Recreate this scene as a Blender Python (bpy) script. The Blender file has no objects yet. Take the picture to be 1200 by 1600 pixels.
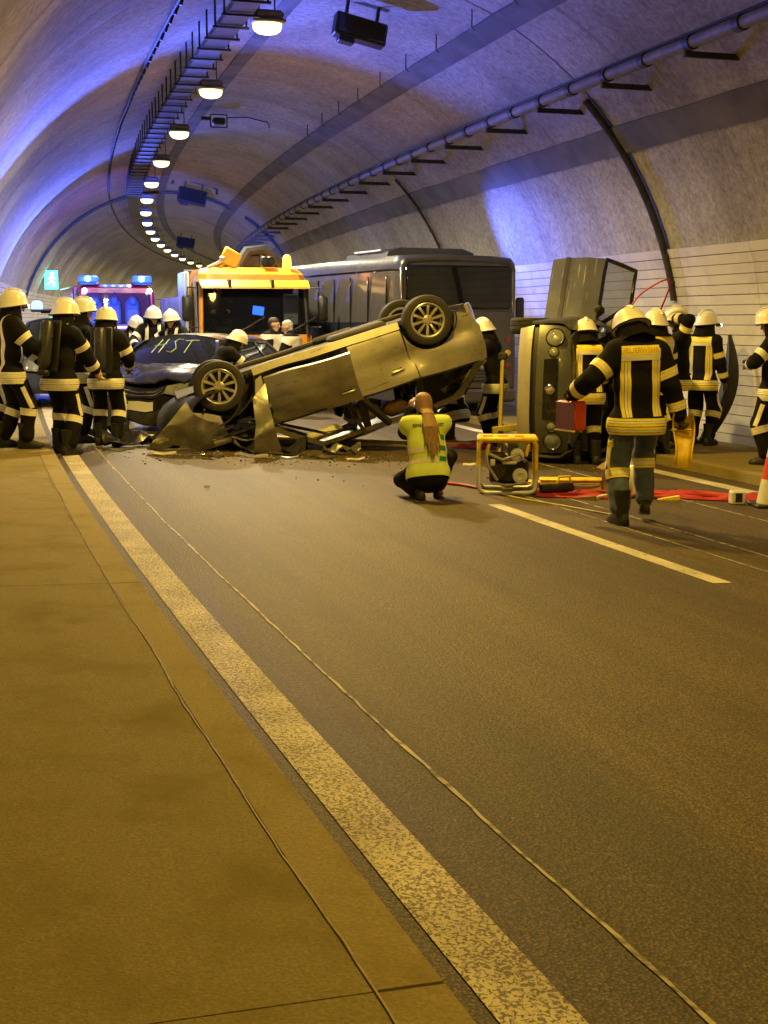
import bpy, bmesh, math, random
import numpy as np
from mathutils import Vector, Matrix, noise
from mathutils.geometry import delaunay_2d_cdt
from mathutils.bvhtree import BVHTree

random.seed(7)
SC = bpy.context.scene
COL = SC.collection
PI = math.pi
R_ = math.radians

# ------------------------------------------------------------------ camera, world, exposure
EYE = 1.58
cam_d = bpy.data.cameras.new('camera')
cam = bpy.data.objects.new('camera', cam_d); COL.objects.link(cam)
cam.location = (0, 0, EYE)
cam.rotation_euler = (PI / 2 - 0.147, 0, 0)
cam_d.sensor_fit = 'HORIZONTAL'; cam_d.sensor_width = 36.0
cam_d.lens = 2030.0 / 1200.0 * 36.0
cam_d.clip_start = 0.1; cam_d.clip_end = 900
SC.camera = cam

world = bpy.data.worlds.new('World'); SC.world = world; world.use_nodes = True
wbg = world.node_tree.nodes['Background']
wbg.inputs[0].default_value = (0.02, 0.03, 0.06, 1); wbg.inputs[1].default_value = 0.05

SC.view_settings.view_transform = 'Standard'
SC.view_settings.look = 'None'
SC.view_settings.exposure = 2.2
SC.view_settings.gamma = 1.0
SC.view_settings.use_curve_mapping = False
SC.render.engine = 'CYCLES'
SC.cycles.use_denoising = True
SC.cycles.max_bounces = 6
SC.cycles.diffuse_bounces = 3
SC.cycles.glossy_bounces = 3
SC.cycles.transmission_bounces = 6
SC.cycles.transparent_max_bounces = 8
SC.cycles.sample_clamp_indirect = 4.0
SC.cycles.caustics_reflective = False
SC.cycles.caustics_refractive = False

# light levels
WARM = (1.0, 0.625, 0.08)        # near sodium lamps
PALE = (1.0, 0.86, 0.56)        # lamps deeper in the tunnel
LAMP_W = 400.0
BLUE = (0.08, 0.13, 1.0)

# ------------------------------------------------------------------ tunnel coordinates
# s runs along the tunnel (curving right), lat across it from the left wall, road falls to the right
T0, RAD, FALL = -0.341, 345.0, 0.0346
CX, CY = RAD * math.cos(T0), -RAD * math.sin(T0)
def W(s, lat, z=0.0):
    ph = T0 + s / RAD
    return Vector((CX + (lat - RAD) * math.cos(ph), CY - (lat - RAD) * math.sin(ph), z))
def inv(x, y):
    dx, dy = x - CX, y - CY
    lat = RAD - math.hypot(dx, dy)
    return (math.atan2(dy, -dx) - T0) * RAD, lat
def gz(lat): return -FALL * lat
def ground_z(x, y):
    s, lat = inv(x, y)
    z = gz(lat)
    if lat < 1.1: z += 0.07
    if lat > 8.75: z += 0.12
    return z
def heading(s):                      # rotation about z that turns +Y along the tunnel
    return -(T0 + s / RAD)
VA, VZ, VR = 5.4, 0.8, 5.83           # vault axis, centre height, radius
def vault(s, a, dr=0.0):             # a = angle from the right springing over the crown
    return W(s, VA + (VR + dr) * math.cos(a), VZ + (VR + dr) * math.sin(a))

# ------------------------------------------------------------------ object helpers
def props(o, label=None, cat=None, group=None, kind=None):
    if label: o['label'] = label
    if cat: o['category'] = cat
    if group: o['group'] = group
    if kind: o['kind'] = kind
    return o
def empty(name, loc=(0, 0, 0), rz=0.0, label=None, cat=None, group=None, parent=None):
    o = bpy.data.objects.new(name, None); COL.objects.link(o)
    o.empty_display_size = 0.1
    o.location = loc; o.rotation_euler = (0, 0, rz)
    if parent: o.parent = parent
    return props(o, label, cat, group)

def frame(d, up=(0, 0, 1)):
    d = Vector(d).normalized(); u = Vector(up)
    if abs(d.dot(u)) > 0.98: u = Vector((0, 1, 0))
    x = d.cross(u).normalized(); y = x.cross(d).normalized()
    return x, y, d

class MB:
    def __init__(s): s.v = []; s.f = []; s.m = []; s.uv = None
    def add(s, vs, fs, mi=0, M=None):
        b = len(s.v)
        for p in vs:
            p = Vector(p)
            s.v.append(M @ p if M is not None else p)
        for f in fs:
            s.f.append([b + i for i in f]); s.m.append(mi)
        return s
    def box(s, c, size, mi=0, rot=None, bev=0.0):
        hx, hy, hz = size[0] / 2, size[1] / 2, size[2] / 2
        M = Matrix.Translation(c)
        if rot is not None: M = M @ (rot if isinstance(rot, Matrix) else Matrix.Rotation(rot, 4, 'Z'))
        if bev <= 0:
            vs = [(x, y, z) for z in (-hz, hz) for y in (-hy, hy) for x in (-hx, hx)]
            fs = [(0, 2, 3, 1), (4, 5, 7, 6), (0, 1, 5, 4), (2, 6, 7, 3), (0, 4, 6, 2), (1, 3, 7, 5)]
            return s.add(vs, fs, mi, M)
        b = min(bev, hx * .95, hy * .95, hz * .95)
        vs = []; idx = {}
        for sx in (-1, 1):
            for sy in (-1, 1):
                for sz in (-1, 1):
                    for k in range(3):
                        p = [sx * (hx - b), sy * (hy - b), sz * (hz - b)]
                        p[k] = (sx * hx, sy * hy, sz * hz)[k]
                        idx[(sx, sy, sz, k)] = len(vs); vs.append(p)
        fs = []
        I = idx
        for k in range(3):
            a, c2 = (k + 1) % 3, (k + 2) % 3
            for sg in (-1, 1):
                q = []
                for (u, w) in ((-1, -1), (1, -1), (1, 1), (-1, 1)):
                    t = [0, 0, 0]; t[k] = sg; t[a] = u; t[c2] = w
                    q.append(I[(t[0], t[1], t[2], k)])
                fs.append(q if sg > 0 else q[::-1])
        for k in range(3):
            a, c2 = (k + 1) % 3, (k + 2) % 3
            for u in (-1, 1):
                for w in (-1, 1):
                    t0 = [0, 0, 0]; t0[a] = u; t0[c2] = w
                    t1 = list(t0); t0[k] = -1; t1[k] = 1
                    q = [I[(*t0, a)], I[(*t1, a)], I[(*t1, c2)], I[(*t0, c2)]]
                    fs.append(q if u * w < 0 else q[::-1])
        for sx in (-1, 1):
            for sy in (-1, 1):
                for sz in (-1, 1):
                    q = [I[(sx, sy, sz, k)] for k in range(3)]
                    fs.append(q if sx * sy * sz > 0 else q[::-1])
        return s.add(vs, fs, mi, M)
    def rings(s, rings, mi=0, closed=True, caps=True, M=None):
        n = len(rings[0]); vs = [p for r in rings for p in r]; fs = []
        for i in range(len(rings) - 1):
            for j in range(n if closed else n - 1):
                k = (j + 1) % n
                fs.append((i * n + j, i * n + k, (i + 1) * n + k, (i + 1) * n + j))
        if caps and closed:
            fs.append(list(range(n))[::-1]); fs.append([(len(rings) - 1) * n + j for j in range(n)])
        return s.add(vs, fs, mi, M)
    def tube(s, pts, r, n=8, mi=0, caps=True, ell=None):
        pts = [Vector(p) for p in pts]; rs = r if isinstance(r, (list, tuple)) else [r] * len(pts)
        rings = []; X = None
        for i, p in enumerate(pts):
            d = (pts[min(i + 1, len(pts) - 1)] - pts[max(i - 1, 0)])
            if d.length < 1e-9: d = Vector((0, 0, 1))
            d.normalize()
            if X is None: X = frame(d)[0]
            X = (X - d * X.dot(d))
            if X.length < 1e-6: X = frame(d)[0]
            X.normalize(); Y = d.cross(X)
            e = ell or (1, 1)
            rings.append([p + X * (math.cos(2 * PI * k / n) * rs[i] * e[0]) + Y * (math.sin(2 * PI * k / n) * rs[i] * e[1]) for k in range(n)])
        return s.rings(rings, mi, True, caps)
    def lathe(s, prof, n=24, mi=0, M=None, caps=False):
        rings = [[(r * math.cos(2 * PI * k / n), r * math.sin(2 * PI * k / n), z) for k in range(n)] for r, z in prof]
        return s.rings(rings, mi, True, caps, M)
    def prism(s, poly, axis, a, b, mi=0, M=None):     # polygon in the two other axes, extruded a..b
        n = len(poly); vs = []
        for t in (a, b):
            for p in poly:
                q = list(p); q.insert(axis, t); vs.append(q)
        fs = [list(range(n))[::-1], [n + i for i in range(n)]]
        for i in range(n):
            j = (i + 1) % n; fs.append((i, j, n + j, n + i))
        return s.add(vs, fs, mi, M)
    def mesh(s, name, mats, smooth=None, fix=True):
        me = bpy.data.meshes.new(name)
        me.from_pydata([tuple(v) for v in s.v], [], s.f)
        for m in (mats if isinstance(mats, (list, tuple)) else [mats]): me.materials.append(m)
        me.polygons.foreach_set('material_index', s.m)
        if fix:
            bm = bmesh.new(); bm.from_mesh(me)
            bmesh.ops.recalc_face_normals(bm, faces=bm.faces); bm.to_mesh(me); bm.free()
        if smooth is not None:
            me.polygons.foreach_set('use_smooth', [True] * len(me.polygons))
            me.set_sharp_from_angle(angle=R_(smooth))
        me.update()
        return me
    def build(s, name, mats, parent=None, smooth=None, fix=True, loc=None, M=None):
        o = bpy.data.objects.new(name, s.mesh(name, mats, smooth, fix)); COL.objects.link(o)
        if parent: o.parent = parent
        if loc is not None: o.location = loc
        if M is not None: o.matrix_local = M
        return o
def link_mesh(name, me, parent=None, loc=None, rot=None, M=None):
    o = bpy.data.objects.new(name, me); COL.objects.link(o)
    if parent: o.parent = parent
    if loc is not None: o.location = loc
    if rot is not None: o.rotation_euler = rot
    if M is not None: o.matrix_local = M
    return o
def kids(o): return [c for c in bpy.data.objects if c.parent == o]
def copy_tree(o, parent=None):
    c = o.copy(); COL.objects.link(c)
    if parent: c.parent = parent
    for k in list(o.children): copy_tree(k, c)
    return c
def text_mesh(txt, size, depth=0.002, bold=0.0):
    cu = bpy.data.curves.new('lettering', 'FONT'); cu.body = txt; cu.size = size; cu.extrude = depth
    cu.align_x = 'CENTER'; cu.align_y = 'CENTER'; cu.offset = bold; cu.resolution_u = 3
    o = bpy.data.objects.new('lettering', cu); COL.objects.link(o)
    bpy.context.view_layer.update()
    me = bpy.data.meshes.new_from_object(o.evaluated_get(bpy.context.evaluated_depsgraph_get()))
    bpy.data.objects.remove(o); bpy.data.curves.remove(cu)
    return me

# ------------------------------------------------------------------ materials
def nodes_of(name):
    m = bpy.data.materials.new(name); m.use_nodes = True
    nt = m.node_tree; b = nt.nodes['Principled BSDF']
    return m, nt, b
def mat(name, col, rough=0.6, metal=0.0, var=0.15, scale=8.0, bump=0.0, bscale=60.0, coat=0.0, spec=0.5, scratch=None, dirt=None, dscale=3.0, stretch=None):
    m, nt, b = nodes_of(name)
    b.inputs['Roughness'].default_value = rough; b.inputs['Metallic'].default_value = metal
    b.inputs['Coat Weight'].default_value = coat; b.inputs['Coat Roughness'].default_value = 0.08
    b.inputs['Specular IOR Level'].default_value = spec
    N = nt.nodes.new; L = nt.links.new
    tc = N('ShaderNodeTexCoord'); vec = tc.outputs['Object']
    if stretch:
        mp = N('ShaderNodeMapping'); mp.inputs['Scale'].default_value = stretch; L(vec, mp.inputs['Vector']); vec = mp.outputs[0]
    if var > 0:
        n = N('ShaderNodeTexNoise'); n.inputs['Scale'].default_value = scale; n.inputs['Detail'].default_value = 5
        L(vec, n.inputs['Vector'])
        r = N('ShaderNodeValToRGB'); r.color_ramp.elements[0].position = 0.3; r.color_ramp.elements[1].position = 0.7
        r.color_ramp.elements[0].color = [c * (1 - var) for c in col] + [1]
        r.color_ramp.elements[1].color = [min(1, c * (1 + var)) for c in col] + [1]
        L(n.outputs['Fac'], r.inputs[0]); out = r.outputs[0]
        if dirt:
            n2 = N('ShaderNodeTexNoise'); n2.inputs['Scale'].default_value = dscale; n2.inputs['Detail'].default_value = 8; n2.inputs['Roughness'].default_value = 0.7
            L(vec, n2.inputs['Vector'])
            r2 = N('ShaderNodeValToRGB'); r2.color_ramp.elements[0].position = 0.48; r2.color_ramp.elements[1].position = 0.72
            mx = N('ShaderNodeMix'); mx.data_type = 'RGBA'
            L(n2.outputs['Fac'], r2.inputs[0]); L(r2.outputs[0], mx.inputs[0]); L(out, mx.inputs[6])
            mx.inputs[7].default_value = (*dirt, 1); out = mx.outputs[2]
            rr = N('ShaderNodeMapRange'); rr.inputs[3].default_value = rough; rr.inputs[4].default_value = min(1, rough + 0.3)
            L(r2.outputs[0], rr.inputs[0]); L(rr.outputs[0], b.inputs['Roughness'])
        if scratch:
            mp2 = N('ShaderNodeMapping'); mp2.inputs['Scale'].default_value = (1.6, 30, 30); mp2.inputs['Rotation'].default_value = (0.1, 0.25, 0.1); L(tc.outputs['Object'], mp2.inputs['Vector'])
            n4 = N('ShaderNodeTexNoise'); n4.inputs['Scale'].default_value = 1.6; n4.inputs['Detail'].default_value = 3; L(mp2.outputs[0], n4.inputs['Vector'])
            r4 = N('ShaderNodeValToRGB'); r4.color_ramp.elements[0].position = 0.66; r4.color_ramp.elements[1].position = 0.70; L(n4.outputs['Fac'], r4.inputs[0])
            m4 = N('ShaderNodeMix'); m4.data_type = 'RGBA'; L(r4.outputs[0], m4.inputs[0]); L(out, m4.inputs[6]); m4.inputs[7].default_value = (*scratch, 1); out = m4.outputs[2]
        L(out, b.inputs['Base Color'])
    else:
        b.inputs['Base Color'].default_value = (*col, 1)
    if bump > 0:
        n3 = N('ShaderNodeTexNoise'); n3.inputs['Scale'].default_value = bscale; n3.inputs['Detail'].default_value = 4
        L(vec, n3.inputs['Vector'])
        bp = N('ShaderNodeBump'); bp.inputs['Strength'].default_value = bump; bp.inputs['Distance'].default_value = 0.01
        L(n3.outputs['Fac'], bp.inputs['Height']); L(bp.outputs[0], b.inputs['Normal'])
    return m
def emit(name, col, strength, base=(0.8, 0.8, 0.8)):
    m, nt, b = nodes_of(name)
    b.inputs['Base Color'].default_value = (*base, 1)
    b.inputs['Emission Color'].default_value = (*col, 1); b.inputs['Emission Strength'].default_value = strength
    return m
def glass(name, col, alpha_mix, rough=0.03):
    m, nt, b = nodes_of(name)
    b.inputs['Base Color'].default_value = (*col, 1); b.inputs['Roughness'].default_value = rough
    tr = nt.nodes.new('ShaderNodeBsdfTransparent'); tr.inputs[0].default_value = (0.75, 0.78, 0.78, 1)
    mx = nt.nodes.new('ShaderNodeMixShader'); mx.inputs[0].default_value = alpha_mix
    out = nt.nodes['Material Output']
    nt.links.new(tr.outputs[0], mx.inputs[1]); nt.links.new(b.outputs[0], mx.inputs[2]); nt.links.new(mx.outputs[0], out.inputs[0])
    return m

def concrete_lining():
    m, nt, b = nodes_of('shotcrete lining'); N = nt.nodes.new; L = nt.links.new
    uv = N('ShaderNodeUVMap')
    def noise_(scl, detail, rough=0.55, dist=0.0):
        mp = N('ShaderNodeMapping'); mp.inputs['Scale'].default_value = scl; L(uv.outputs[0], mp.inputs[0])
        n = N('ShaderNodeTexNoise'); n.inputs['Scale'].default_value = 1; n.inputs['Detail'].default_value = detail
        n.inputs['Roughness'].default_value = rough; n.inputs['Distortion'].default_value = dist; L(mp.outputs[0], n.inputs['Vector'])
        return n.outputs['Fac']
    def ramp(f, a, ca, c, cb):
        r = N('ShaderNodeValToRGB'); r.color_ramp.elements[0].position = a; r.color_ramp.elements[1].position = c
        r.color_ramp.elements[0].color = ca; r.color_ramp.elements[1].color = cb; L(f, r.inputs[0]); return r.outputs[0]
    def mul(a, c, f=1.0):
        x = N('ShaderNodeMix'); x.data_type = 'RGBA'; x.blend_type = 'MULTIPLY'; x.inputs[0].default_value = f
        L(a, x.inputs[6]); L(c, x.inputs[7]); return x.outputs[2]
    base = ramp(noise_((0.45, 0.6, 1), 7, 0.65), 0.3, (0.36, 0.335, 0.275, 1), 0.68, (0.60, 0.565, 0.475, 1))
    streak = ramp(noise_((1.3, 0.16, 1), 6, 0.7, 0.25), 0.36, (0.60, 0.58, 0.55, 1), 0.58, (1, 1, 1, 1))      # shuttering and seepage streaks round the vault
    fine = ramp(noise_((9, 8, 1), 9, 0.85), 0.36, (0.42, 0.41, 0.40, 1), 0.60, (1, 1, 1, 1))
    lines = ramp(noise_((3.1, 0.04, 1), 2, 0.4), 0.27, (0.35, 0.34, 0.33, 1), 0.33, (1, 1, 1, 1))
    c = mul(mul(mul(base, streak, 0.5), fine, 1.0), lines, 0.55)
    L(c, b.inputs['Base Color']); b.inputs['Roughness'].default_value = 0.8
    hb = N('ShaderNodeMath'); hb.operation = 'ADD'
    L(noise_((6, 3, 1), 8, 0.7), hb.inputs[0]); L(noise_((1.5, 0.2, 1), 3), hb.inputs[1])
    bp = N('ShaderNodeBump'); bp.inputs['Strength'].default_value = 0.8; bp.inputs['Distance'].default_value = 0.05
    L(hb.outputs[0], bp.inputs['Height']); L(bp.outputs[0], b.inputs['Normal'])
    return m

def asphalt():
    m, nt, b = nodes_of('asphalt'); N = nt.nodes.new; L = nt.links.new
    uv = N('ShaderNodeUVMap')
    def noise_(scl, detail, rough=0.55):
        mp = N('ShaderNodeMapping'); mp.inputs['Scale'].default_value = scl; L(uv.outputs[0], mp.inputs[0])
        n = N('ShaderNodeTexNoise'); n.inputs['Scale'].default_value = 1; n.inputs['Detail'].default_value = detail; n.inputs['Roughness'].default_value = rough
        L(mp.outputs[0], n.inputs['Vector']); return n.outputs['Fac']
    def ramp(f, a, ca, c, cb):
        r = N('ShaderNodeValToRGB'); r.color_ramp.elements[0].position = a; r.color_ramp.elements[1].position = c
        r.color_ramp.elements[0].color = ca; r.color_ramp.elements[1].color = cb; L(f, r.inputs[0]); return r.outputs[0]
    def mul(a, c):
        x = N('ShaderNodeMix'); x.data_type = 'RGBA'; x.blend_type = 'MULTIPLY'; x.inputs[0].default_value = 1
        L(a, x.inputs[6]); L(c, x.inputs[7]); return x.outputs[2]
    big = ramp(noise_((0.3, 0.9, 1), 5), 0.3, (0.098, 0.072, 0.036, 1), 0.7, (0.162, 0.121, 0.062, 1))
    v = N('ShaderNodeTexVoronoi'); v.inputs['Scale'].default_value = 95; L(uv.outputs[0], v.inputs['Vector'])
    grain = ramp(v.outputs['Distance'], 0.12, (1.5, 1.42, 1.32, 1), 0.55, (0.36, 0.36, 0.36, 1))
    g2 = ramp(noise_((40, 40, 1), 4, 0.7), 0.35, (0.55, 0.55, 0.55, 1), 0.65, (1.3, 1.28, 1.25, 1))
    tr = ramp(noise_((0.05, 2.6, 1), 3), 0.35, (0.70, 0.70, 0.70, 1), 0.6, (1.12, 1.12, 1.12, 1))        # wheel tracks along the lanes
    stain = ramp(noise_((0.55, 1.1, 1), 7, 0.72), 0.30, (0.62, 0.61, 0.60, 1), 0.44, (1, 1, 1, 1))      # oil and damp stains
    L(mul(mul(mul(mul(big, grain), g2), tr), stain), b.inputs['Base Color'])
    b.inputs['Roughness'].default_value = 0.62
    bp = N('ShaderNodeBump'); bp.inputs['Strength'].default_value = 0.55; bp.inputs['Distance'].default_value = 0.006; bp.invert = True
    ad = N('ShaderNodeMath'); ad.operation = 'ADD'; L(v.outputs['Distance'], ad.inputs[0]); L(noise_((60, 60, 1), 3), ad.inputs[1])
    L(ad.outputs[0], bp.inputs['Height']); L(bp.outputs[0], b.inputs['Normal'])
    return m

def road_paint(name, thr, col=(0.62, 0.60, 0.55), grit=55.0):
    m, nt, b = nodes_of(name); N = nt.nodes.new; L = nt.links.new
    uv = N('ShaderNodeUVMap')
    n = N('ShaderNodeTexNoise'); n.inputs['Scale'].default_value = grit; n.inputs['Detail'].default_value = 3; n.inputs['Distortion'].default_value = 0.9
    L(uv.outputs[0], n.inputs['Vector'])
    r = N('ShaderNodeValToRGB'); r.color_ramp.elements[0].position = thr; r.color_ramp.elements[1].position = thr + 0.10
    r.color_ramp.elements[0].color = (0.17, 0.14, 0.09, 1); r.color_ramp.elements[1].color = (*col, 1)
    nw = N('ShaderNodeTexNoise'); nw.inputs['Scale'].default_value = 3.2; nw.inputs['Detail'].default_value = 5; L(uv.outputs[0], nw.inputs['Vector'])
    wm = N('ShaderNodeMath'); wm.operation = 'MULTIPLY_ADD'; wm.inputs[1].default_value = 0.16; L(nw.outputs['Fac'], wm.inputs[0]); L(n.outputs['Fac'], wm.inputs[2])
    wo = N('ShaderNodeMath'); wo.operation = 'SUBTRACT'; wo.inputs[1].default_value = 0.08; L(wm.outputs[0], wo.inputs[0]); L(wo.outputs[0], r.inputs[0])      # wear comes and goes along the line
    n2 = N('ShaderNodeTexNoise'); n2.inputs['Scale'].default_value = 2.5; n2.inputs['Detail'].default_value = 6; L(uv.outputs[0], n2.inputs['Vector'])
    r2 = N('ShaderNodeValToRGB'); r2.color_ramp.elements[0].position = 0.3; r2.color_ramp.elements[1].position = 0.7
    r2.color_ramp.elements[0].color = (0.6, 0.58, 0.55, 1); r2.color_ramp.elements[1].color = (1, 1, 1, 1); L(n2.outputs['Fac'], r2.inputs[0])
    x = N('ShaderNodeMix'); x.data_type = 'RGBA'; x.blend_type = 'MULTIPLY'; x.inputs[0].default_value = 1
    L(r.outputs[0], x.inputs[6]); L(r2.outputs[0], x.inputs[7]); L(x.outputs[2], b.inputs['Base Color'])
    bp = N('ShaderNodeBump'); bp.inputs['Strength'].default_value = 0.9; bp.inputs['Distance'].default_value = 0.008
    L(r.outputs[0], bp.inputs['Height']); L(bp.outputs[0], b.inputs['Normal']); b.inputs['Roughness'].default_value = 0.6
    return m

M = {}
M['lining'] = concrete_lining()
M['asphalt'] = asphalt()
M['line'] = road_paint('structured edge line paint', 0.405, (0.66, 0.60, 0.44), 75.0)
M['dash'] = road_paint('lane line paint', 0.30, (0.66, 0.63, 0.58), 30)
M['seam_pale'] = road_paint('pale joint mortar', 0.38, (0.30, 0.245, 0.11), 12)
M['sealant'] = road_paint('worn seam sealant', 0.40, (0.52, 0.48, 0.40), 9)
M['slab'] = mat('walkway concrete', (0.205, 0.165, 0.050), 0.8, var=0.24, scale=90, bump=0.4, bscale=110, dirt=(0.160, 0.127, 0.042), dscale=2.0)
M['kerb'] = mat('kerb concrete', (0.255, 0.205, 0.075), 0.8, var=0.22, scale=80, bump=0.4, bscale=100, dirt=(0.19, 0.15, 0.055), dscale=2.2)
M['soot_shade'] = mat('sooty shaded concrete', (0.13, 0.125, 0.12), 0.85, var=0.35, scale=1.5, bump=0.4, bscale=20)
M['tile'] = mat('pale wall panel', (0.60, 0.57, 0.50), 0.35, var=0.07, scale=1.5, dirt=(0.40, 0.37, 0.31), dscale=0.9)
M['tile_b'] = mat('pale wall panel aged', (0.53, 0.50, 0.43), 0.4, var=0.08, scale=1.5, dirt=(0.36, 0.33, 0.27), dscale=0.9)
M['joint'] = mat('wall joint', (0.20, 0.185, 0.15), 0.9, var=0.2)
M['steel'] = mat('dull steel', (0.20, 0.185, 0.165), 0.65, 0.3, var=0.2, scale=6)
M['dark_steel'] = mat('dark steel', (0.05, 0.048, 0.045), 0.55, 0.4, var=0.3, scale=6)
M['black'] = mat('black plastic', (0.018, 0.018, 0.018), 0.5, var=0.3, scale=10)
M['gloss_black'] = mat('gloss black', (0.012, 0.012, 0.014), 0.15, var=0.1, coat=0.5)
M['rubber'] = mat('rubber', (0.020, 0.019, 0.018), 0.75, var=0.35, scale=25, bump=0.15, bscale=120)
M['cable'] = mat('cable', (0.02, 0.02, 0.022), 0.6, var=0.2)
M['lens'] = emit('lit lamp lens', (1.0, 0.90, 0.30), 0.85)
M['lens_warm'] = emit('lit sodium lens', (1.0, 0.85, 0.24), 0.95)
M['blue_on'] = emit('lit blue beacon', (0.05, 0.16, 1.0), 3.0, (0.1, 0.2, 0.8))
M['blue_dim'] = emit('blue beacon lens', (0.02, 0.10, 1.0), 0.45, (0.02, 0.06, 0.5))
M['white_on'] = emit('lit white lamp', (0.85, 0.92, 1.0), 9.0)
# ================================================================== THE TUNNEL
S0, S1 = -14.0, 190.0
def strip(name, la, lb, zoff, m, s0=S0, s1=S1, step=0.5, parent=None, kind='structure', nlat=1, zf=gz, thick=0):
    mb = MB(); uvs = []
    n = max(2, int((s1 - s0) / step) + 1); k = nlat + 1
    vs = []
    for i in range(n):
        s = s0 + (s1 - s0) * i / (n - 1)
        for j in range(k):
            l = la + (lb - la) * j / nlat
            vs.append(W(s, l, zf(l) + zoff)); uvs.append((s, l))
    fs = [(i * k + j, i * k + j + 1, (i + 1) * k + j + 1, (i + 1) * k + j) for i in range(n - 1) for j in range(nlat)]
    mb.add(vs, fs)
    me = mb.mesh(name, m, fix=False)
    lay = me.uv_layers.new(name='UVMap')
    for lp in me.loops: lay.data[lp.index].uv = uvs[lp.vertex_index]
    o = bpy.data.objects.new(name, me); COL.objects.link(o)
    if parent: o.parent = parent
    elif kind: o['kind'] = kind
    return o

strip('ground', -30, 45, -0.35, M['slab'], -30, 260, 5)
strip('road', 1.02, 8.85, 0.0, M['asphalt'], nlat=8)
strip('edge_line', 1.185, 1.385, 0.004, M['line'])
strip('edge_line', 8.14, 8.38, 0.004, M['dash'])
for s in (7.4, 19.4, 31.4, 43.4, 55.4):
    strip('lane_marking', 4.845, 4.995, 0.004, M['dash'], s, s + 4, 0.4)
# resurfacing seams: thin pale sealed joints that wander a little
def seam(name, lat, w, s0, s1, seed, up=0.004, m=None):
    mb = MB(); uvs = []; vs = []; n = int((s1 - s0) / 0.06)
    for i in range(n + 1):
        s = s0 + (s1 - s0) * i / n
        o = 0.018 * noise.noise((s * 0.9, seed, 0)) + 0.006 * noise.noise((s * 7, seed, 3))
        ww = w * (0.55 + 0.75 * abs(noise.noise((s * 2.3, seed, 7))))
        for l in (lat + o - ww / 2, lat + o + ww / 2):
            vs.append(W(s, l, gz(l) + up)); uvs.append((s, l))
    mb.add(vs, [(2 * i, 2 * i + 1, 2 * i + 3, 2 * i + 2) for i in range(n)])
    me = mb.mesh(name, m or M['sealant'], fix=False); lay = me.uv_layers.new(name='UVMap')
    for lp in me.loops: lay.data[lp.index].uv = uvs[lp.vertex_index]
    o = bpy.data.objects.new(name, me); COL.objects.link(o); o['kind'] = 'structure'
seam('road_seam', 1.665, 0.020, 2.0, 60, 1)
seam('walkway_seam', 0.908, 0.009, 1.5, 16, 9, 0.0745, M['seam_pale'])
seam('road_seam', 5.50, 0.035, 6.0, 12.2, 2)
seam('road_seam', 5.90, 0.05, 6.0, 13.0, 3)
seam('road_seam', 7.08, 0.05, 9.0, 16.0, 4)

# left walkway: concrete slabs and kerb stones in 5 m bays on a bed
def walkway(la, lk, le, bays, s_first, dz):
    bed = strip('walkway', la, le, dz - 0.03, M['joint'])
    def block(name, l0, l1, s0, s1, m):
        mb = MB(); rings = []
        n = max(1, int((s1 - s0) / 0.8))
        for i in range(n + 1):
            s = s0 + (s1 - s0) * i / n; b = 0.002
            e = b if i in (0, n) else 0.0
            rings.append([W(s, l0, gz(l0) + dz - 0.14), W(s, l0, gz(l0) + dz - b - e * .5), W(s, l0 + b, gz(l0) + dz - e * .5),
                          W(s, l1 - b, gz(l1) + dz - e * .5), W(s, l1, gz(l1) + dz - b - e * .5), W(s, l1, gz(l1) + dz - 0.14)])
        mb.rings(rings); mb.build(name, m, bed)
    lo, hi = min(la, lk), max(la, lk); k0, k1 = min(lk, le), max(lk, le)
    for i in range(bays):
        s = s_first + 5.0 * i
        block('slab', lo + 0.003, hi - 0.0005, s + 0.003, s + 4.997, M['slab'])
        block('kerb_stone', k0 + 0.0005, k1 - 0.004, s + 0.007, s + 4.993, M['kerb'])
    return bed
walkway(-0.45, 0.91, 1.09, 12, -12.33, 0.07)
walkway(11.05, 8.98, 8.76, 12, -10.4, 0.12)

# the vault: cast lining segments with open ring joints in front of a dark backing shell
vb = MB(); NA = 40
rg = []
for i in range(int((S1 - S0) / 3) + 1):
    s = S0 + 3 * i
    rg.append([W(s, VA + VR + .06, -0.75)] + [vault(s, PI * k / NA, 0.06) for k in range(NA + 1)] + [W(s, VA - VR - .06, -0.35)])
vb.rings(rg, closed=False, caps=False)
backing = vb.build('tunnel_vault', M['joint']); backing['kind'] = 'structure'
JOINT0, BAY = 19.16, 11.52
def lining_seg(s0, s1):
    mb = MB(); uvs = []; n = 12; na = 44; vs = []
    for i in range(n + 1):
        s = s0 + (s1 - s0) * i / n; e = 0.03 if i in (0, n) else 0
        for k in range(na + 1):
            a = -0.20 + (PI + 0.40) * k / na
            d = 0.012 * noise.noise((s * 0.5, k * 0.35, 2)) + e
            if a < 0: p = W(s, VA + VR + d, VZ + a * 7)
            elif a > PI: p = W(s, VA - VR - d, VZ - (a - PI) * 7)
            else: p = vault(s, a, d)
            vs.append(p); uvs.append((s, a * VR))
    m = na + 1
    mb.add(vs, [(i * m + k, (i + 1) * m + k, (i + 1) * m + k + 1, i * m + k + 1) for i in range(n) for k in range(na)])
    me = mb.mesh('lining_segment', M['lining'], smooth=30, fix=False); lay = me.uv_layers.new(name='UVMap')
    for lp in me.loops: lay.data[lp.index].uv = uvs[lp.vertex_index]
    o = bpy.data.objects.new('lining_segment', me); COL.objects.link(o); o.parent = backing
for i in range(-3, 15):
    lining_seg(JOINT0 + BAY * i + 0.018, JOINT0 + BAY * (i + 1) - 0.018)

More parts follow.
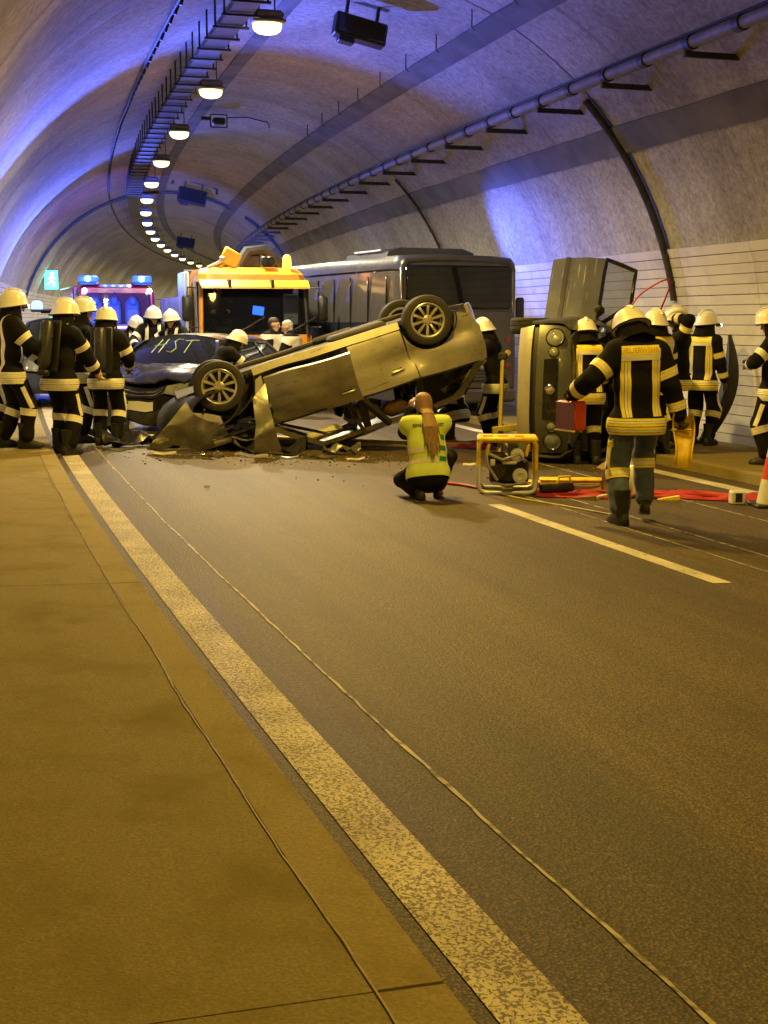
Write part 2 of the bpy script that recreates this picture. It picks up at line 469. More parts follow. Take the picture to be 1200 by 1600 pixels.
# long dark strips along the vault: sooty bands and cast shadow put into colour
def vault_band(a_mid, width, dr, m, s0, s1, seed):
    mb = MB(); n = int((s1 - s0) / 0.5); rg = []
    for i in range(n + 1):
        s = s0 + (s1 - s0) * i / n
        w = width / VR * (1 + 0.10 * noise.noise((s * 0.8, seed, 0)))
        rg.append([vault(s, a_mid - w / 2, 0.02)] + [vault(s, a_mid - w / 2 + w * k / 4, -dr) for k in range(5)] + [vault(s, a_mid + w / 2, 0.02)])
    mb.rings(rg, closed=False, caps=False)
    o = mb.build('soot_shade_band', m, backing, smooth=40)
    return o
def ang(lat): return math.acos((lat - VA) / VR)
vault_band(ang(8.0), 0.40, 0.035, M['soot_shade'], S0, S1, 3)
vault_band(ang(5.22), 0.30, 0.035, M['soot_shade'], S0, S1, 5)  # shadow of the cable tray, built as a dark strip
vault_band(0.66, 0.46, 0.03, M['soot_shade'], S0, S1, 8)  # sooty band and cast shadow below the pipe, painted as one

# tiled wall cladding, right and left: separate panels near, joined farther on
def wall_lat(z, side):
    d = VR if z <= VZ else math.sqrt(max(0.0, VR * VR - (z - VZ) ** 2))
    return VA + d if side > 0 else VA - d
def clad(side, s0, s1, near0, near1, top, rows, plen, rh):
    bk = MB(); rg = []
    for i in range(int((s1 - s0) / 2) + 1):
        s = s0 + 2 * i
        rg.append([W(s, wall_lat(top - rh * k / 2, side) - side * 0.012, top - rh * k / 2) for k in range(rows * 2 + 1)])
    bk.rings(rg, closed=False, caps=False)
    base = bk.build('tiled_wall', M['joint'])
    props(base, 'pale tiled lower wall on the right side, partly blue lit' if side > 0 else 'far tiled lower wall on the left side beyond the firefighters', 'wall')
    rest = MB()
    def panel(mb, sa, sb, za, zb):
        t = 0.028; n = 2
        rgp = []
        for i in range(n + 1):
            s = sa + (sb - sa) * i / n
            la, lb = wall_lat(za, side), wall_lat(zb, side)
            rgp.append([W(s, la + side * .01, za), W(s, la - side * t, za), W(s, lb - side * t, zb), W(s, lb + side * .01, zb)])
        mb.rings(rgp)
    ns = int((s1 - s0) / plen)
    for k in range(rows):
        zt = top - rh * k; off = (k % 2) * 0.0
        for j in range(ns):
            sa = s0 + plen * j + off; sb = sa + plen
            jit = random.uniform(-0.0015, 0.0015)
            if near0 <= sa < near1:
                mb = MB(); panel(mb, sa + 0.004, sb - 0.004, zt - rh + 0.006 + jit, zt - 0.006 + jit)
                mb.build('wall_panel', M['tile'] if random.random() < .72 else M['tile_b'], base)
            else:
                panel(rest, sa + 0.004, sb - 0.004, zt - rh + 0.008, zt - 0.008)
    if rest.f:
        o = rest.build('wall_panel', M['tile'], base); o['kind'] = 'stuff'
    return base
clad(1, -13.0, 120, 13.0, 37.0, 2.70, 20, 2.12, 0.15)
clad(-1, -12.0, 120, 999, 999, 2.72, 18, 2.12, 0.15)

# ---------------------------------------------------------------- ceiling lamps
lh = MB(); lh.box((0, 0, 0.13), (0.46, 0.40, 0.14), bev=0.05); lh.box((0, 0, 0.045), (0.52, 0.44, 0.05), bev=0.02)
lamp_housing = lh.mesh('lamp_housing', M['steel'], smooth=35)
ll = MB()
rg = [[(0.225 * math.cos(t) * f, 0.185 * math.sin(t) * f, z) for t in [2 * PI * k / 20 for k in range(20)]] for f, z in ((1, 0.02), (1, -0.02), (.9, -0.075), (.65, -0.115), (.3, -0.132), (.02, -0.135))]
ll.rings(rg)
lens_pale = ll.mesh('lamp_lens', M['lens'], smooth=60); lens_warm = ll.mesh('lamp_lens', M['lens_warm'], smooth=60)
lb = MB(); lb.tube([(-.12, 0, .2), (-.12, 0, .62)], 0.012); lb.tube([(.12, 0, .2), (.12, 0, .62)], 0.012); lb.box((0, 0, .21), (.3, .05, .02))
lamp_hanger = lb.mesh('lamp_hanger', M['dark_steel'])
ORD = ['nearest and largest', 'second', 'third', 'fourth', 'fifth', 'sixth', 'seventh', 'eighth', 'ninth', 'tenth', 'eleventh', 'twelfth', 'thirteenth']
for i in range(-4, 22):
    s = 20.2 + 6.04 * i
    vis = 0 <= i
    if vis:
        lab = ('%s lit oval lamp of the ceiling row, counted from the camera' % ORD[i]) if i < 13 else 'tiny lit lamp at the far bend of the ceiling row'
    else: lab = 'lit ceiling lamp out of frame above the camera end of the row'
    t = empty('ceiling_lamp', W(s, 4.61, 5.98), heading(s), lab, 'lamp', 'lamps in the lit ceiling row')
    link_mesh('lamp_housing', lamp_housing, t); link_mesh('lamp_lens', lens_warm if i < 1 else lens_pale, t); link_mesh('lamp_hanger', lamp_hanger, t)
    if i <= 21:
        ld = bpy.data.lights.new('lamp_light', 'SPOT'); ld.spot_size = R_(165); ld.spot_blend = 0.6
        ld.shadow_soft_size = 0.2
        w = LAMP_W * (0.42 if i < -1 else 1.1 if i < 0 else 1.5 if i < 2 else 0.9); c = PALE
        if i <= 1:
            k = max(0.0, min(1.0, (1 - i) / 2.0)); c = [PALE[q] * (1 - k) + WARM[q] * k for q in range(3)]
        ld.energy = w; ld.color = c
        lo = bpy.data.objects.new('lamp_light', ld); COL.objects.link(lo); lo.parent = t; lo.location = (0, 0, -0.2)

# cable tray beside the lamps with its row of hanger rods
def run(lat, z, s0, s1, r, n=6, step=1.5):
    k = int((s1 - s0) / step)
    mb = MB(); mb.tube([W(s0 + (s1 - s0) * i / k, lat, z) for i in range(k + 1)], r, n); return mb
tray = empty('cable_tray', W(20, 4.1, 6.1), 0, 'dark cable tray on hanger rods beside the lit ceiling lamps', 'cable tray')
TI = Matrix.Translation(-W(20, 4.1, 6.1))
def off(mb): mb.v = [TI @ v for v in mb.v]; return mb
tb = MB(); rg = []
for i in range(int((80 - S0) / 1.0) + 1):
    s = S0 + i
    rg.append([W(s, 3.93, 6.10), W(s, 3.93, 6.02), W(s, 4.30, 6.02), W(s, 4.30, 6.10), W(s, 4.29, 6.10), W(s, 4.29, 6.03), W(s, 3.94, 6.03), W(s, 3.94, 6.10)])
tb.rings(rg); off(tb).build('tray_channel', M['dark_steel'], tray)
for l in (4.0, 4.1, 4.2): off(run(l, 6.06, S0, 80, 0.022)).build('tray_cable', M['cable'], tray, smooth=60)
hr = MB()
for x in (-.24, .24): hr.tube([(x, 0, -.12), (x, 0, .42)], 0.016, 6)
hr.box((0, 0, -.11), (.56, .045, .035)); hr.box((-.24, 0, .40), (.10, .06, .02))
rod_me = hr.mesh('hanger_rod', M['dark_steel'])
for i in range(48):
    s = 8.5 + 0.86 * i
    p = W(s, 4.115, 6.10) - W(20, 4.1, 6.1)
    link_mesh('hanger_rod', rod_me, tray, p, (0, 0, heading(s)))
# thin ceiling cable with clips on the left of the vault
a_l = ang(3.22)
clipc = empty('ceiling_cable', vault(20, a_l, -.03), 0, 'thin black cable with close set clips on the left ceiling', 'cable')
CI = Matrix.Translation(-vault(20, a_l, -.03))
cb = MB(); cb.tube([vault(S0 + i, a_l, -.045) for i in range(int(130 - S0))], 0.028, 6); cb.v = [CI @ v for v in cb.v]; cb.build('cable_run', M['cable'], clipc, smooth=60)
cm = MB(); cm.box((0, 0, 0), (.045, .05, .16)); clip_me = cm.mesh('cable_clip', M['black'])
for i in range(56):
    s = 14 + 0.62 * i
    link_mesh('cable_clip', clip_me, clipc, vault(s, a_l, -.09) - vault(20, a_l, -.03), (0, 0.35, heading(s)))

# hydrant pipe on cantilever brackets along the right of the vault
pipe = empty('wall_pipe', W(20, 8.9, 4.93), 0, 'long steel pipe on cantilever brackets high on the right wall', 'pipe')
PIv = -W(20, 8.9, 4.93); PT = Matrix.Translation(PIv)
b1 = run(8.9, 4.99, S0, 100, 0.082, 12, 1.0); b1.v = [PT @ v for v in b1.v]; b1.build('pipe_run', M['steel'], pipe, smooth=60)
b2 = run(8.86, 5.085, S0, 100, 0.02, 6, 1.0); b2.v = [PT @ v for v in b2.v]; b2.build('pipe_cable', M['cable'], pipe, smooth=60)
br = MB(); br.box((0.37, 0, -.055), (.86, .055, .075), bev=.006); br.box((.70, 0, .06), (.05, .07, .22), bev=.006, rot=Matrix.Rotation(-0.5, 4, 'Y'))
br.box((.78, 0, -.04), (.03, .14, .24), rot=Matrix.Rotation(-.4, 4, 'Y'))
br_me = br.mesh('bracket', M['dark_steel'])
co = MB(); co.tube([(0, -.07, 0), (0, .07, 0)], 0.102, 14); co_me = co.mesh('pipe_collar', M['dark_steel'], smooth=40)
for i in range(34):
    s = 10.3 + 2.36 * i
    p = W(s, 8.9, 4.93) + PIv
    link_mesh('bracket', br_me, pipe, p - Vector((0, 0, 0.02)), (0, 0, heading(s)))
    for d in (-.05, 1.16):
        link_mesh('pipe_collar', co_me, pipe, W(s + d, 8.9, 4.99) + PIv, (0, 0, heading(s)))

# ring conduits that run down the vault
def conduit(s, a0, a1, r, label):
    o = MB(); pts = [vault(s, a0 + (a1 - a0) * i / 24, -0.05) for i in range(25)]
    root = empty('wall_conduit', pts[0], 0, label, 'conduit')
    o.tube([p - pts[0] for p in pts], r, 8); o.build('conduit_run', M['dark_steel'], root, smooth=60)
    cl = MB(); cl.box((0, 0, 0), (.04, .16, .03)); clm = cl.mesh('conduit_clip', M['dark_steel'])
    for i in range(2, 24, 3):
        link_mesh('conduit_clip', clm, root, pts[i] - pts[0], (0, -(a0 + (a1 - a0) * i / 24), heading(s)))
conduit(19.2, 0.19, 0.80, 0.062, 'thick dark conduit curving down the near right wall behind the firefighters')
conduit(53.76, 1.1, 2.95, 0.055, 'dark conduit ring round the far left vault beyond the lamps')
conduit(53.9, 0.45, 1.0, 0.06, 'short dark conduit ring on the far right vault')
conduit(30.6, 0.3, 0.78, 0.03, 'thin dark conduit on the right wall above the coach roof')

# lane signals and small ceiling devices
def lane_signal(s, lat, z, w, h, label, tilt=0.15, pipe_=False):
    t = empty('lane_signal', W(s, lat, z), heading(s) + 0.05, label, 'signal')
    b = MB(); b.box((0, 0, 0), (w, .22, h), bev=.02); b.box((-w * .25, -.02, -h / 2 - .05), (w * .3, .16, .09), bev=.01)
    b.build('signal_housing', M['black'], t)
    f = MB(); f.box((0, -.13, 0), (w * .9, .02, h * .82), bev=.006); f.build('signal_face', M['gloss_black'], t)
    a = MB(); a.box((-w * .3, 0, h / 2 + .12), (.05, .05, .3)); a.box((w * .3, 0, h / 2 + .12), (.05, .05, .3)); a.box((0, 0, h / 2 + .27), (w, .12, .025)); a.build('signal_hanger', M['dark_steel'], t)
    t.rotation_euler = (R_(-8), R_(tilt * 57), heading(s) + 0.05)
    if pipe_:
        c = MB(); c.tube([(-w * .75, 0, h * .55), (-w * .72, 0, h * .85), (-w * .6, 0, h), (w * .6, 0, h), (w * .8, 0, h * .85), (w * .83, 0, h * .5)], .045, 8); c.build('signal_conduit', M['dark_steel'], t, smooth=60)
lane_signal(20.8, 6.22, 6.12, 0.86, 0.36, 'dark lane signal box under the ceiling right of the nearest lamp', 0.20)
lane_signal(49.5, 6.23, 6.05, 1.05, 0.55, 'middle lane signal under the ceiling beneath a bent conduit', 0.2, True)
lane_signal(79.4, 6.12, 6.05, 1.05, 0.6, 'small far lane signal under the ceiling near the tunnel bend', 0.15)
cmr = empty('ceiling_camera', W(32.7, 5.61, 6.35), heading(32.7), 'small dark ceiling camera on a bracket beside the third lamp', 'camera')
b = MB(); b.box((0, 0, 0), (.30, .25, .16), bev=.03); b.build('camera_body', M['black'], cmr)
b = MB()
for a0, a1 in (((-.2, 0, -.14), (.2, 0, -.14)), ((.2, 0, -.14), (.2, 0, .16)), ((-.2, 0, .16), (.2, 0, .16)), ((-.2, 0, -.14), (-.2, 0, .16))): b.tube([a0, a1], .016, 6)
b.build('camera_bracket', M['dark_steel'], cmr)
b = MB(); b.box((-.32, 0, .06), (.22, .1, .08)); b.build('junction_box', M['dark_steel'], cmr)
b = MB(); b.tube([(.2, 0, .1), (.7, .0, .12), (1.2, 0, .02), (1.25, 0, -.12)], .014, 6); b.build('camera_cable', M['cable'], cmr)

# a few cable drops hanging beside the right dark band
for i in range(9):
    s = 17.6 + 1.75 * i
    b = MB(); b.tube([(0, 0, .1), (0, 0, -.22), (.05, 0, -.27)], .011, 5)
    props(b.build('ceiling_hook', M['dark_steel'], None, loc=vault(s, ang(7.6), -.02)), 'thin bent steel hook hanging along the dark ceiling band', 'hook', 'hooks along the dark ceiling band')

# green escape sign on the left wall, far
t = empty('escape_sign', W(59, 0.50, 3.28), heading(59), 'glowing green escape route sign high on the far left wall', 'sign')
b = MB(); b.box((.0, 0, 0), (.62, .14, .86), bev=.02); b.build('sign_housing', M['steel'], t)
M['green_on'] = emit('lit green sign', (0.03, 0.62, 0.30), 2.2, (0.02, .3, .15)); M['sign_white'] = emit('lit white sign print', (0.75, 1.0, 0.9), 2.0)
b = MB(); b.box((0, -.075, 0), (.56, .012, .80)); b.build('sign_face', M['green_on'], t)
b = MB()
b.lathe([(.001, 0), (.07, 0), (.07, .01), (.001, .01)], 12, 0, Matrix.Translation((.05, -.084, .25)) @ Matrix.Rotation(PI / 2, 4, 'X'))
for pts in (((.03, .15), (-.02, -.02)), ((.03, .12), (.16, .05)), ((.02, .12), (-.12, .06)), ((-.02, -.02), (.12, -.12)), ((.12, -.12), (.10, -.28)), ((-.02, -.02), (-.10, -.16)), ((-.10, -.16), (-.22, -.18))):
    b.tube([(pts[0][0], -.088, pts[0][1]), (pts[1][0], -.088, pts[1][1])], .03, 6)
b.build('sign_figure', M['sign_white'], t)
# ================================================================== CARS
def resample(poly, step, closed=True):
    out = []; n = len(poly)
    for i in range(n if closed else n - 1):
        a = Vector(poly[i]); b = Vector(poly[(i + 1) % n]); k = max(1, int(round((b - a).length / step)))
        for j in range(k): out.append(tuple(a + (b - a) * (j / k)))
    return out
def inside(p, poly):
    x, y = p; c = False; n = len(poly); j = n - 1
    for i in range(n):
        xi, yi = poly[i]; xj, yj = poly[j]
        if (yi > y) != (yj > y) and x < (xj - xi) * (y - yi) / (yj - yi) + xi: c = not c
        j = i
    return c
def near_edge(p, poly, d):
    return any((p[0] - q[0]) ** 2 + (p[1] - q[1]) ** 2 < d * d for q in poly)
def panel(poly, fn, step=0.07, thick=(0, 0, -0.02), mb=None, mi=0):
    """a sheet cut to an outline in two parameters, laid on a surface and given thickness"""
    poly = resample(poly, step)
    xs = [p[0] for p in poly]; ys = [p[1] for p in poly]
    pts = [Vector(p) for p in poly]; n = len(pts); row = 0
    y = min(ys) + step * .5
    while y < max(ys):
        x = min(xs) + step * (0.25 + 0.5 * (row % 2))
        while x < max(xs):
            if inside((x, y), poly) and not near_edge((x, y), poly, step * .45): pts.append(Vector((x, y)))
            x += step
        y += step * .87; row += 1
    v, e, f, *_ = delaunay_2d_cdt(pts, [(i, (i + 1) % n) for i in range(n)], [], 0, 1e-6)
    f = [t for t in f if inside(((v[t[0]].x + v[t[1]].x + v[t[2]].x) / 3, (v[t[0]].y + v[t[1]].y + v[t[2]].y) / 3), poly)]
    P3 = [Vector(fn(q.x, q.y)) for q in v]; T = Vector(thick)
    mb = mb or MB()
    b = len(P3)
    cnt = {}
    for t in f:
        for i in range(3):
            k = (t[i], t[(i + 1) % 3]); cnt[k] = 1
    rim = [k for k in cnt if (k[1], k[0]) not in cnt]
    faces = [tuple(t) for t in f] + [tuple(b + i for i in reversed(t)) for t in f] + [(a2, a1, b + a1, b + a2) for a1, a2 in rim]
    mb.add(P3 + [p + T for p in P3], faces, mi)
    return mb

def paint(name, col, metal=0.6, rough=0.32, dirt=None, scratch=None):
    return mat(name, col, rough, metal, scratch=scratch, var=0.05, scale=3, coat=0.6, dirt=dirt or tuple(c * .55 for c in col), dscale=2.2, bump=0.02, bscale=5)
M['gold'] = paint('champagne metallic paint', (0.44, 0.43, 0.39), 0.55, 0.33, (0.24, 0.22, 0.18), (0.10, 0.09, 0.08))
M['grey'] = paint('grey metallic paint', (0.13, 0.14, 0.145), 0.45, 0.33, (0.07, 0.07, 0.065), (0.30, 0.30, 0.29))
M['silver'] = paint('pale silver plastic', (0.46, 0.45, 0.42), 0.3, 0.4)
M['darkcar'] = paint('black car paint', (0.022, 0.021, 0.022), 0.2, 0.22)
M['alloy'] = mat('alloy wheel', (0.62, 0.60, 0.56), 0.3, 0.75, var=0.1)
M['glass'] = glass('car glass', (0.012, 0.014, 0.016), 0.82)
M['glass_dark'] = glass('tinted glass', (0.006, 0.007, 0.008), 0.96, 0.04)
M['clear'] = glass('clear glass', (0.25, 0.28, 0.3), 0.30)
M['seat'] = mat('dark seat fabric', (0.03, 0.03, 0.034), 0.85, var=0.2)
M['chrome'] = mat('chrome', (0.75, 0.74, 0.72), 0.12, 1.0, var=0)
M['lamp_glass'] = glass('headlamp lens', (0.6, 0.66, 0.68), 0.30, 0.05)
M['reflector'] = mat('headlamp reflector', (0.82, 0.85, 0.88), 0.3, 0.6, var=0.1)
M['red_glass'] = mat('red lamp lens', (0.16, 0.008, 0.008), 0.12, coat=0.8, var=0.1)
M['under'] = mat('dirty underbody', (0.05, 0.045, 0.038), 0.8, var=0.5, scale=5, bump=0.3, bscale=15)
M['airbag'] = mat('airbag cloth', (0.55, 0.52, 0.46), 0.9, var=0.1)
M['tan'] = mat('tan fabric', (0.34, 0.20, 0.10), 0.85, var=0.2)
M['plate'] = mat('number plate', (0.75, 0.75, 0.72), 0.35, var=0.02)

def wheel_meshes(r=0.335, w=0.215, spokes=10, rim_col='alloy'):
    t = MB(); ri = r * .69
    prof = [(ri, -w * .42), (ri + .012, -w * .5), (r * .86, -w * .53), (r * .965, -w * .46), (r, -w * .33)]
    for k, z in enumerate((-.2, -.19, -.175, -.165, 0, .0, .165, .175, .19, .2)):
        pass
    for z in (-.20, -.19, -.17, -.16, -.02, -.01, .01, .02, .16, .17, .19, .20):
        g = z in (-.19, -.17, .17, .19, -.01, .01)
        prof.append((r - (.008 if g else 0), w * z * 1.6))
    prof += [(r, w * .33), (r * .965, w * .46), (r * .86, w * .53), (ri + .012, w * .5), (ri, w * .42), (ri - .005, 0), (ri, -w * .42)]
    t.lathe(prof, 44)
    tyre = t.mesh('tyre', M['rubber'], smooth=40)
    m = MB()
    m.lathe([(ri + .002, -w * .40), (ri + .006, w * .44), (ri - .006, w * .47), (ri - .022, w * .44), (ri - .03, w * .3), (ri - .035, -w * .40), (ri + .002, -w * .40)], 44, 0)
    for k in range(spokes):
        a = 2 * PI * k / spokes; c, s_ = math.cos(a), math.sin(a); tw = .0
        def P(rr, off, z): return (rr * c - off * s_, rr * s_ + off * c, z)
        r0, r1 = .055, ri - .015; w0, w1 = .014, .024
        rings = []
        for q in range(4):
            f = q / 3; rr = r0 + (r1 - r0) * f; ww = w0 + (w1 - w0) * f; z = w * (.36 + .06 * math.sin(f * PI) + .03 * f)
            rings.append([P(rr, -ww, z - .02), P(rr, -ww * .7, z), P(rr, ww * .7, z), P(rr, ww, z - .02), P(rr, ww * .6, z - .035), P(rr, -ww * .6, z - .035)])
        m.rings(rings, 0)
    m.lathe([(.001, w * .30), (.07, w * .30), (.068, w * .40), (.045, w * .43), (.03, w * .435), (.001, w * .437)], 20, 0)
    for k in range(5):
        a = 2 * PI * (k + .5) / 5; m.lathe([(.001, w * .43), (.009, w * .43), (.009, w * .40)], 6, 1, Matrix.Translation((.048 * math.cos(a), .048 * math.sin(a), 0)))
    m.lathe([(.001, w * .10), (.15, w * .10), (.155, w * .02), (.06, w * .02), (.06, w * .28), (.001, w * .28)], 28, 1)
    m.lathe([(.001, -w * .1), (ri - .04, -w * .12)], 24, 2)
    rim = m.mesh('rim', [M[rim_col], M['dark_steel'], M['black']], smooth=35)
    return tyre, rim
TYRE, RIM = wheel_meshes()
TYRE_S, RIM_S = wheel_meshes(0.285, 0.185, 8, 'steel')

def wheel(parent, loc, side, steer=0.0, camber=0.0, small=False):
    t = empty('wheel', loc, 0, parent=parent)
    t.rotation_euler = (-side * PI / 2 + camber, 0, 0)
    t.matrix_local = Matrix.Translation(loc) @ Matrix.Rotation(steer, 4, 'Z') @ Matrix.Rotation(camber, 4, 'X') @ Matrix.Rotation(-side * PI / 2, 4, 'X')
    link_mesh('tyre', TYRE_S if small else TYRE, t); link_mesh('rim', RIM_S if small else RIM, t)
    return t

class Car:
    """generic five door body in its own frame: x forward, y left, z up, origin on the ground between the axles"""
    def __init__(s, name, label, pm, L=4.4, wd=0.90, h=1.58, wb=2.70, deform=None, cat='car', face='band', doors5=True, split=-.06):
        s.split = split; s.root = empty(name, label=label, cat=cat); s.pm = pm
        s.k = L / 4.4; s.w = wd; s.h = h; s.wb = wb; s.df = deform; s.doors5 = doors5; s.face = face
        s.zt = h - 0.08                     # roof rail height
    # ----- surfaces
    def zbon(s, x):
        t = (x - 1.12) / 0.93
        return 1.04 - .07 * t - .15 * max(0, t) ** 2.2
    def zbelt(s, x): return 1.045 - 0.022 * x
    def zrail(s, x): return s.zt - 0.035 * ((x + .35) / 1.2) ** 2
    def ws(s, x, z):
        a = s.w
        if x > 1.15: a -= (.19 if s.face == 'band' else .10) * s.w * ((x - 1.15) / 1.05) ** 2.2
        if x < -1.2: a -= .12 * s.w * ((-x - 1.2) / 1.0) ** 2.2
        zb = s.zbelt(x)
        if z <= zb or x > 1.2:
            q = a * (1 - .075 * max(0, (.60 - z) / .38) ** 2 - .022 * max(0, (z - .72) / .33) ** 2)
            d = z - .79
            q += .010 * math.exp(-(d / .05) ** 2) - .008 * math.exp(-((z - .47) / .05) ** 2)
            if x > .9:
                e = max(0, (z - (s.zbon(x) - .15)) / .15); q -= .12 * min(1.2, e) ** 2 * min(1, (x - .9) / .3)
        else:
            k = (z - zb) / (s.zt - zb); q = a * .972 - .20 * k - .05 * k * k
        return q
    def T(s, p):
        x, y, z = p
        x *= s.k
        return s.df(x, y, z) if s.df else (x, y, z)
    def side(s, sg, off=0.0): return lambda x, z: s.T((x, sg * (s.ws(x, z) + off), z))
    def top(s, x, y):
        return s.T((x, y, s.zbon(x) + .035 * (1 - (y / .72) ** 2) + .012 * math.exp(-((abs(y) - .42) / .06) ** 2)))
    def xfront(s, y, z):
        return 2.20 - (.23 if s.face == 'band' else .17) * abs(y / (s.w * .82)) ** 2.6 - .10 * max(0, (z - .55) / .3) ** 2 - .12 * max(0, (.36 - z) / .18) ** 2
    def front(s, off=0.0): return lambda y, z: s.T((s.xfront(y, z) + off, y, z))
    def xrear(s, y, z):
        zb = 1.05
        x = -2.20 + .15 * abs(y / (s.w * .82)) ** 2.6 + .06 * max(0, (.42 - z) / .2) ** 2
        if z > zb: x += .42 * ((z - zb) / (s.zt - zb)) ** 1.15
        elif z > .62: x += .05 * ((z - .62) / (zb - .62))
        return x
    def rear(s, off=0.0): return lambda y, z: s.T((s.xrear(y, z) + off, y, z))
    def roof(s, x, y):
        yr = s.ws(x, s.zrail(x)) + .005
        return s.T((x, y * yr, s.zrail(x) + .085 * (1 - abs(y) ** 2.4)))
    def wshield(s, u, t, off=0.0):              # u across -1..1, t base..top
        xb = 1.16 - .20 * u * u; xt = .34 - .10 * u * u
        yb = .73; yt = s.ws(.34, s.zrail(.34)) - .03
        z0 = s.zbon(1.12) - .01; z1 = s.zrail(.34) + .085 * (1 - abs(u) ** 2.4)
        b = .035 * math.sin(PI * t)
        return s.T((xb + (xt - xb) * t + b * .6 + off * .5, u * (yb + (yt - yb) * t), z0 + (z1 - z0) * t + b + off * .8))
    def arch(s, xc, r, up=True, n=14, a0=0.0, a1=PI):
        return [(xc + r * math.cos(a0 + (a1 - a0) * i / n), .33 + r * math.sin(a0 + (a1 - a0) * i / n)) for i in range(n + 1)]
    def part(s, name, poly, fn, m, thick=(0, 0, -.02), step=.075, smooth=32, parent=None):
        return panel(poly, fn, step, thick).build(name, m, parent or s.root, smooth=smooth)
    # ----- the body
    def build(s, skip=(), windows='glass', interior=True):
        fa = s.wb / 2 / s.k; ra = -fa; R0 = .395; g = .006
        pm = s.pm
        s.doors = {}
        for sg in (1, -1):
            th = (0, -sg * .03, 0); S = s.side(sg)
            tag = 'left' if sg > 0 else 'right'
            # fender
            A = s.arch(fa, R0)                                  # from front of arch to rear over the top
            fend = [(2.0, .40), (2.02, .60), (1.98, s.zbon(1.98) - .03)] + [(x, s.zbon(x) - .006) for x in (1.8, 1.6, 1.4, 1.25, 1.14)] + [(1.03, s.zbelt(1.03) - .02), (.965, .80), (.945, .34), (fa - R0, .34)] + A[::-1][1:]
            fend = [p for i, p in enumerate(fend) if i == 0 or (abs(p[0] - fend[i - 1][0]) + abs(p[1] - fend[i - 1][1])) > 1e-4]
            if ('fender', sg) not in skip: s.part('front_fender', fend, S, pm, th)
            # front door
            if s.doors5:
                xd = s.split; fd = [(.935, .35), (.955, .80), (1.02, s.zbelt(1.02) - .025), (.5, s.zbelt(.5) - .012), (xd, s.zbelt(xd) - .012), (xd, .35)]
                rd = [(xd - g * 2, .35), (xd - g * 2, s.zbelt(xd) - .012), (-.6, s.zbelt(-.6) - .012), (-1.12, s.zbelt(-1.1) - .012)]
                B = [p for p in s.arch(ra, R0 + .02) if p[0] > -1.02 and p[1] < .80]
                rd += [(-1.10, .86), (-1.05, .77)] + B[::-1] + [(ra + R0 + .02, .35)]
            else:
                xd = -.35; fd = [(.935, .35), (.955, .80), (1.02, s.zbelt(1.02) - .025), (.5, s.zbelt(.5) - .012), (xd, s.zbelt(xd) - .012), (xd, .35)]
                rd = None
            if ('front_door', sg) not in skip: s.door(sg, 'front_door', fd, (.94, xd))
            if rd and ('rear_door', sg) not in skip: s.door(sg, 'rear_door', rd, (xd, -1.0))
            # rear quarter
            Q = s.arch(ra, R0)
            q = [(-2.03, .42), (ra - R0, .35)] + Q[::-1][1:]
            if s.doors5: q = q[:-1] + [(ra + R0 + .012, .36)] if False else q
            if s.doors5:
                q = [(-2.03, .42), (ra - R0, .35)] + [p for p in Q[::-1][1:] if p[1] > .36 and (p[0] < -1.03 or p[1] > .76)] + [(-1.06, .80), (-1.115, .87), (-1.135, s.zbelt(-1.1) - .012), (-1.6, s.zbelt(-1.6) - .012), (-2.10, s.zbelt(-2.1) - .02), (-2.13, .90), (-2.13, .60)]
            else:
                q = [(-2.03, .42), (ra - R0, .35)] + Q[::-1][1:] + [(xd - 2 * g, .35), (xd - 2 * g, s.zbelt(xd) - .012), (-1.2, s.zbelt(-1.2) - .012), (-2.10, s.zbelt(-2.1) - .02), (-2.13, .90), (-2.13, .60)]
            s.part('rear_quarter', q, S, pm, th)
            # sill
            sill = [(fa - R0 - .01, .235), (fa - R0 - .01, .335), (ra + R0 + .01, .335), (ra + R0 + .01, .235)]
            s.part('sill', sill, s.side(sg, -.012), pm, (0, -sg * .10, 0), .12)
            # arch liners
            for xc in (fa, ra):
                mb = MB(); rg = []
                for i in range(13):
                    a = PI * i / 12
                    y0 = sg * (s.w - .035); y1 = sg * (s.w - .36)
                    rg.append([s.T((xc + r * math.cos(a), y, .33 + r * math.sin(a))) for r, y in ((R0 + .004, y0), (R0 + .004, y1), (R0 + .02, y1), (R0 + .02, y0))])
                mb.rings(rg); mb.prism([(xc + R0 * math.cos(PI * i / 12), .33 + R0 * math.sin(PI * i / 12)) for i in range(13)], 1, sg * (s.w - .37), sg * (s.w - .36))
                for i in range(len(mb.v) - 26, len(mb.v)): mb.v[i] = Vector(s.T(mb.v[i]))
                mb.build('arch_liner', M['black'], s.root, smooth=40)
            # greenhouse side: pillars and rail
            rail = [(1.12, s.zbelt(1.05)), (.40, s.zrail(.40)), (-.3, s.zrail(-.3)), (-1.0, s.zrail(-1.0)), (-1.66, s.zrail(-1.66)), (-2.06, s.zbelt(-2.05)),
                    (-1.93, s.zbelt(-1.93)), (-1.66, s.zrail(-1.66) - .12), (-1.55, s.zrail(-1.6) - .055), (-1.0, s.zrail(-1) - .05), (-.3, s.zrail(-.3) - .05), (.36, s.zrail(.36) - .05), (1.0, s.zbelt(1.0))]
            s.part('roof_pillar', rail, S, pm, (0, -sg * .05, 0), .10)
            q0 = s.split + .05; bp = [(q0, s.zbelt(0)), (q0 - .02, s.zrail(0) - .05), (q0 - .12, s.zrail(-.1) - .05), (q0 - .12, s.zbelt(0))] if s.doors5 else [(-.32, s.zbelt(-.3)), (-.36, s.zrail(-.3) - .05), (-.46, s.zrail(-.4) - .05), (-.46, s.zbelt(-.4))]
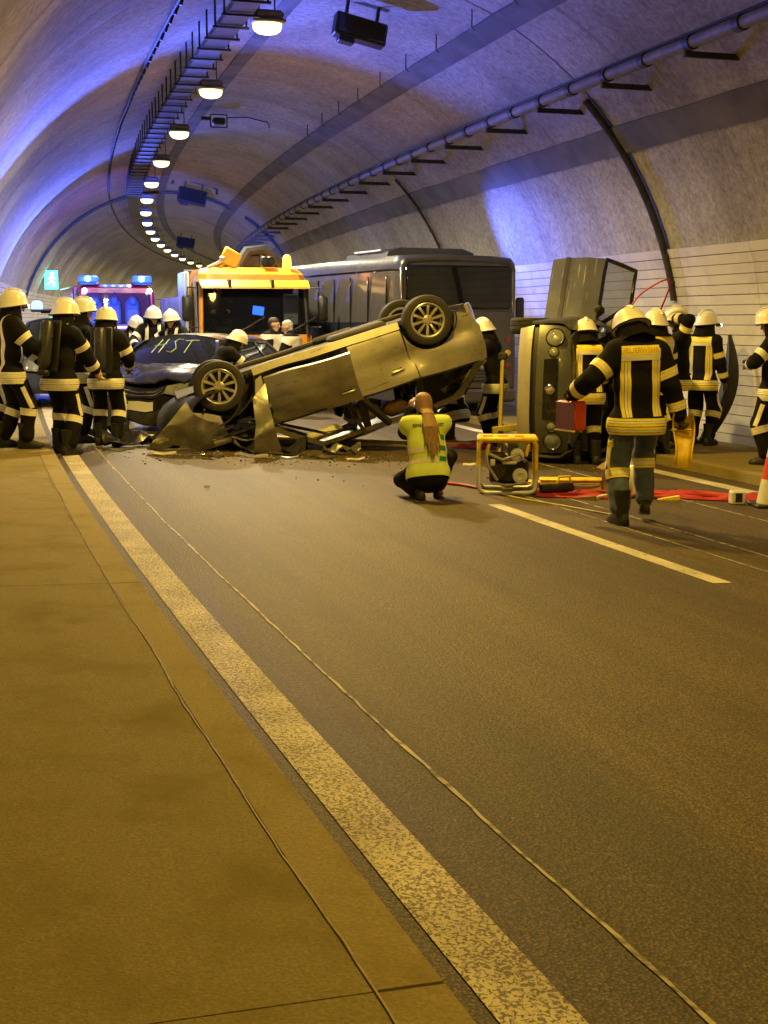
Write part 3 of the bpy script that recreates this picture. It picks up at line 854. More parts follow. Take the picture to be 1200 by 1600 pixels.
            s.part('door_pillar', bp, s.side(sg, .002), M['gloss_black'], (0, -sg * .05, 0), .12)
            cp = [(-1.06, s.zbelt(-1.06)), (-.98, s.zrail(-1) - .05), (-1.08, s.zrail(-1.1) - .05), (-1.16, s.zbelt(-1.16))]
            if s.doors5: s.part('rear_pillar', cp, s.side(sg, .002), M['gloss_black'], (0, -sg * .05, 0), .12)
            x0 = bp[0][0]; x1 = bp[3][0]
            w1 = [(.97, s.zbelt(1.0) - .01), (.355, s.zrail(.36) - .055), (bp[1][0] + .01, s.zrail(0) - .055), (x0 + .01, s.zbelt(0) - .01)]
            w2 = [(x1 - .01, s.zbelt(x1) - .01), (bp[2][0] - .01, s.zrail(bp[2][0]) - .055), (-.96, s.zrail(-.96) - .055), (-1.04, s.zbelt(-1.04) - .01)]
            w3 = [(-1.17, s.zbelt(-1.17) - .01), (-1.09, s.zrail(-1.09) - .055), (-1.53, s.zrail(-1.55) - .06), (-1.64, s.zrail(-1.66) - .125), (-1.90, s.zbelt(-1.9) - .01)]
            for nm, wpoly in (('front', w1), ('rear', w2), ('quarter', w3)):
                if (nm + '_window', sg) in skip: continue
                s.part('side_window', wpoly, s.side(sg, -.012), M['glass'], (0, -sg * .006, 0), .12)
            # belt trim
            s.part('belt_trim', [(1.0, s.zbelt(1) - .02), (1.0, s.zbelt(1) + .004), (-1.95, s.zbelt(-1.95) + .004), (-1.95, s.zbelt(-1.95) - .02)], s.side(sg, .006), M['black'], (0, -sg * .02, 0), .15)
        # bonnet, screen, roof
        if 'bonnet' not in skip:
            bon = [(1.17 - .17 * (y / .72) ** 2, y) for y in (-.72, -.5, -.25, 0, .25, .5, .72)] + [(1.6, .73), (1.9, .70), (2.0, .64)] + [(2.05 - .10 * (y / .55) ** 2, y) for y in (.45, .2, 0, -.2, -.45)] + [(2.0, -.64), (1.9, -.70), (1.6, -.73)]
            s.part('bonnet', bon, s.top, pm, (0, 0, -.025), .10)
        if 'windscreen' not in skip:
            scr = [(u / 5, 0.02) for u in range(-5, 6)] + [(1, .5), (1, .985)] + [(u / 5, .985) for u in range(4, -6, -1)] + [(-1, .5)]
            s.part('windscreen', scr, lambda u, t: s.wshield(u, t), M['glass'], (0, 0, -.006), .16)
        rf = [(.36 - .10 * (u / 4) ** 2, u / 4) for u in range(-4, 5)] + [(x, 1) for x in (-.2, -.7, -1.2)] + [(-1.70 - .06 * (1 - (u / 4) ** 2), u / 4) for u in range(4, -5, -1)] + [(x, -1) for x in (-1.2, -.7, -.2)]
        s.part('roof', rf, s.roof, pm, (0, 0, -.03), .16)
        # rear
        W8 = s.w * .82
        zt = s.zt + .01
        s.part('tailgate', [(-W8 * .86, .60), (W8 * .86, .60), (W8 * .80, 1.02), (-W8 * .80, 1.02)], s.rear(), pm, (.03, 0, 0), .12)
        s.part('rear_window', [(-W8 * .84, 1.05), (W8 * .84, 1.05), (W8 * .70, zt - .03), (-W8 * .70, zt - .03)], s.rear(), M['glass'], (.008, 0, 0), .14)
        s.part('rear_bumper', [(-W8, .30), (W8, .30), (W8 * 1.03, .585), (-W8 * 1.03, .585)], s.rear(-.03), pm, (.05, 0, 0), .12)
        for sg in (1, -1):
            s.part('tail_lamp', [(sg * W8 * .70, .80), (sg * W8 * 1.04, .76), (sg * W8 * 1.05, 1.02), (sg * W8 * .82, 1.00)], s.rear(-.012), M['red_glass'], (.05, 0, 0), .1)
        s.front_end(skip)
        # underbody
        if 'underbody' not in skip:
            mb = MB()
            mb.box((-.1, 0, .27), (3.4, 1.24, .05), 0); mb.box((0, .68, .28), (1.7, .16, .06)); mb.box((0, -.68, .28), (1.7, .16, .06))
            mb.box((fa, 0, .30), (.5, .9, .12), bev=.04); mb.box((ra, 0, .32), (.18, 1.3, .10), bev=.03)
            mb.box((1.75, 0, .30), (.6, 1.3, .04))
            for sg in (1, -1):
                mb.tube([(fa, sg * .2, .3), (fa, sg * .66, .32)], .035); mb.tube([(ra, sg * .45, .32), (ra + .45, sg * .5, .27)], .045)
                mb.tube([(ra, sg * .55, .33), (ra - .03, sg * .55, .62)], .03)
            mb.tube([(1.2, .1, .22), (.6, .1, .2), (-.6, .14, .2), (-1.2, .25, .22), (-1.7, .45, .24)], .035)
            mb.box((-.3, .13, .2), (.6, .2, .11), bev=.05); mb.box((-1.75, .35, .25), (.36, .6, .15), bev=.06)
            mb.box((-.55, -.3, .22), (.8, .5, .10), bev=.04)
            mb.v = [Vector(s.T(v)) for v in mb.v]
            mb.build('underbody', M['under'], s.root, smooth=40)
        if interior:
            for sx, ys in ((.30, (.37, -.37)), (-.75, (.37, -.37))):
                for y in ys:
                    mb = MB(); mb.box((sx, y, .50), (.50, .50, .16), bev=.06)
                    mb.box((sx - .30, y, .84), (.14, .48, .60), rot=Matrix.Rotation(-.22, 4, 'Y'), bev=.06); mb.box((sx - .40, y, 1.22), (.09, .26, .18), bev=.04)
                    mb.v = [Vector(s.T(v)) for v in mb.v]
                    mb.build('seat', M['seat'], s.root, smooth=50)
            mb = MB(); mb.box((.95, 0, .84), (.42, 1.40, .24), bev=.08); mb.v = [Vector(s.T(v)) for v in mb.v]; mb.build('dashboard', M['black'], s.root, smooth=50)
            mb = MB(); c = Vector((.62, .37, .92)); X = Matrix.Translation(c) @ Matrix.Rotation(-1.1, 4, 'Y')
            mb.tube([X @ Vector((.18 * math.cos(2 * PI * i / 20), .18 * math.sin(2 * PI * i / 20), 0)) for i in range(21)], .014, 6)
            mb.tube([X @ Vector((-.18, 0, 0)), X @ Vector((.18, 0, 0))], .018, 6); mb.v = [Vector(s.T(v)) for v in mb.v]; mb.build('steering_wheel', M['black'], s.root, smooth=60)
        return s
    def door(s, sg, name, poly, xs):
        o = s.part(name, poly, s.side(sg), s.pm, (0, -sg * .05, 0)); s.doors[(name, sg)] = o
        xh = xs[1] + .12; z = .86
        mb = MB(); y = s.ws(xh, z)
        mb.box((xh + .03, sg * (y + .018), z), (.19, .03, .032), bev=.012); mb.box((xh + .03, sg * (y + .0), z - .005), (.13, .02, .06), mi=1, bev=.008)
        mb.v = [Vector(s.T(v)) for v in mb.v]
        h = mb.build('door_handle', [s.pm, M['black']], o, smooth=40)
        return o
    def front_end(s, skip):
        W8 = s.w * .82; pm = s.pm
        if s.face == 'band':
            if 'front_bumper' not in skip:
                s.part('front_bumper', [(-W8 * 1.0, .26), (W8 * 1.0, .26), (W8 * 1.04, .42), (W8 * 1.03, .60), (W8 * .55, .585), (-W8 * .55, .585), (-W8 * 1.03, .60), (-W8 * 1.04, .42)], s.front(.02), pm, (-.05, 0, 0), .09)
                s.part('lower_intake', [(-W8 * .72, .30), (W8 * .72, .30), (W8 * .62, .43), (-W8 * .62, .43)], s.front(.028), M['black'], (-.02, 0, 0), .1)
                s.part('number_plate', [(-.26, .45), (.26, .45), (.26, .56), (-.26, .56)], s.front(.035), M['plate'], (-.01, 0, 0), .1)
            if 'grille' not in skip:
                g = s.part('grille', [(-W8 * .55, .60), (W8 * .55, .60), (W8 * .60, .76), (-W8 * .60, .76)], s.front(0.0), M['gloss_black'], (-.03, 0, 0), .1)
                for z in (.645, .70): s.part('grille_bar', [(-W8 * .54, z), (W8 * .54, z), (W8 * .54, z + .016), (-W8 * .54, z + .016)], s.front(.012), M['chrome'], (-.012, 0, 0), .1, parent=g)
            for sg in (1, -1):
                if ('headlamp', sg) in skip: continue
                hl = s.part('headlamp', [(sg * W8 * .58, .615), (sg * W8 * .99, .64), (sg * W8 * 1.02, .82), (sg * W8 * .80, .815), (sg * W8 * .60, .745)], s.front(.012), M['lamp_glass'], (-.02, 0, 0), .08)
                s.part('headlamp_bowl', [(sg * W8 * .60, .62), (sg * W8 * .98, .645), (sg * W8 * 1.0, .80), (sg * W8 * .62, .75)], s.front(-.05), M['chrome'], (-.02, 0, 0), .08, parent=hl)
                for q in (.70, .88):
                    y = sg * W8 * q; x = s.xfront(y, .70)
                    mb = MB(); mb.lathe([(.001, 0), (.05, .0), (.055, .035), (.045, .03), (.001, .005)], 14, 0, Matrix.Translation(s.T((x - .055, y, .70))) @ Matrix.Rotation(PI / 2, 4, 'Y')); mb.build('headlamp_reflector', M['chrome'], hl, smooth=40)
        else:                                   # small city car: round lamps in a smooth nose with a black band
            nose = [(-W8 * 1.06, .455), (W8 * 1.06, .455), (W8 * 1.06, .82), (W8 * .7, .845), (0, .86), (-W8 * .7, .845), (-W8 * 1.06, .82)]
            s.part('front_panel', nose, s.front(0), pm, (-.05, 0, 0), .08)
            s.part('front_bumper', [(-W8 * 1.0, .22), (W8 * 1.0, .22), (W8 * 1.05, .385), (-W8 * 1.05, .385)], s.front(.02), M['silver'], (-.06, 0, 0), .09)
            s.part('bumper_gap', [(-W8 * 1.02, .37), (W8 * 1.02, .37), (W8 * 1.02, .47), (-W8 * 1.02, .47)], s.front(-.035), M['black'], (-.02, 0, 0), .1)
            gr = s.part('grille', [(-W8 * .50, .545), (W8 * .50, .545), (W8 * .52, .70), (W8 * .44, .715), (-W8 * .44, .715), (-W8 * .52, .70)], s.front(.012), M['gloss_black'], (-.03, 0, 0), .08)
            x = s.xfront(0, .63)
            mb = MB(); mb.lathe([(.001, 0), (.062, 0), (.062, .012), (.05, .02), (.048, .014), (.001, .014)], 20, 0, Matrix.Translation(s.T((x + .014, 0.0, .63))) @ Matrix.Rotation(PI / 2, 4, 'Y')); mb.build('badge', M['chrome'], gr, smooth=40)
            mb = MB(); mb.box((0, 0, 0), (.012, .035, .07), bev=.004); mb.build('badge_mark', M['silver'], gr, M=Matrix.Translation(s.T((x + .032, 0, .63))) @ Matrix.Rotation(.5, 4, 'X'))
            for sg in (1, -1):
                for yy, zz, r in ((.855, .66, .108), (.62, .655, .062)):
                    y = sg * W8 * yy; x = s.xfront(y, zz)
                    tilt = sg * math.atan((s.xfront(y - sg * .02, zz) - s.xfront(y + sg * .02, zz)) / .04)
                    X = Matrix.Translation(s.T((x + .004, y, zz))) @ Matrix.Rotation(tilt * .7, 4, 'Z') @ Matrix.Rotation(PI / 2, 4, 'Y')
                    mb = MB(); mb.lathe([(r * 1.08, -.03), (r * 1.10, .012), (r * .98, .022), (r * .93, .010)], 28, 0, X)
                    hl = mb.build('headlamp', M['black'], s.root, smooth=40)
                    mb = MB(); mb.lathe([(r * .96, .012), (r * .8, .030), (r * .45, .042), (.001, .046)], 24, 0, X); mb.build('headlamp_lens', M['lamp_glass'], hl, smooth=60)
                    mb = MB(); mb.lathe([(r * .95, .004), (r * .7, -.03), (r * .3, -.055), (.001, -.058)], 20, 0, X); mb.build('headlamp_reflector', M['reflector'], hl, smooth=60)
                    mb = MB(); mb.lathe([(.001, -.03), (r * .25, -.03), (r * .25, -.0), (.001, .004)], 12, 0, X); mb.build('bulb', M['reflector'], hl, smooth=40)
    def wheels(s, small=False, steer=0.0, yoff=0.0):
        x = s.wb / 2; z = .285 if small else .335
        for sx in (1, -1):
            for sg in (1, -1):
                wheel(s.root, (sx * x, sg * (s.w - .115 + yoff), z), sg, steer if sx > 0 else 0, 0, small)
    def mirrors(s, sides=(1, -1)):
        for sg in sides:
            mb = MB(); x, z = .88, 1.06; y = s.ws(x, z)
            mb.box((x, sg * (y + .13), z + .03), (.11, .19, .14), bev=.05); mb.tube([(x, sg * (y - .02), z), (x, sg * (y + .08), z)], .03)
            mb.v = [Vector(s.T(v)) for v in mb.v]; o = mb.build('door_mirror', s.pm, s.root, smooth=50)
            mb = MB(); mb.box((x - .055, sg * (y + .13), z + .03), (.012, .15, .10), bev=.004); mb.v = [Vector(s.T(v)) for v in mb.v]; mb.build('mirror_glass', M['chrome'], o)

def pose(o, Mx): o.matrix_world = Mx
def swing(o, pivot, axis, ang_, shift=(0, 0, 0)):
    p = Vector(pivot); Mx = Matrix.Translation(p) @ Matrix.Rotation(ang_, 4, axis) @ Matrix.Translation(-p)
    o.matrix_local = Matrix.Translation(shift) @ Mx
def shard(pts, th, m, name, parent, bendk=0.0):
    """crumpled plate from a strip of 3D point pairs"""
    mb = MB(); rg = []
    for a, b in pts:
        a, b = Vector(a), Vector(b); n = Vector((0, 0, th)); mid = (a + b) / 2 + Vector((0, 0, bendk))
        rg.append([a, mid, b, b - n, mid - n, a - n])
    mb.rings(rg); return mb.build(name, m, parent, smooth=40)

# ---------------------------------------------------------------- overturned champagne car (hero)
def crumple(x, y, z):
    v = Vector((x, y, z))
    k = max(0.0, (x - .75) / 1.3)
    d = noise.noise_vector(v * 2.6 + Vector((3, 1, 7))) * (.10 * min(1, k) ** 1.5)
    d += noise.noise_vector(v * 1.8 + Vector((9, 4, 2))) * .026
    if x > 1.2 and z > .8: d.z -= .10 * min(1, (x - 1.2) / .6)
    e = math.exp(-(((x + 1.0) / .35) ** 2 + ((z - .75) / .16) ** 2)); d.y -= math.copysign(.075, y) * e          # dent ahead of the rear wheel
    e = math.exp(-(((x + 1.75) / .22) ** 2 + ((z - .62) / .10) ** 2)); d.y -= math.copysign(.075, y) * e
    return tuple(v + d)
M['fender_silver'] = paint('pale silver paint', (0.60, 0.59, 0.55), 0.25, 0.35)
over = Car('overturned_car', 'champagne hatchback lying upside down with its front door hanging open', M['gold'], L=4.35, wd=.91, h=1.60, wb=2.84, deform=crumple, split=-.24)
over.build(skip={('front_window', -1), ('rear_window', -1), ('front_window', 1), ('rear_window', 1), 'bonnet', 'front_bumper', 'grille', ('headlamp', 1), ('headlamp', -1), 'windscreen', ('fender', -1)})
x = over.wb / 2
over.root['category'] = 'car'
wheel(over.root, (x + .06, -(.91 - .06), .33), -1, 0.10, 0.06); wheel(over.root, (x, .80, .34), 1, .12); wheel(over.root, (-x, -.82, .335), -1, 0.02); wheel(over.root, (-x, .80, .335), 1)
d = over.doors[('front_door', -1)]; d['label'] = 'dented front door hanging open'
d.matrix_local = Matrix.Translation((0.0, -.05, .07)) @ Matrix.Translation((.95, -.90, .35)) @ Matrix.Rotation(R_(15), 4, 'Z') @ Matrix.Rotation(R_(-21), 4, 'X') @ Matrix.Translation((-.95, .90, -.35))
# bent door frame of the hanging door
mb = MB(); mb.tube([(.93, -.90, 1.02), (.42, -.80, 1.40), (.0, -.78, 1.47), (-.06, -.80, 1.30), (-.05, -.88, 1.02)], .02, 6); fr = mb.build('window_frame', M['gloss_black'], d, smooth=40)
# crumpled nose: torn fender, bumper skin, grille, bent bonnet, slam panel, engine block
O = over.root
shard([((1.60, -1.0, .70), (1.56, -.86, 1.04)), ((1.74, -1.03, .62), (1.80, -.88, 1.02)), ((1.92, -1.04, .55), (2.0, -.86, .98)), ((2.12, -1.0, .62), (2.2, -.80, .94)), ((2.30, -.96, .74), (2.36, -.80, .90))], .012, M['fender_silver'], 'torn_fender', O, .03)
shard([((.93, -.93, .36), (.96, -.91, 1.02)), ((1.02, -.945, .40), (1.04, -.91, .98)), ((1.07, -.95, .55), (1.16, -.90, .90))], .012, M['silver'], 'fender_stub', O)
o_ = bpy.data.objects['torn_fender']; o_['label'] = 'torn pale front fender below the wheel'
bm_ = MB(); rg = []
for i in range(21):
    t = i / 20; y = -1.02 + 1.8 * t; x0 = 2.38 - .42 * abs(2 * t - 1) ** 2.2 + .05 * noise.noise((t * 5, 1, 1))
    j = noise.noise((t * 6, 4, 0)) * .05; r_ = []
    for k in range(13):
        a_ = R_(-115 + 230 * k / 12); r_.append((x0 - .34 + .36 * math.cos(a_) + .02 * noise.noise((k * .9, t * 5, 2)), y - .04 * math.cos(a_), .62 + .27 * math.sin(a_) + j))
    rg.append(r_ + [(p[0] - .03 * math.cos(R_(-115 + 230 * q / 12)), p[1], p[2] - .025 * math.sin(R_(-115 + 230 * q / 12))) for q, p in reversed(list(enumerate(r_)))])
bm_.rings(rg); bm_.build('front_bumper', M['black'], O, smooth=50)
b9 = MB(); rg = []
for i in range(15):
    a_ = R_(15 + 160 * i / 14); rg.append([(1.45 + .42 * math.cos(a_) + .22, y, .42 + .40 * math.sin(a_)) for y in (-.99, -.70)] + [(1.45 + .40 * math.cos(a_) + .22, y, .42 + .38 * math.sin(a_)) for y in (-.70, -.99)])
b9.rings(rg); b9.build('arch_liner', M['black'], O, smooth=50)
shard([((2.50, -1.05, .84), (2.50, -1.0, .90)), ((2.25, -1.08, .92), (2.25, -1.04, 1.0)), ((1.95, -1.08, .98), (1.95, -1.04, 1.04)), ((1.55, -1.04, 1.0), (1.55, -1.0, 1.05))], .012, M['silver'], 'bumper_trim', O, .01)
mb = MB()
for i in range(3):
    z = .92 + .03 * i; mb.tube([(2.3 - .1 * i, -1.0, z), (2.1, -1.05, z - .02), (1.75 - .05 * i, -1.04, z + .03)], .012, 5)
mb.build('chrome_strip', M['chrome'], O, smooth=40)
bon = MB(); rg = []
for i in range(11):
    x0 = 1.0 + 1.25 * i / 10; r_ = []
    for j in range(9):
        y = -.78 + 1.5 * j / 8; fold = .09 * math.sin(i * .9 + j * .25) * math.sin(PI * i / 10)
        r_.append((x0, y, 1.10 + fold - .16 * (i / 10) ** 2 + .03 * noise.noise((x0 * 3, y * 3, 0))))
    rg.append(r_ + [(p[0], p[1], p[2] - .02) for p in reversed(r_)])
bon.rings(rg); b_ = bon.build('bonnet', M['gold'], O, smooth=30); b_['label'] = 'buckled bonnet folded under the nose'
mb = MB(); mb.box((1.5, 0, .58), (.62, .8, .42), bev=.05); mb.box((1.95, 0, .6), (.06, 1.3, .34)); mb.box((1.30, .45, .75), (.2, .26, .2), bev=.02); mb.box((1.75, -.55, .62), (.3, .28, .3), bev=.05)
for i in range(12):
    a = Vector((random.uniform(1.1, 2.1), random.uniform(-.9, .4), random.uniform(.4, 1.0))); b = a + Vector((random.uniform(-.4, .4), random.uniform(-.3, .1), random.uniform(-.3, .2)))
    mb.tube([a, (a + b) / 2 + Vector((0, 0, .08)), b], random.uniform(.01, .025), 6)
mb.build('engine_block', M['under'], O, smooth=40)
mb = MB()
for i in range(16):
    a = Vector((random.uniform(.95, 2.35), random.uniform(-1.0, -.55), random.uniform(.80, 1.12)))
    mb.box(a, (random.uniform(.12, .45), random.uniform(.05, .2), random.uniform(.015, .06)), rot=Matrix.Rotation(random.uniform(-1, 1), 4, random.choice('XYZ')))
mb.build('broken_trim', M['black'], O)
mb = MB(); mb.lathe([(.001, 0), (.10, 0), (.13, .04), (.12, .05), (.001, .02)], 18, 0, Matrix.Translation((2.18, -.86, .98)) @ Matrix.Rotation(-1.1, 4, 'X')); mb.build('headlamp', M['chrome'], O, smooth=40)
# collapsed windscreen and things fallen on the roof lining
gl = MB(); rg = []
for i in range(7):
    t = i / 6; rg.append([(1.12 - .85 * t, y, 1.06 + .42 * t + .05 * noise.noise((t * 4, y * 4, 3))) for y in (-.72, -.35, 0, .35, .72)])
gl.rings(rg, closed=False); gl.build('windscreen', M['clear'], O, smooth=60)
mb = MB(); mb.box((-.75, -.35, 1.36), (.34, .3, .2), bev=.07); mb.build('airbag', M['tan'], O, smooth=60)
mb = MB(); mb.box((-.30, -.25, 1.30), (.5, .35, .24), bev=.1); mb.box((.3, -.4, 1.38), (.5, .3, .12), bev=.05); mb.build('airbag', M['airbag'], O, smooth=60)
mb = MB(); mb.box((-.1, -.78, 1.2), (.05, .03, .7), rot=Matrix.Rotation(-.25, 4, 'Y')); mb.tube([(-.20, -.875, .36), (-.21, -.905, .75), (-.24, -.89, 1.05), (-.55, -.74, 1.5)], .05, 8); mb.tube([(-.16, -.86, .40), (-.05, -.88, .9), (-.1, -.8, 1.3)], .025, 6); mb.build('door_seal', M['black'], O)
# pose: upside down, nose to the left and low
Mo = Matrix.Translation((0, 0, 0)) @ Matrix.Rotation(R_(180 + 12), 4, 'Z') @ Matrix.Rotation(R_(17.2), 4, 'Y') @ Matrix.Rotation(R_(180 + 1.5), 4, 'X')
OVER_M = Mo
hub = Mo @ Vector((1.45, -.9, .33))
OVER_M = Matrix.Translation(Vector((-2.10, 16.9, 0.73)) - hub) @ Mo
pose(O, OVER_M)

# ---------------------------------------------------------------- grey city car on its side
def bash(x, y, z):
    v = Vector((x, y, z)); d = noise.noise_vector(v * 2.2 + Vector((1, 8, 3))) * .012; return tuple(v + d)
side = Car('city_car', 'grey city car lying on its side with round headlamps facing the camera', M['grey'], L=3.62, wd=.89, h=1.52, wb=2.36, deform=bash, face='round', doors5=False)
side.build(skip={('front_door', -1), ('front_window', -1)})
side.wheels(small=True); side.mirrors((1,))
S_ = side.root
# opened passenger door with its frame and glass
k = side.k
dp = empty('front_door', parent=S_); props(dp, 'door opened straight up, with its window')
xd = -.35
fd = [(.935, .35), (.955, .80), (1.02, side.zbelt(1.02) - .025), (.5, side.zbelt(.5) - .012), (xd, side.zbelt(xd) - .012), (xd, .35)]
side.part('door_skin', fd, side.side(-1), M['grey'], (0, .055, 0), parent=dp)
side.part('door_lining', [(.85, .40), (.88, .95), (xd + .06, .98), (xd + .06, .40)], side.side(-1, -.06), M['black'], (0, .03, 0), .12, parent=dp)
side.part('door_moulding', [(.94, .52), (.945, .575), (xd, .575), (xd, .52)], side.side(-1, .012), M['black'], (0, .02, 0), .12, parent=dp)
fo = [(1.02, side.zbelt(1) - .01), (.36, side.zrail(.36) - .03), (xd, side.zrail(xd) - .03), (xd, side.zbelt(xd) - .01)]
mb = MB(); pts = [side.side(-1, -.02)(*p) for p in resample(fo, .12)]; mb.tube(pts + pts[:1], .028, 6); mb.build('window_frame', M['gloss_black'], dp, smooth=40)
side.part('side_window', fo, side.side(-1, -.02), M['clear'], (0, .006, 0), .12, parent=dp)
mb = MB(); mb.box((xd * k + .10, -(.84 + .012), .90), (.10, .03, .045), bev=.01); mb.build('door_handle', M['gloss_black'], dp, smooth=40)
mb = MB(); mb.box((.80 * k, -.96, 1.06), (.11, .18, .13), bev=.05); mb.build('door_mirror', M['black'], dp, smooth=50)
# roll right side up: left flank on the road; nose to the camera, roof to the right
Ms = Matrix.Translation((2.74, 18.25, -.27 + .91)) @ Matrix.Rotation(R_(-90 - 17), 4, 'Z') @ Matrix.Rotation(R_(-2), 4, 'Y') @ Matrix.Rotation(R_(-90), 4, 'X') @ Matrix.Translation((0, 0, -.75))
pose(S_, Ms @ Matrix.Scale(1.05, 4))
swing(dp, (.93 * k, -.80, .7), 'Z', R_(52))

# ---------------------------------------------------------------- black estate standing behind
def crush(x, y, z):
    v = Vector((x, y, z)); k = max(0.0, (x - 1.0) / 1.0)
    d = noise.noise_vector(v * 3.1 + Vector((5, 2, 8))) * (.13 * min(1.2, k) ** 1.3) + noise.noise_vector(v * 1.7) * .01
    if y > 0 and k > 0: d.x -= .22 * k * min(1, y / .6)
    return tuple(v + d)
dark = Car('black_car', 'black hatchback with green spray marking on its windscreen behind the overturned car', M['darkcar'], L=4.0, wd=.90, h=1.50, wb=2.5, deform=crush)
dark.build(); dark.wheels(steer=.1); dark.mirrors()
D_ = dark.root
# sprayed letters on the windscreen, drawn as strokes that follow the glass
M['spray'] = mat('pale green spray paint', (0.33, 0.45, 0.24), 0.7, var=0.25, scale=30)
def stroke(pts):
    mb = MB(); mb.tube([Vector(dark.wshield(u, t, .012)) for u, t in pts], .0075, 6); mb.build('spray_mark', M['spray'], D_, smooth=60)
def L_(u0, v0, pts): return [(u0 + .24 * a, v0 + .44 * b) for a, b in pts]
for u0, gl_ in ((-.42, 'H'), (-.04, 'S'), (.28, 'T')):
    G = {'H': [[(0, 0), (.12, 1)], [(.75, 0), (.87, 1)], [(-.1, .45), (1.05, .6)]], 'S': [[(1, .95), (.45, 1), (.2, .78), (.5, .55), (.75, .3), (.45, .02), (-.05, .08)]], 'T': [[(.4, 0), (.55, .95)], [(-.1, .88), (1.25, 1)]]}[gl_]
    for g_ in G: stroke(L_(u0, .34, g_))
pose(D_, Matrix.Translation((-3.02, 20.5, gz(4.0))) @ Matrix.Rotation(R_(180 + 73), 4, 'Z'))

# ---------------------------------------------------------------- blue-lit command car at the far left
M['navy'] = paint('blue-tinted dark paint', (0.02, 0.03, 0.10), 0.2, 0.3)  # blue of the beacon light put into the paint
cmd = Car('command_car', 'dark emergency car with lit blue beacon between the firefighters on the left', M['navy'], L=4.6, wd=.9, h=1.5, wb=2.75)
cmd.build(interior=False); cmd.wheels()
mb = MB(); mb.box((-.4, 0, 1.62), (.22, 1.1, .05), bev=.02); mb.box((-.4, 0, 1.585), (.1, .7, .03)); lbar = mb.build('light_bar', M['black'], cmd.root, smooth=40)
for y in (-.42, .42):
    mb = MB(); mb.lathe([(.10, 0), (.11, .02), (.10, .11), (.07, .14), (.001, .15)], 16, 0, Matrix.Translation((-.4, y, 1.645))); mb.build('beacon_lens', M['blue_on'], lbar, smooth=50)
pose(cmd.root, Matrix.Translation((-6.50, 26.3, gz(2) + 0)) @ Matrix.Rotation(heading(26) - PI / 2, 4, 'Z') @ Matrix.Diagonal((1, 1, 1.13, 1)))
# ================================================================== PEOPLE
# clothing and bodies are grown as smooth unions of tapered capsules on a skeleton and meshed with surface nets
def sd_caps(P, a, b, ra, rb, flat=None):
    a = np.array(a, float); b = np.array(b, float); ab = b - a
    if flat is not None:                         # flatten across one axis: measure that axis stretched
        n, k = flat; n = np.array(n, float); n /= np.linalg.norm(n)
        q = P - a; q = q + np.outer((q @ n) * (k - 1), n); d2 = ab + n * (ab @ n) * (k - 1)
        t = np.clip((q @ d2) / max(1e-9, d2 @ d2), 0, 1)
        return (np.linalg.norm(q - t[:, None] * d2, axis=1) - (ra + (rb - ra) * t)) / (0.5 + 0.5 * k)
    q = P - a
    t = np.clip((q @ ab) / max(1e-9, ab @ ab), 0, 1)
    return np.linalg.norm(q - t[:, None] * ab, axis=1) - (ra + (rb - ra) * t)
def smin(a, b, k):
    h = np.clip(0.5 + 0.5 * (b - a) / k, 0, 1)
    return b + (a - b) * h - k * h * (1 - h)
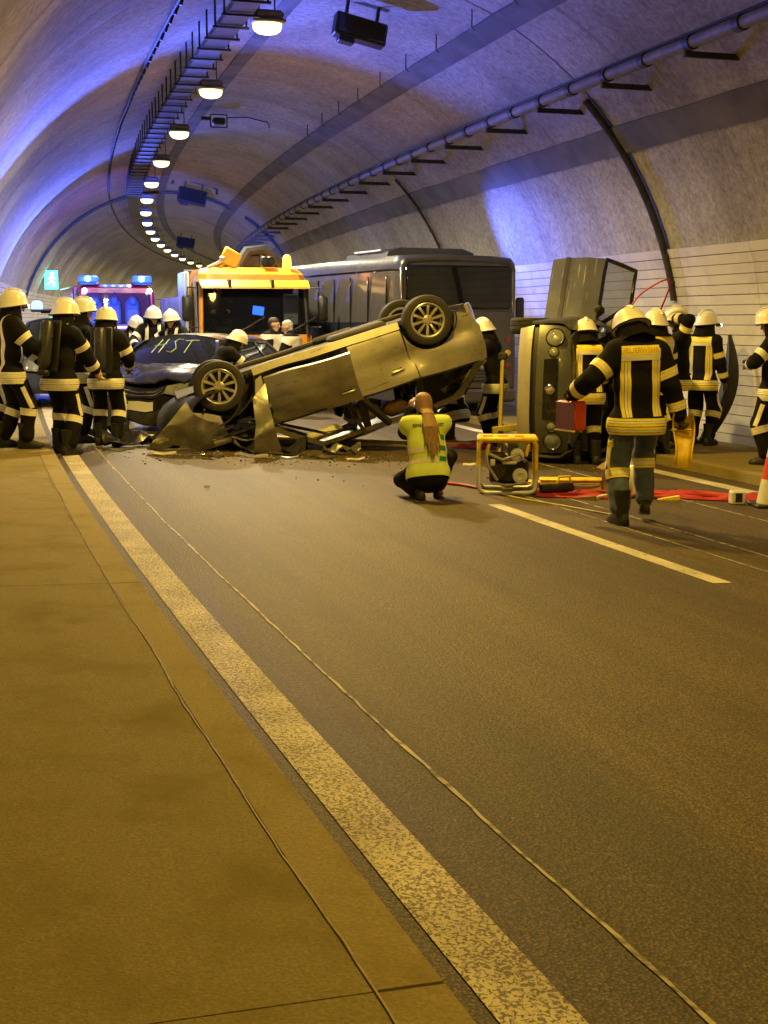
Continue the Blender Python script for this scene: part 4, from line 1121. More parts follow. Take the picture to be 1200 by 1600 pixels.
def surf_nets(prims, vox, k=0.03, noise_amp=0.0, cut=None, seed=0):
    """prims: (a, b, ra, rb, flat). returns verts, quads"""
    lo = np.min([np.minimum(p[0], p[1]) - max(p[2], p[3]) for p in prims], axis=0) - 3 * vox
    hi = np.max([np.maximum(p[0], p[1]) + max(p[2], p[3]) for p in prims], axis=0) + 3 * vox
    n = np.ceil((hi - lo) / vox).astype(int) + 1
    ax = [lo[i] + vox * np.arange(n[i]) for i in range(3)]
    G = np.stack(np.meshgrid(*ax, indexing='ij'), -1).reshape(-1, 3)
    D = np.full(len(G), 1e3)
    for p in prims:
        r = max(p[2], p[3]) * 1.6 + 0.1
        l2 = np.minimum(p[0], p[1]) - r; h2 = np.maximum(p[0], p[1]) + r
        m = np.all((G > l2) & (G < h2), axis=1)
        if not m.any(): continue
        d = sd_caps(G[m], *p[:5]); D[m] = smin(D[m], d, p[5] if len(p) > 5 else k)
    if noise_amp > 0:
        g = G * 1.0
        w = np.zeros(len(G))
        rs = np.random.RandomState(seed + 11)
        for f, am in ((9, .9), (15, .7), (24, .5)):
            for _ in range(3):
                v = rs.randn(3); v /= np.linalg.norm(v); v[2] *= 1.5
                ph = rs.rand() * 6; u = rs.randn(3) * 3
                w += am * np.sin(f * (g @ v) + ph + 1.3 * np.sin(g @ u * 2))
        D = D + noise_amp * w / 3.5
    if cut is not None: D = np.maximum(D, cut(G))
    D = D.reshape(n); S = D < 0
    idx = -np.ones(n - 1, int)
    c = [S[i:n[0] - 1 + i, j:n[1] - 1 + j, l:n[2] - 1 + l] for i in (0, 1) for j in (0, 1) for l in (0, 1)]
    cnt = sum(x.astype(int) for x in c); act = (cnt > 0) & (cnt < 8)
    cells = np.argwhere(act); idx[act] = np.arange(len(cells))
    acc = np.zeros((len(cells), 3)); num = np.zeros(len(cells))
    offs = [(i, j, l) for i in (0, 1) for j in (0, 1) for l in (0, 1)]
    for a in range(8):
        for b in range(a + 1, 8):
            df = [offs[b][q] - offs[a][q] for q in range(3)]
            if sum(map(abs, df)) != 1: continue
            ca = cells + offs[a]; cb_ = cells + offs[b]
            da = D[tuple(ca.T)]; db = D[tuple(cb_.T)]; m = (da < 0) != (db < 0)
            t = np.where(m, da / np.where(m, da - db, 1), 0)
            acc += np.where(m[:, None], np.array(offs[a]) + t[:, None] * np.array(df), 0); num += m
    V = lo + vox * (cells + acc / num[:, None])
    F = []
    for axi in range(3):
        e = [0, 0, 0]; e[axi] = 1; o1 = [0, 0, 0]; o1[(axi + 1) % 3] = 1; o2 = [0, 0, 0]; o2[(axi + 2) % 3] = 1
        m = n.copy(); 
        A = S[:n[0] - e[0], :n[1] - e[1], :n[2] - e[2]]; B = S[e[0]:, e[1]:, e[2]:]
        w = np.argwhere(A != B)
        w = w[np.all(w >= 1, axis=1) & np.all(w < n - 1, axis=1)]
        if not len(w): continue
        o1 = np.array(o1); o2 = np.array(o2)
        q = [idx[tuple((w - x).T)] for x in (o1 * 0, o1, o1 + o2, o2)]
        fl = S[tuple(w.T)]
        q = np.stack(q, 1); q[fl] = q[fl][:, ::-1]
        F.append(q)
    F = np.concatenate(F); F = F[np.all(F >= 0, axis=1)][:, ::-1]
    return V, F
def np_obj(name, V, F, m, parent, smooth=True):
    me = bpy.data.meshes.new(name); me.from_pydata(V.tolist(), [], F.tolist())
    for x in (m if isinstance(m, (list, tuple)) else [m]): me.materials.append(x)
    me.polygons.foreach_set('use_smooth', [True] * len(me.polygons)); me.update()
    o = bpy.data.objects.new(name, me); COL.objects.link(o); o.parent = parent
    return o

M['skin'] = mat('skin', (0.52, 0.33, 0.24), 0.5, var=0.08, scale=20)
M['turnout'] = mat('dark turnout cloth', (0.010, 0.0095, 0.012), 0.9, spec=.15, var=0.3, scale=30, bump=0.25, bscale=140)
M['navy_cloth'] = mat('navy turnout cloth', (0.010, 0.013, 0.024), 0.9, spec=.15, var=0.25, scale=30, bump=0.25, bscale=140)
M['blue_cloth'] = mat('faded blue work trousers', (0.10, 0.135, 0.25), 0.85, var=0.25, scale=14, bump=0.3, bscale=120)
M['boot'] = mat('black leather', (0.014, 0.013, 0.013), 0.5, var=0.3, scale=20)
M['glove'] = mat('dark work glove', (0.05, 0.045, 0.04), 0.8, var=0.3, scale=30)
M['glove_tan'] = mat('tan work glove', (0.45, 0.30, 0.15), 0.8, var=0.2, scale=30)
M['helmet'] = mat('pale fire helmet', (0.80, 0.79, 0.76), 0.3, var=0.05, coat=0.4)
M['band_y'] = mat('yellow reflective band', (0.93, 0.78, 0.10), 0.45, var=0.08, scale=20)
M['band_s'] = mat('silver reflective band', (0.86, 0.85, 0.74), 0.35, var=0.08, scale=20)
M['vest_y'] = mat('hi vis yellow vest', (0.74, 0.93, 0.20), 0.7, var=0.1, scale=8, bump=0.15, bscale=40)
M['vest_w'] = mat('pale vest', (0.74, 0.72, 0.62), 0.75, var=0.1, scale=8, bump=0.15, bscale=40)
M['green_patch'] = mat('green vest patch', (0.01, 0.25, 0.14), 0.6, var=0.1)
M['hair'] = mat('long light brown hair', (0.30, 0.175, 0.075), 0.4, var=0.6, scale=9, stretch=(22, 22, 1.0), bump=0.5, bscale=9)
M['hair_grey'] = mat('short grey hair', (0.40, 0.38, 0.35), 0.7, var=0.3, scale=40)
M['hair_dark'] = mat('short dark hair', (0.04, 0.03, 0.025), 0.7, var=0.3, scale=40)
M['eye'] = mat('eye', (0.03, 0.02, 0.015), 0.2, var=0)
M['ink'] = mat('dark print', (0.03, 0.04, 0.03), 0.7, var=0)
M['tank'] = mat('dark air cylinder', (0.03, 0.032, 0.04), 0.35, var=0.2, scale=8)
M['tool_y'] = mat('yellow tool paint', (0.86, 0.62, 0.03), 0.4, var=0.12, scale=10, dirt=(0.45, 0.32, 0.05), dscale=6)
M['red'] = mat('red plastic', (0.72, 0.07, 0.02), 0.4, var=0.1, scale=6)

def ik(a, c, l1, l2, pole):
    a, c = Vector(a), Vector(c); d = c - a; L = min(d.length, (l1 + l2) * .999); d.normalize()
    c = a + d * L
    x = (l1 * l1 - l2 * l2 + L * L) / (2 * L); h = math.sqrt(max(0, l1 * l1 - x * x))
    p = Vector(pole); p = (p - d * p.dot(d)).normalized()
    return a + d * x + p * h, c

HEL = {}
def helmet_meshes():
    mb = MB(); n = 28
    def ring(z, rx, ry, oy, lift=0): return [(rx * math.sin(2 * PI * k / n), oy + ry * math.cos(2 * PI * k / n), z - lift * (-math.cos(2 * PI * k / n)) ) for k in range(n)]
    mb.rings([ring(-.035, .128, .155, -.012, .030), ring(-.030, .150, .182, -.014, .036), ring(-.012, .146, .172, -.01, .026), ring(.02, .134, .158, -.004, .008), ring(.07, .126, .146, 0), ring(.115, .106, .122, 0), ring(.148, .072, .082, 0), ring(.165, .030, .034, 0), ring(.167, .004, .004, 0)])
    mb.v = [Vector((v.x * 1.07, v.y * 1.05, v.z * .97)) for v in mb.v]; HEL['shell'] = mb.mesh('helmet', M['helmet'], smooth=50)
    mb = MB(); pts = [(0, .165 * math.cos(a), .02 + .155 * math.sin(a)) for a in [R_(25 + 130 * i / 10) for i in range(11)]]
    mb.tube(pts, .016, 8, ell=(1, .6)); HEL['crest'] = mb.mesh('helmet_crest', M['helmet'], smooth=60)
    mb = MB(); rg = []
    for i in range(15):
        a = R_(-75 + 150 * i / 14); rg.append([(.140 * math.sin(a), -.010 + .168 * math.cos(a), z) for z in (-.02, .035)] + [(.134 * math.sin(a), -.010 + .162 * math.cos(a), z) for z in (.035, -.02)])
    mb.rings(rg); HEL['stripe'] = mb.mesh('visor', M['gloss_black'], smooth=40)
    mb = MB(); rg = []
    for z, r, f in ((-.02, .132, 0), (-.08, .140, .01), (-.15, .155, .02), (-.20, .165, .03)):
        rg.append([((r + .006 * math.sin(9 * a)) * math.sin(a), -.012 - (r + .006 * math.cos(7 * a)) * math.cos(a) * 1.05, z) for a in [R_(-112 + 224 * i / 24) for i in range(25)]])
    mb.rings(rg, closed=False); HEL['guard'] = mb.mesh('neck_guard', M['turnout'], smooth=60)
    mb = MB(); mb.tube([(0, 0, -.03), (0, .07, -.02)], .02, 10); mb.lathe([(.001, 0), (.02, 0), (.02, .004), (.001, .005)], 10, 1, Matrix.Translation((0, .072, -.02)) @ Matrix.Rotation(-PI / 2, 4, 'X'))
    HEL['torch'] = mb.mesh('helmet_torch', [M['black'], M['white_on']], smooth=40)
helmet_meshes()

def rim_mesh():
    mb = MB(); n = 28; pts = [(.152 * 1.07 * math.sin(2 * PI * k / n), 1.05 * (-.014 + .184 * math.cos(2 * PI * k / n)), .97 * (-.033 + .036 * math.cos(2 * PI * k / n))) for k in range(n + 1)]
    mb.tube(pts, .006, 5); HEL['rim'] = mb.mesh('helmet_rim', M['black'], smooth=60)
    mb = MB()
    for sg in (1, -1): mb.tube([(sg * .115, -.02, -.03), (sg * .095, .03, -.10), (sg * .05, .06, -.165), (0, .07, -.18)], .008, 5)
    HEL['strap'] = mb.mesh('chin_strap', M['black'], smooth=60)
rim_mesh()
def boot_mesh():
    mb = MB(); rg = []
    for y, w, zb, zt in ((-.115, .012, .02, .06), (-.105, .038, .004, .10), (-.06, .047, 0, .14), (0, .047, 0, .14), (.06, .050, 0, .105), (.12, .055, 0, .085), (.17, .050, .004, .07), (.20, .030, .012, .05), (.207, .008, .02, .035)):
        rg.append([(w * sx, y, z) for sx, z in ((-.8, zb), (-1, zb + .018), (-.95, zb + (zt - zb) * .55), (-.55, zt), (.55, zt), (.95, zb + (zt - zb) * .55), (1, zb + .018), (.8, zb))])
    mb.rings(rg); mb.tube([(0, -.035, .08), (0, -.03, .22), (0, -.03, .31)], [.058, .062, .072], 14)
    return mb.mesh('boot', M['boot'], smooth=50)
BOOT = boot_mesh()

def hand_prims(wrist, d, palm_n, side, curl):
    """five unequal fingers curled about the palm; d: hand direction, palm_n: way the palm faces"""
    d = Vector(d).normalized(); n = Vector(palm_n); n = (n - d * n.dot(d)).normalized(); x = d.cross(n) * side
    w = Vector(wrist); P = []
    P.append((w, w + d * .085, .026, .036, (n, 1.7), .012))
    for i, (o, l, r) in enumerate(((.032, .072, .0105), (.011, .082, .011), (-.010, .076, .0105), (-.030, .060, .0095))):
        a = w + d * .085 + x * o; dirn = d
        for j, f in enumerate((.46, .32, .24)):
            dirn = (dirn * math.cos(curl * .9) + n * math.sin(curl * .9)).normalized() if True else dirn
            nn = (n - dirn * n.dot(dirn)); nn = nn.normalized() if nn.length > 1e-4 else n
            b = a + dirn * l * f
            P.append((a, b, r * (1 - .08 * j), r * (.92 - .08 * j), None, .006)); a = b
            n_next = nn; dirn = dirn
            n = n_next
    n = Vector(palm_n); n = (n - d * n.dot(d)).normalized()
    a = w + d * .025 + x * .026; b = a + (d * .6 + x * .75 + n * .3).normalized() * .042; c = b + (d * .85 + x * .1 + n * (.25 + curl * .5)).normalized() * .035
    P.append((a, b, .014, .0125, None, .010)); P.append((b, c, .012, .0095, None, .006))
    return [tuple([tuple(q[0]), tuple(q[1]), q[2], q[3], (tuple(q[4][0]), q[4][1]) if q[4] else None, q[5]]) for q in P]

def cut_band(src, name, planes, keep, m, parent, off=.006):
    """a strip of cloth cut exactly from a garment between planes and laid on it"""
    bm = bmesh.new(); bm.from_mesh(src)
    for co, no in planes:
        bmesh.ops.bisect_plane(bm, geom=bm.verts[:] + bm.edges[:] + bm.faces[:], plane_co=co, plane_no=no, clear_outer=True)
        if not bm.faces: bm.free(); return None
    bm.normal_update()
    kill = [f for f in bm.faces if not keep(f.calc_center_median(), f.normal)]
    bmesh.ops.delete(bm, geom=kill, context='FACES')
    if not bm.faces: bm.free(); return None
    bm.normal_update()
    nrm = {v: v.normal.copy() for v in bm.verts}
    for v in bm.verts: v.co += nrm[v] * off
    ret = bmesh.ops.extrude_face_region(bm, geom=bm.faces[:])
    for v in [g for g in ret['geom'] if isinstance(g, bmesh.types.BMVert)]: v.co += v.normal * .0015
    me = bpy.data.meshes.new(name); bm.to_mesh(me); bm.free(); me.materials.append(m)
    me.polygons.foreach_set('use_smooth', [True] * len(me.polygons)); me.set_sharp_from_angle(angle=R_(50))
    o = bpy.data.objects.new(name, me); COL.objects.link(o); o.parent = parent
    return o

def person(label, x, y, rz=0, z=None, h=1.80, lean=0, sway=0, twist=0, head=(0, 0), hands=None, elbows=None, feet=None, pelvis=None, knees=None,
           outfit='turnout', vox=.016, helmet=True, guard=True, curl=.6, band='y', group=None, back='frame', legs_low=True, glove='glove', tank=False, hair=None, trousers=None, torch=False, seated=False, palm=None, hdir=None, bulk=1.0):
    sc = h / 1.80
    root = empty('person', (x, y, ground_z(x, y) if z is None else z), R_(rz), label, 'person', group)
    root.scale = (sc, sc, sc)
    pel = Vector(pelvis or (0, 0, .97))
    U = Matrix.Rotation(R_(twist), 3, 'Z') @ Matrix.Rotation(R_(sway), 3, 'Y') @ Matrix.Rotation(R_(-lean), 3, 'X')
    Uh = Matrix.Rotation(R_(twist * .5), 3, 'Z') @ Matrix.Rotation(R_(sway * .5), 3, 'Y') @ Matrix.Rotation(R_(-lean * .55), 3, 'X')
    waist = pel + Uh @ Vector((0, 0, .17)); chest = waist + U @ Vector((0, 0, .20)); shc = waist + U @ Vector((0, -.01, .31))
    neck = waist + U @ Vector((0, 0, .385))
    Hd = U @ Matrix.Rotation(R_(head[0]), 3, 'Z') @ Matrix.Rotation(R_(-head[1] - lean * -.35), 3, 'X')
    hc = neck + U @ Vector((0, .015, .05)) + Hd @ Vector((0, .02, .115))
    sh = {sg: waist + U @ Vector((sg * .185, -.01, .315)) for sg in (1, -1)}
    hip = {sg: pel + Vector((sg * .10, 0, -.03)) for sg in (1, -1)}
    hands = hands or {}; feet = feet or {}; elbows = elbows or {}; knees = knees or {}
    hd, el, an, kn = {}, {}, {}, {}
    for sg in (1, -1):
        t = hands.get(sg, (sg * .30, .06, .82))
        el[sg], hd[sg] = ik(sh[sg], t, .30, .27, elbows.get(sg, (sg * .6, -.8, -.1)))
        f = feet.get(sg, (sg * .13, 0, 0, 0))
        a = Vector((f[0], f[1], f[2] + .10))
        kn[sg], an[sg] = ik(hip[sg], a, .45, .43, knees.get(sg, (sg * .15, 1, 0)))
    L = tuple
    Ux = tuple(U @ Vector((0, 1, 0))); fl = (Ux, 1.55)
    # body: one continuous figure
    bf = .84
    B = [(L(pel + Vector((-.07, 0, 0))), L(pel + Vector((.07, 0, 0))), .098, .098, None, .05), (L(pel), L(waist), .135 * bf, .125 * bf, fl, .05), (L(waist), L(chest), .13 * bf, .15 * bf, fl, .05),
         (L(shc + U @ Vector((-.11, 0, 0))), L(shc + U @ Vector((.11, 0, 0))), .085, .085, None, .06), (L(shc), L(neck + U @ Vector((0, .01, .05))), .075, .058, None, .04)]
    for sg in (1, -1):
        B += [(L(sh[sg]), L(el[sg]), .056, .043, None, .04), (L(el[sg]), L(hd[sg]), .043, .030, None, .02), (L(hip[sg]), L(kn[sg]), .088, .058, None, .05), (L(kn[sg]), L(an[sg]), .057, .042, None, .03)]
    bare = outfit in ('vest', 'woman', 'driver')
    for sg in (1, -1):
        d = hd[sg] - el[sg]
        dd = hdir[sg] if hdir and sg in hdir else d
        pn = palm[sg] if palm and sg in palm else Vector((-sg, .15, 0))
        hp = hand_prims(hd[sg], dd, pn, sg, curl)
        if bare: B += hp
        else:
            V, F = surf_nets([(q[0], q[1], q[2] * 1.22 + .002, q[3] * 1.22 + .002, q[4], q[5]) for q in hp] + [(L(hd[sg] - d.normalized() * .09), L(hd[sg]), .05, .038, None, .01)], .0085, .008)
            np_obj('glove', V, F, M[glove], root)
    B += [(L(hc + Hd @ Vector((0, -.012, .028))), L(hc + Hd @ Vector((0, .01, .02))), .088, .085, None, .03), (L(hc + Hd @ Vector((0, .02, .0))), L(hc + Hd @ Vector((0, .045, -.085))), .068, .045, None, .03),
          (L(hc + Hd @ Vector((0, .088, .015))), L(hc + Hd @ Vector((0, .112, -.028))), .011, .017, None, .012), (L(hc + Hd @ Vector((-.03, .082, .035))), L(hc + Hd @ Vector((.03, .082, .035))), .013, .013, None, .014),
          (L(hc + Hd @ Vector((-.018, .086, -.058))), L(hc + Hd @ Vector((.018, .086, -.058))), .011, .011, None, .010)]
    for sg in (1, -1): B.append((L(hc + Hd @ Vector((sg * .088, -.01, .02))), L(hc + Hd @ Vector((sg * .088, -.005, -.025))), .014, .010, None, .008))
    V, F = surf_nets(B, .0125 if bare else .017)
    np_obj('body', V, F, M['skin'], root)
    if not helmet or outfit == 'driver':
        for sg in (1, -1):
            mb = MB(); c = hc + Hd @ Vector((sg * .033, .094, .016)); mb.lathe([(.001, -.011), (.009, -.006), (.011, 0), (.009, .006), (.001, .011)], 10, 0, Matrix.Translation(c)); mb.build('eye', M['eye'], root, smooth=80)
    # jacket
    cloth = {'turnout': 'turnout', 'navy': 'navy_cloth', 'vest': 'turnout', 'woman': 'turnout', 'driver': 'navy_cloth'}[outfit]
    k = .022 * bulk
    J = [(L(pel + Vector((-.088, 0, -.11))), L(pel + Vector((.088, 0, -.11))), .128 + k, .128 + k, None, .06), (L(pel + Vector((0, 0, -.12))), L(waist), .165 + k, .150 + k, (L(Uh @ Vector((0, 1, 0))), 1.45), .06), (L(waist), L(chest), .152 + k, .175 + k, fl, .06),
         (L(shc + U @ Vector((-.12, 0, 0))), L(shc + U @ Vector((.12, 0, 0))), .088 + k, .088 + k, None, .08), (L(shc), L(neck + U @ Vector((0, .005, .02))), .09 + k, .068 + k * .7, None, .05)]
    for sg in (1, -1):
        ed = (hd[sg] - el[sg]).normalized()
        J += [(L(sh[sg]), L(el[sg]), .070 + k, .057 + k * .9, None, .05), (L(el[sg]), L(hd[sg] - ed * .02), .056 + k * .9, .043 + k * .9, None, .03)]
    pz = pel.z
    hem = pz - .20
    if seated: hem = pz - .13
    cutf = lambda G: hem - G[:, 2] - .0 * G[:, 0]
    if lean > 40 or seated or outfit == 'woman': cutf = None
    V, F = surf_nets(J, vox, .03, .013, cutf, seed=int(abs(x * 77)))
    jk = np_obj('jacket', V, F, M[cloth], root); jm = jk.data
    # trousers
    kt = .018
    T_ = [(L(pel + Vector((-.06, 0, -.02))), L(pel + Vector((.06, 0, -.02))), .125, .125, None, .05)]
    for sg in (1, -1):
        dn = (an[sg] - kn[sg]).normalized()
        T_ += [(L(hip[sg]), L(kn[sg]), .092 + kt, .072 + kt, None, .045), (L(kn[sg]), L(an[sg] - dn * .06), .074 + kt, .068 + kt, None, .03)]
    V, F = surf_nets(T_, vox, .03, .014, None, seed=int(abs(y * 55)))
    tr = np_obj('trousers', V, F, M[trousers or cloth], root); tm = tr.data
    for sg in (1, -1):
        f = feet.get(sg, (sg * .13, 0, 0, 0)); ya = R_(f[3]) if len(f) > 3 else 0; pt = R_(f[4]) if len(f) > 4 else 0
        Mx = Matrix.Translation(an[sg]) @ Matrix.Rotation(-sg * .12 + ya, 4, 'Z') @ Matrix.Rotation(pt, 4, 'X') @ Matrix.Translation((0, .01, -.10))
        link_mesh('boot', BOOT, root, M=Mx)
    # reflective bands cut from the garments
    by, bs = M['band_y'], M['band_s']
    bones = {'torso': (pel, shc), 'aL': (sh[1], el[1]), 'aR': (sh[-1], el[-1]), 'fL': (el[1], hd[1]), 'fR': (el[-1], hd[-1])}
    def dist(c, a, b):
        ab = b - a; t = max(0, min(1, (c - a).dot(ab) / ab.length_squared)); return (c - a - ab * t).length
    rad = {'torso': .17, 'aL': .085, 'aR': .085, 'fL': .07, 'fR': .07}
    def nearest(c): return min(bones, key=lambda q: dist(c, *bones[q]) - rad[q])
    def across(a, b, t0, w, bone, mesh, m, nm='reflective_band', keep=None):
        d = (b - a).normalized(); c0 = a + (b - a) * t0
        return cut_band(mesh, nm, [(c0 + d * w / 2, d), (c0 - d * w / 2, -d)], keep or (lambda c, n: nearest(c) == bone), m, root)
    def tri(a, b, t0, w, bone, mesh, keep=None):
        """yellow silver yellow tape: silver between two yellow edges"""
        L_ab = (b - a).length
        across(a, b, t0, w * .40, bone, mesh, bs if band == 'y' else bs, keep=keep)
        for q in (-1, 1): across(a, b, t0 + q * w * .36 / L_ab, w * .28, bone, mesh, by if band == 'y' else bs, keep=keep)
    if outfit in ('turnout', 'navy'):
        up = Uh @ Vector((0, 0, 1)); up.normalize()
        for sg, A, Fo in ((1, 'aL', 'fL'), (-1, 'aR', 'fR')):
            tri(sh[sg], el[sg], .62, .075, A, jm); tri(el[sg], hd[sg], .66, .075, Fo, jm)
        kt_ = lambda c, n: nearest(c) == 'torso'
        zz = Vector((0, 0, 1)) if lean < 25 else up
        for q in (-.155, -.085):
            c0 = pel + zz * q
            for dz_, w_, m_ in ((.0, .018, bs), (.022, .020, by if band == 'y' else bs), (-.022, .020, by if band == 'y' else bs)):
                cut_band(jm, 'reflective_band', [(c0 + zz * (dz_ + w_ / 2), zz), (c0 + zz * (dz_ - w_ / 2), -zz)], kt_, m_, root)
        if back == 'frame' or back == 'print':
            Yv = U @ Vector((0, 1, 0)); Xv = U @ Vector((1, 0, 0)); Zv = U @ Vector((0, 0, 1))
            isb = lambda c, n: n.dot(Yv) < -.25 and nearest(c) == 'torso'
            top = chest + Zv * .10; low = pel + zz * (-.05)
            for xo, w_, m_ in ((-.155, .026, by), (-.128, .020, bs), (-.103, .024, by), (.103, .024, by), (.128, .020, bs), (.155, .026, by)):
                c0 = chest + Xv * xo
                cut_band(jm, 'reflective_band', [(c0 + Xv * w_ / 2, Xv), (c0 - Xv * w_ / 2, -Xv), (top, Zv), (low, -Zv)], isb, m_ if band == 'y' else bs, root)
            yo = cut_band(jm, 'back_panel', [(chest + Xv * .172, Xv), (chest - Xv * .172, -Xv), (top + Zv * .075, Zv), (top + Zv * .001, -Zv)], isb, by, root)
            cut_band(jm, 'reflective_band', [(chest + Xv * .172, Xv), (chest - Xv * .172, -Xv), (top - Zv * .001, Zv), (top - Zv * .045, -Zv)], isb, bs, root, .008)
            if back == 'print' and yo:
                tmesh = text_mesh('FEUERWEHR', .056, .0005, .001)
                Rm = Matrix((Xv, Zv, -Yv)).transposed().to_4x4()
                bv = BVHTree.FromPolygons([v.co for v in yo.data.vertices], [p.vertices[:] for p in yo.data.polygons])
                for v in tmesh.vertices:
                    q = top + Zv * .037 + Xv * v.co.x + Zv * v.co.y - Yv * .5
                    hit = bv.ray_cast(q, Yv)
                    v.co = (hit[0] if hit[0] else top + Zv * .037 + Xv * v.co.x + Zv * v.co.y - Yv * .16) - Yv * (.0025 + v.co.z)
                tmesh.materials.append(mat('worn yellow print', (0.68, 0.50, 0.05), 0.6, var=.2))
                link_mesh('lettering', tmesh, root)
        if back == 'front':
            Yv = U @ Vector((0, 1, 0)); Xv = U @ Vector((1, 0, 0)); Zv = U @ Vector((0, 0, 1))
            for xo in (-.11, .11):
                c0 = chest + Xv * xo
                cut_band(jm, 'reflective_band', [(c0 + Xv * .03, Xv), (c0 - Xv * .03, -Xv)], lambda c, n: abs(n.dot(Yv)) > .2 and nearest(c) == 'torso', bs, root)
        for sg in (1, -1):
            kk = lambda c, n, sg=sg: dist(c, kn[sg], an[sg]) < dist(c, kn[-sg], an[-sg])
            tri(kn[sg], an[sg], .20, .085, None, tm, kk)
            hd_ = (kn[sg] - hip[sg]).normalized(); sidev = Vector((sg, 0, 0)); fw = hd_.cross(sidev).normalized()
            c0 = (hip[sg] + kn[sg]) / 2
            cut_band(tm, 'reflective_band', [(c0 + fw * .025, fw), (c0 - fw * .025, -fw), (kn[sg] + (an[sg] - kn[sg]) * .12, hd_), (hip[sg] + hd_ * .22, -hd_)], lambda c, n, sg=sg, sidev=sidev: n.dot(sidev) > .3 and dist(c, hip[sg], kn[sg]) < dist(c, hip[-sg], kn[-sg]), bs, root)
    Hm = Matrix.Translation(hc + Hd @ Vector((0, 0, .035))) @ Hd.to_4x4()
    if helmet:
        hm = link_mesh('helmet', HEL['shell'], root, M=Hm); link_mesh('helmet_crest', HEL['crest'], hm); link_mesh('visor', HEL['stripe'], hm); link_mesh('helmet_rim', HEL['rim'], hm); link_mesh('chin_strap', HEL['strap'], hm)
        if guard: link_mesh('neck_guard', HEL['guard'], hm)
        if torch: link_mesh('helmet_torch', HEL['torch'], hm, (.15, .05, -.01))
        V, F = surf_nets([(L(hc + Hd @ Vector((0, -.03, -.02))), L(hc + Hd @ Vector((0, -.02, -.10))), .088, .09, None, .03), (L(hc + Hd @ Vector((0, -.01, -.10))), L(neck), .085, .10, None, .04)], .015, .03, .006)
        np_obj('hood', V, F, M['turnout'], root)
    if hair:
        V, F = surf_nets([(L(hc + Hd @ Vector((0, -.03, .05))), L(hc + Hd @ Vector((0, .0, .055))), .092, .086, None, .02), (L(hc + Hd @ Vector((0, -.055, .02))), L(hc + Hd @ Vector((0, -.045, -.05))), .068, .055, None, .02)], .012, .02, .006)
        np_obj('hair', V, F, M[hair], root)
    if tank:
        Tm = Matrix.Translation(chest + U @ Vector((0, -.26, -.06))) @ U.to_4x4()
        mb = MB(); mb.lathe([(.001, -.30), (.05, -.295), (.078, -.26), (.08, .20), (.06, .26), (.025, .285), (.022, .33), (.001, .33)], 22); t_ = mb.build('air_cylinder', M['tank'], root, smooth=45, M=Tm @ Matrix.Rotation(PI, 4, 'X'))
        mb = MB(); mb.box((0, .075, 0), (.30, .03, .62), bev=.012); mb.tube([(-.085, .02, .1), (0, -.088, .1), (.085, .02, .1)], .012, 6); mb.box((0, .0, -.33), (.16, .09, .07), bev=.02); mb.build('carrying_frame', M['black'], root, smooth=40, M=Tm)
        for sg in (1, -1):
            c0 = chest + U @ Vector((sg * .12, 0, 0)); Xv = U @ Vector((1, 0, 0)); Zv = U @ Vector((0, 0, 1))
            cut_band(jm, 'harness_strap', [(c0 + Xv * .022, Xv), (c0 - Xv * .022, -Xv), (chest - Zv * .2, -Zv)], lambda c, n: nearest(c) == 'torso' and n.dot(U @ Vector((0, -1, 0))) < .5, M['band_s'], root, .012)
    root['_h'] = 0; del root['_h']
    vest_zone = lambda c, n=None: nearest(c) == 'torso' or min((c - sh[q]).length for q in (1, -1)) < .135
    return dict(root=root, vest_zone=vest_zone, jacket=jm, jobj=jk, trousers=tm, hc=hc, Hd=Hd, U=U, chest=chest, pel=pel, waist=waist, hand=hd, elbow=el, shc=shc, neck=neck, nearest=nearest, sc=sc, knee=kn, ank=an)
def wpos(p, v):                          # a point of a person's own frame in the world
    r = p['root']; return r.location + Matrix.Rotation(r.rotation_euler.z, 3, 'Z') @ (Vector(v) * p['sc'])
FG = 'firefighters at the crash site'
# near firefighter, seen from behind, walking, case in the left hand and yellow chock in the right
pC = person('firefighter seen from behind with FEUERWEHR on the yellow back panel, carrying a red case', 2.19, 11.25, 4, h=1.84, lean=4, sway=-2, twist=4, vox=.012,
            hands={-1: (-.50, .16, 1.12), 1: (.40, .02, .86)}, elbows={-1: (-.5, -.9, -.3), 1: (1, -.5, 0)}, feet={-1: (-.13, -.05, 0, 4), 1: (.15, .22, .06, -8, -12)}, knees={1: (.1, 1, 0)},
            back='print', trousers='blue_cloth', group=FG, bulk=1.35, head=(6, 34), curl=.9, palm={-1: (.3, .2, -1), 1: (-1, .2, 0)})
pB = person('firefighter from behind at the bonnet of the car on its side, yellow framed jacket', 2.60, 16.7, 6, h=1.80, lean=6, group=FG, vox=.015, hands={-1: (-.30, .25, 1.0), 1: (.28, .35, 1.05)}, head=(0, 18), bulk=1.2)
pB2 = person('firefighter mostly hidden behind the one at the bonnet, only the pale helmet showing', 3.05, 17.55, -10, h=1.80, lean=6, group=FG, vox=.02, head=(-10, 10), band='s')
pD = person('firefighter facing left with one arm raised to the helmet beside a curved red hose', 4.05, 17.9, 75, z=-.17, h=1.84, group=FG, vox=.016, hands={-1: (-.13, .08, 1.72), 1: (.15, .35, 1.15)}, elbows={-1: (-.9, -.9, .5), 1: (.8, -.5, -.4)}, head=(10, 8), back='none', band='y', torch=True)
pD2 = person('firefighter half hidden behind the near one, pale helmet by the raised arm', 3.62, 17.2, 30, h=1.82, group=FG, vox=.02, lean=6, band='y')
pE = person('firefighter with dark visor standing on the right walkway by the leaning black panel', 4.62, 18.95, -38, h=1.86, group=FG, vox=.015, hands={1: (.26, .16, .90), -1: (-.30, .10, .88)}, head=(-25, 4), torch=True, band='y', lean=2)
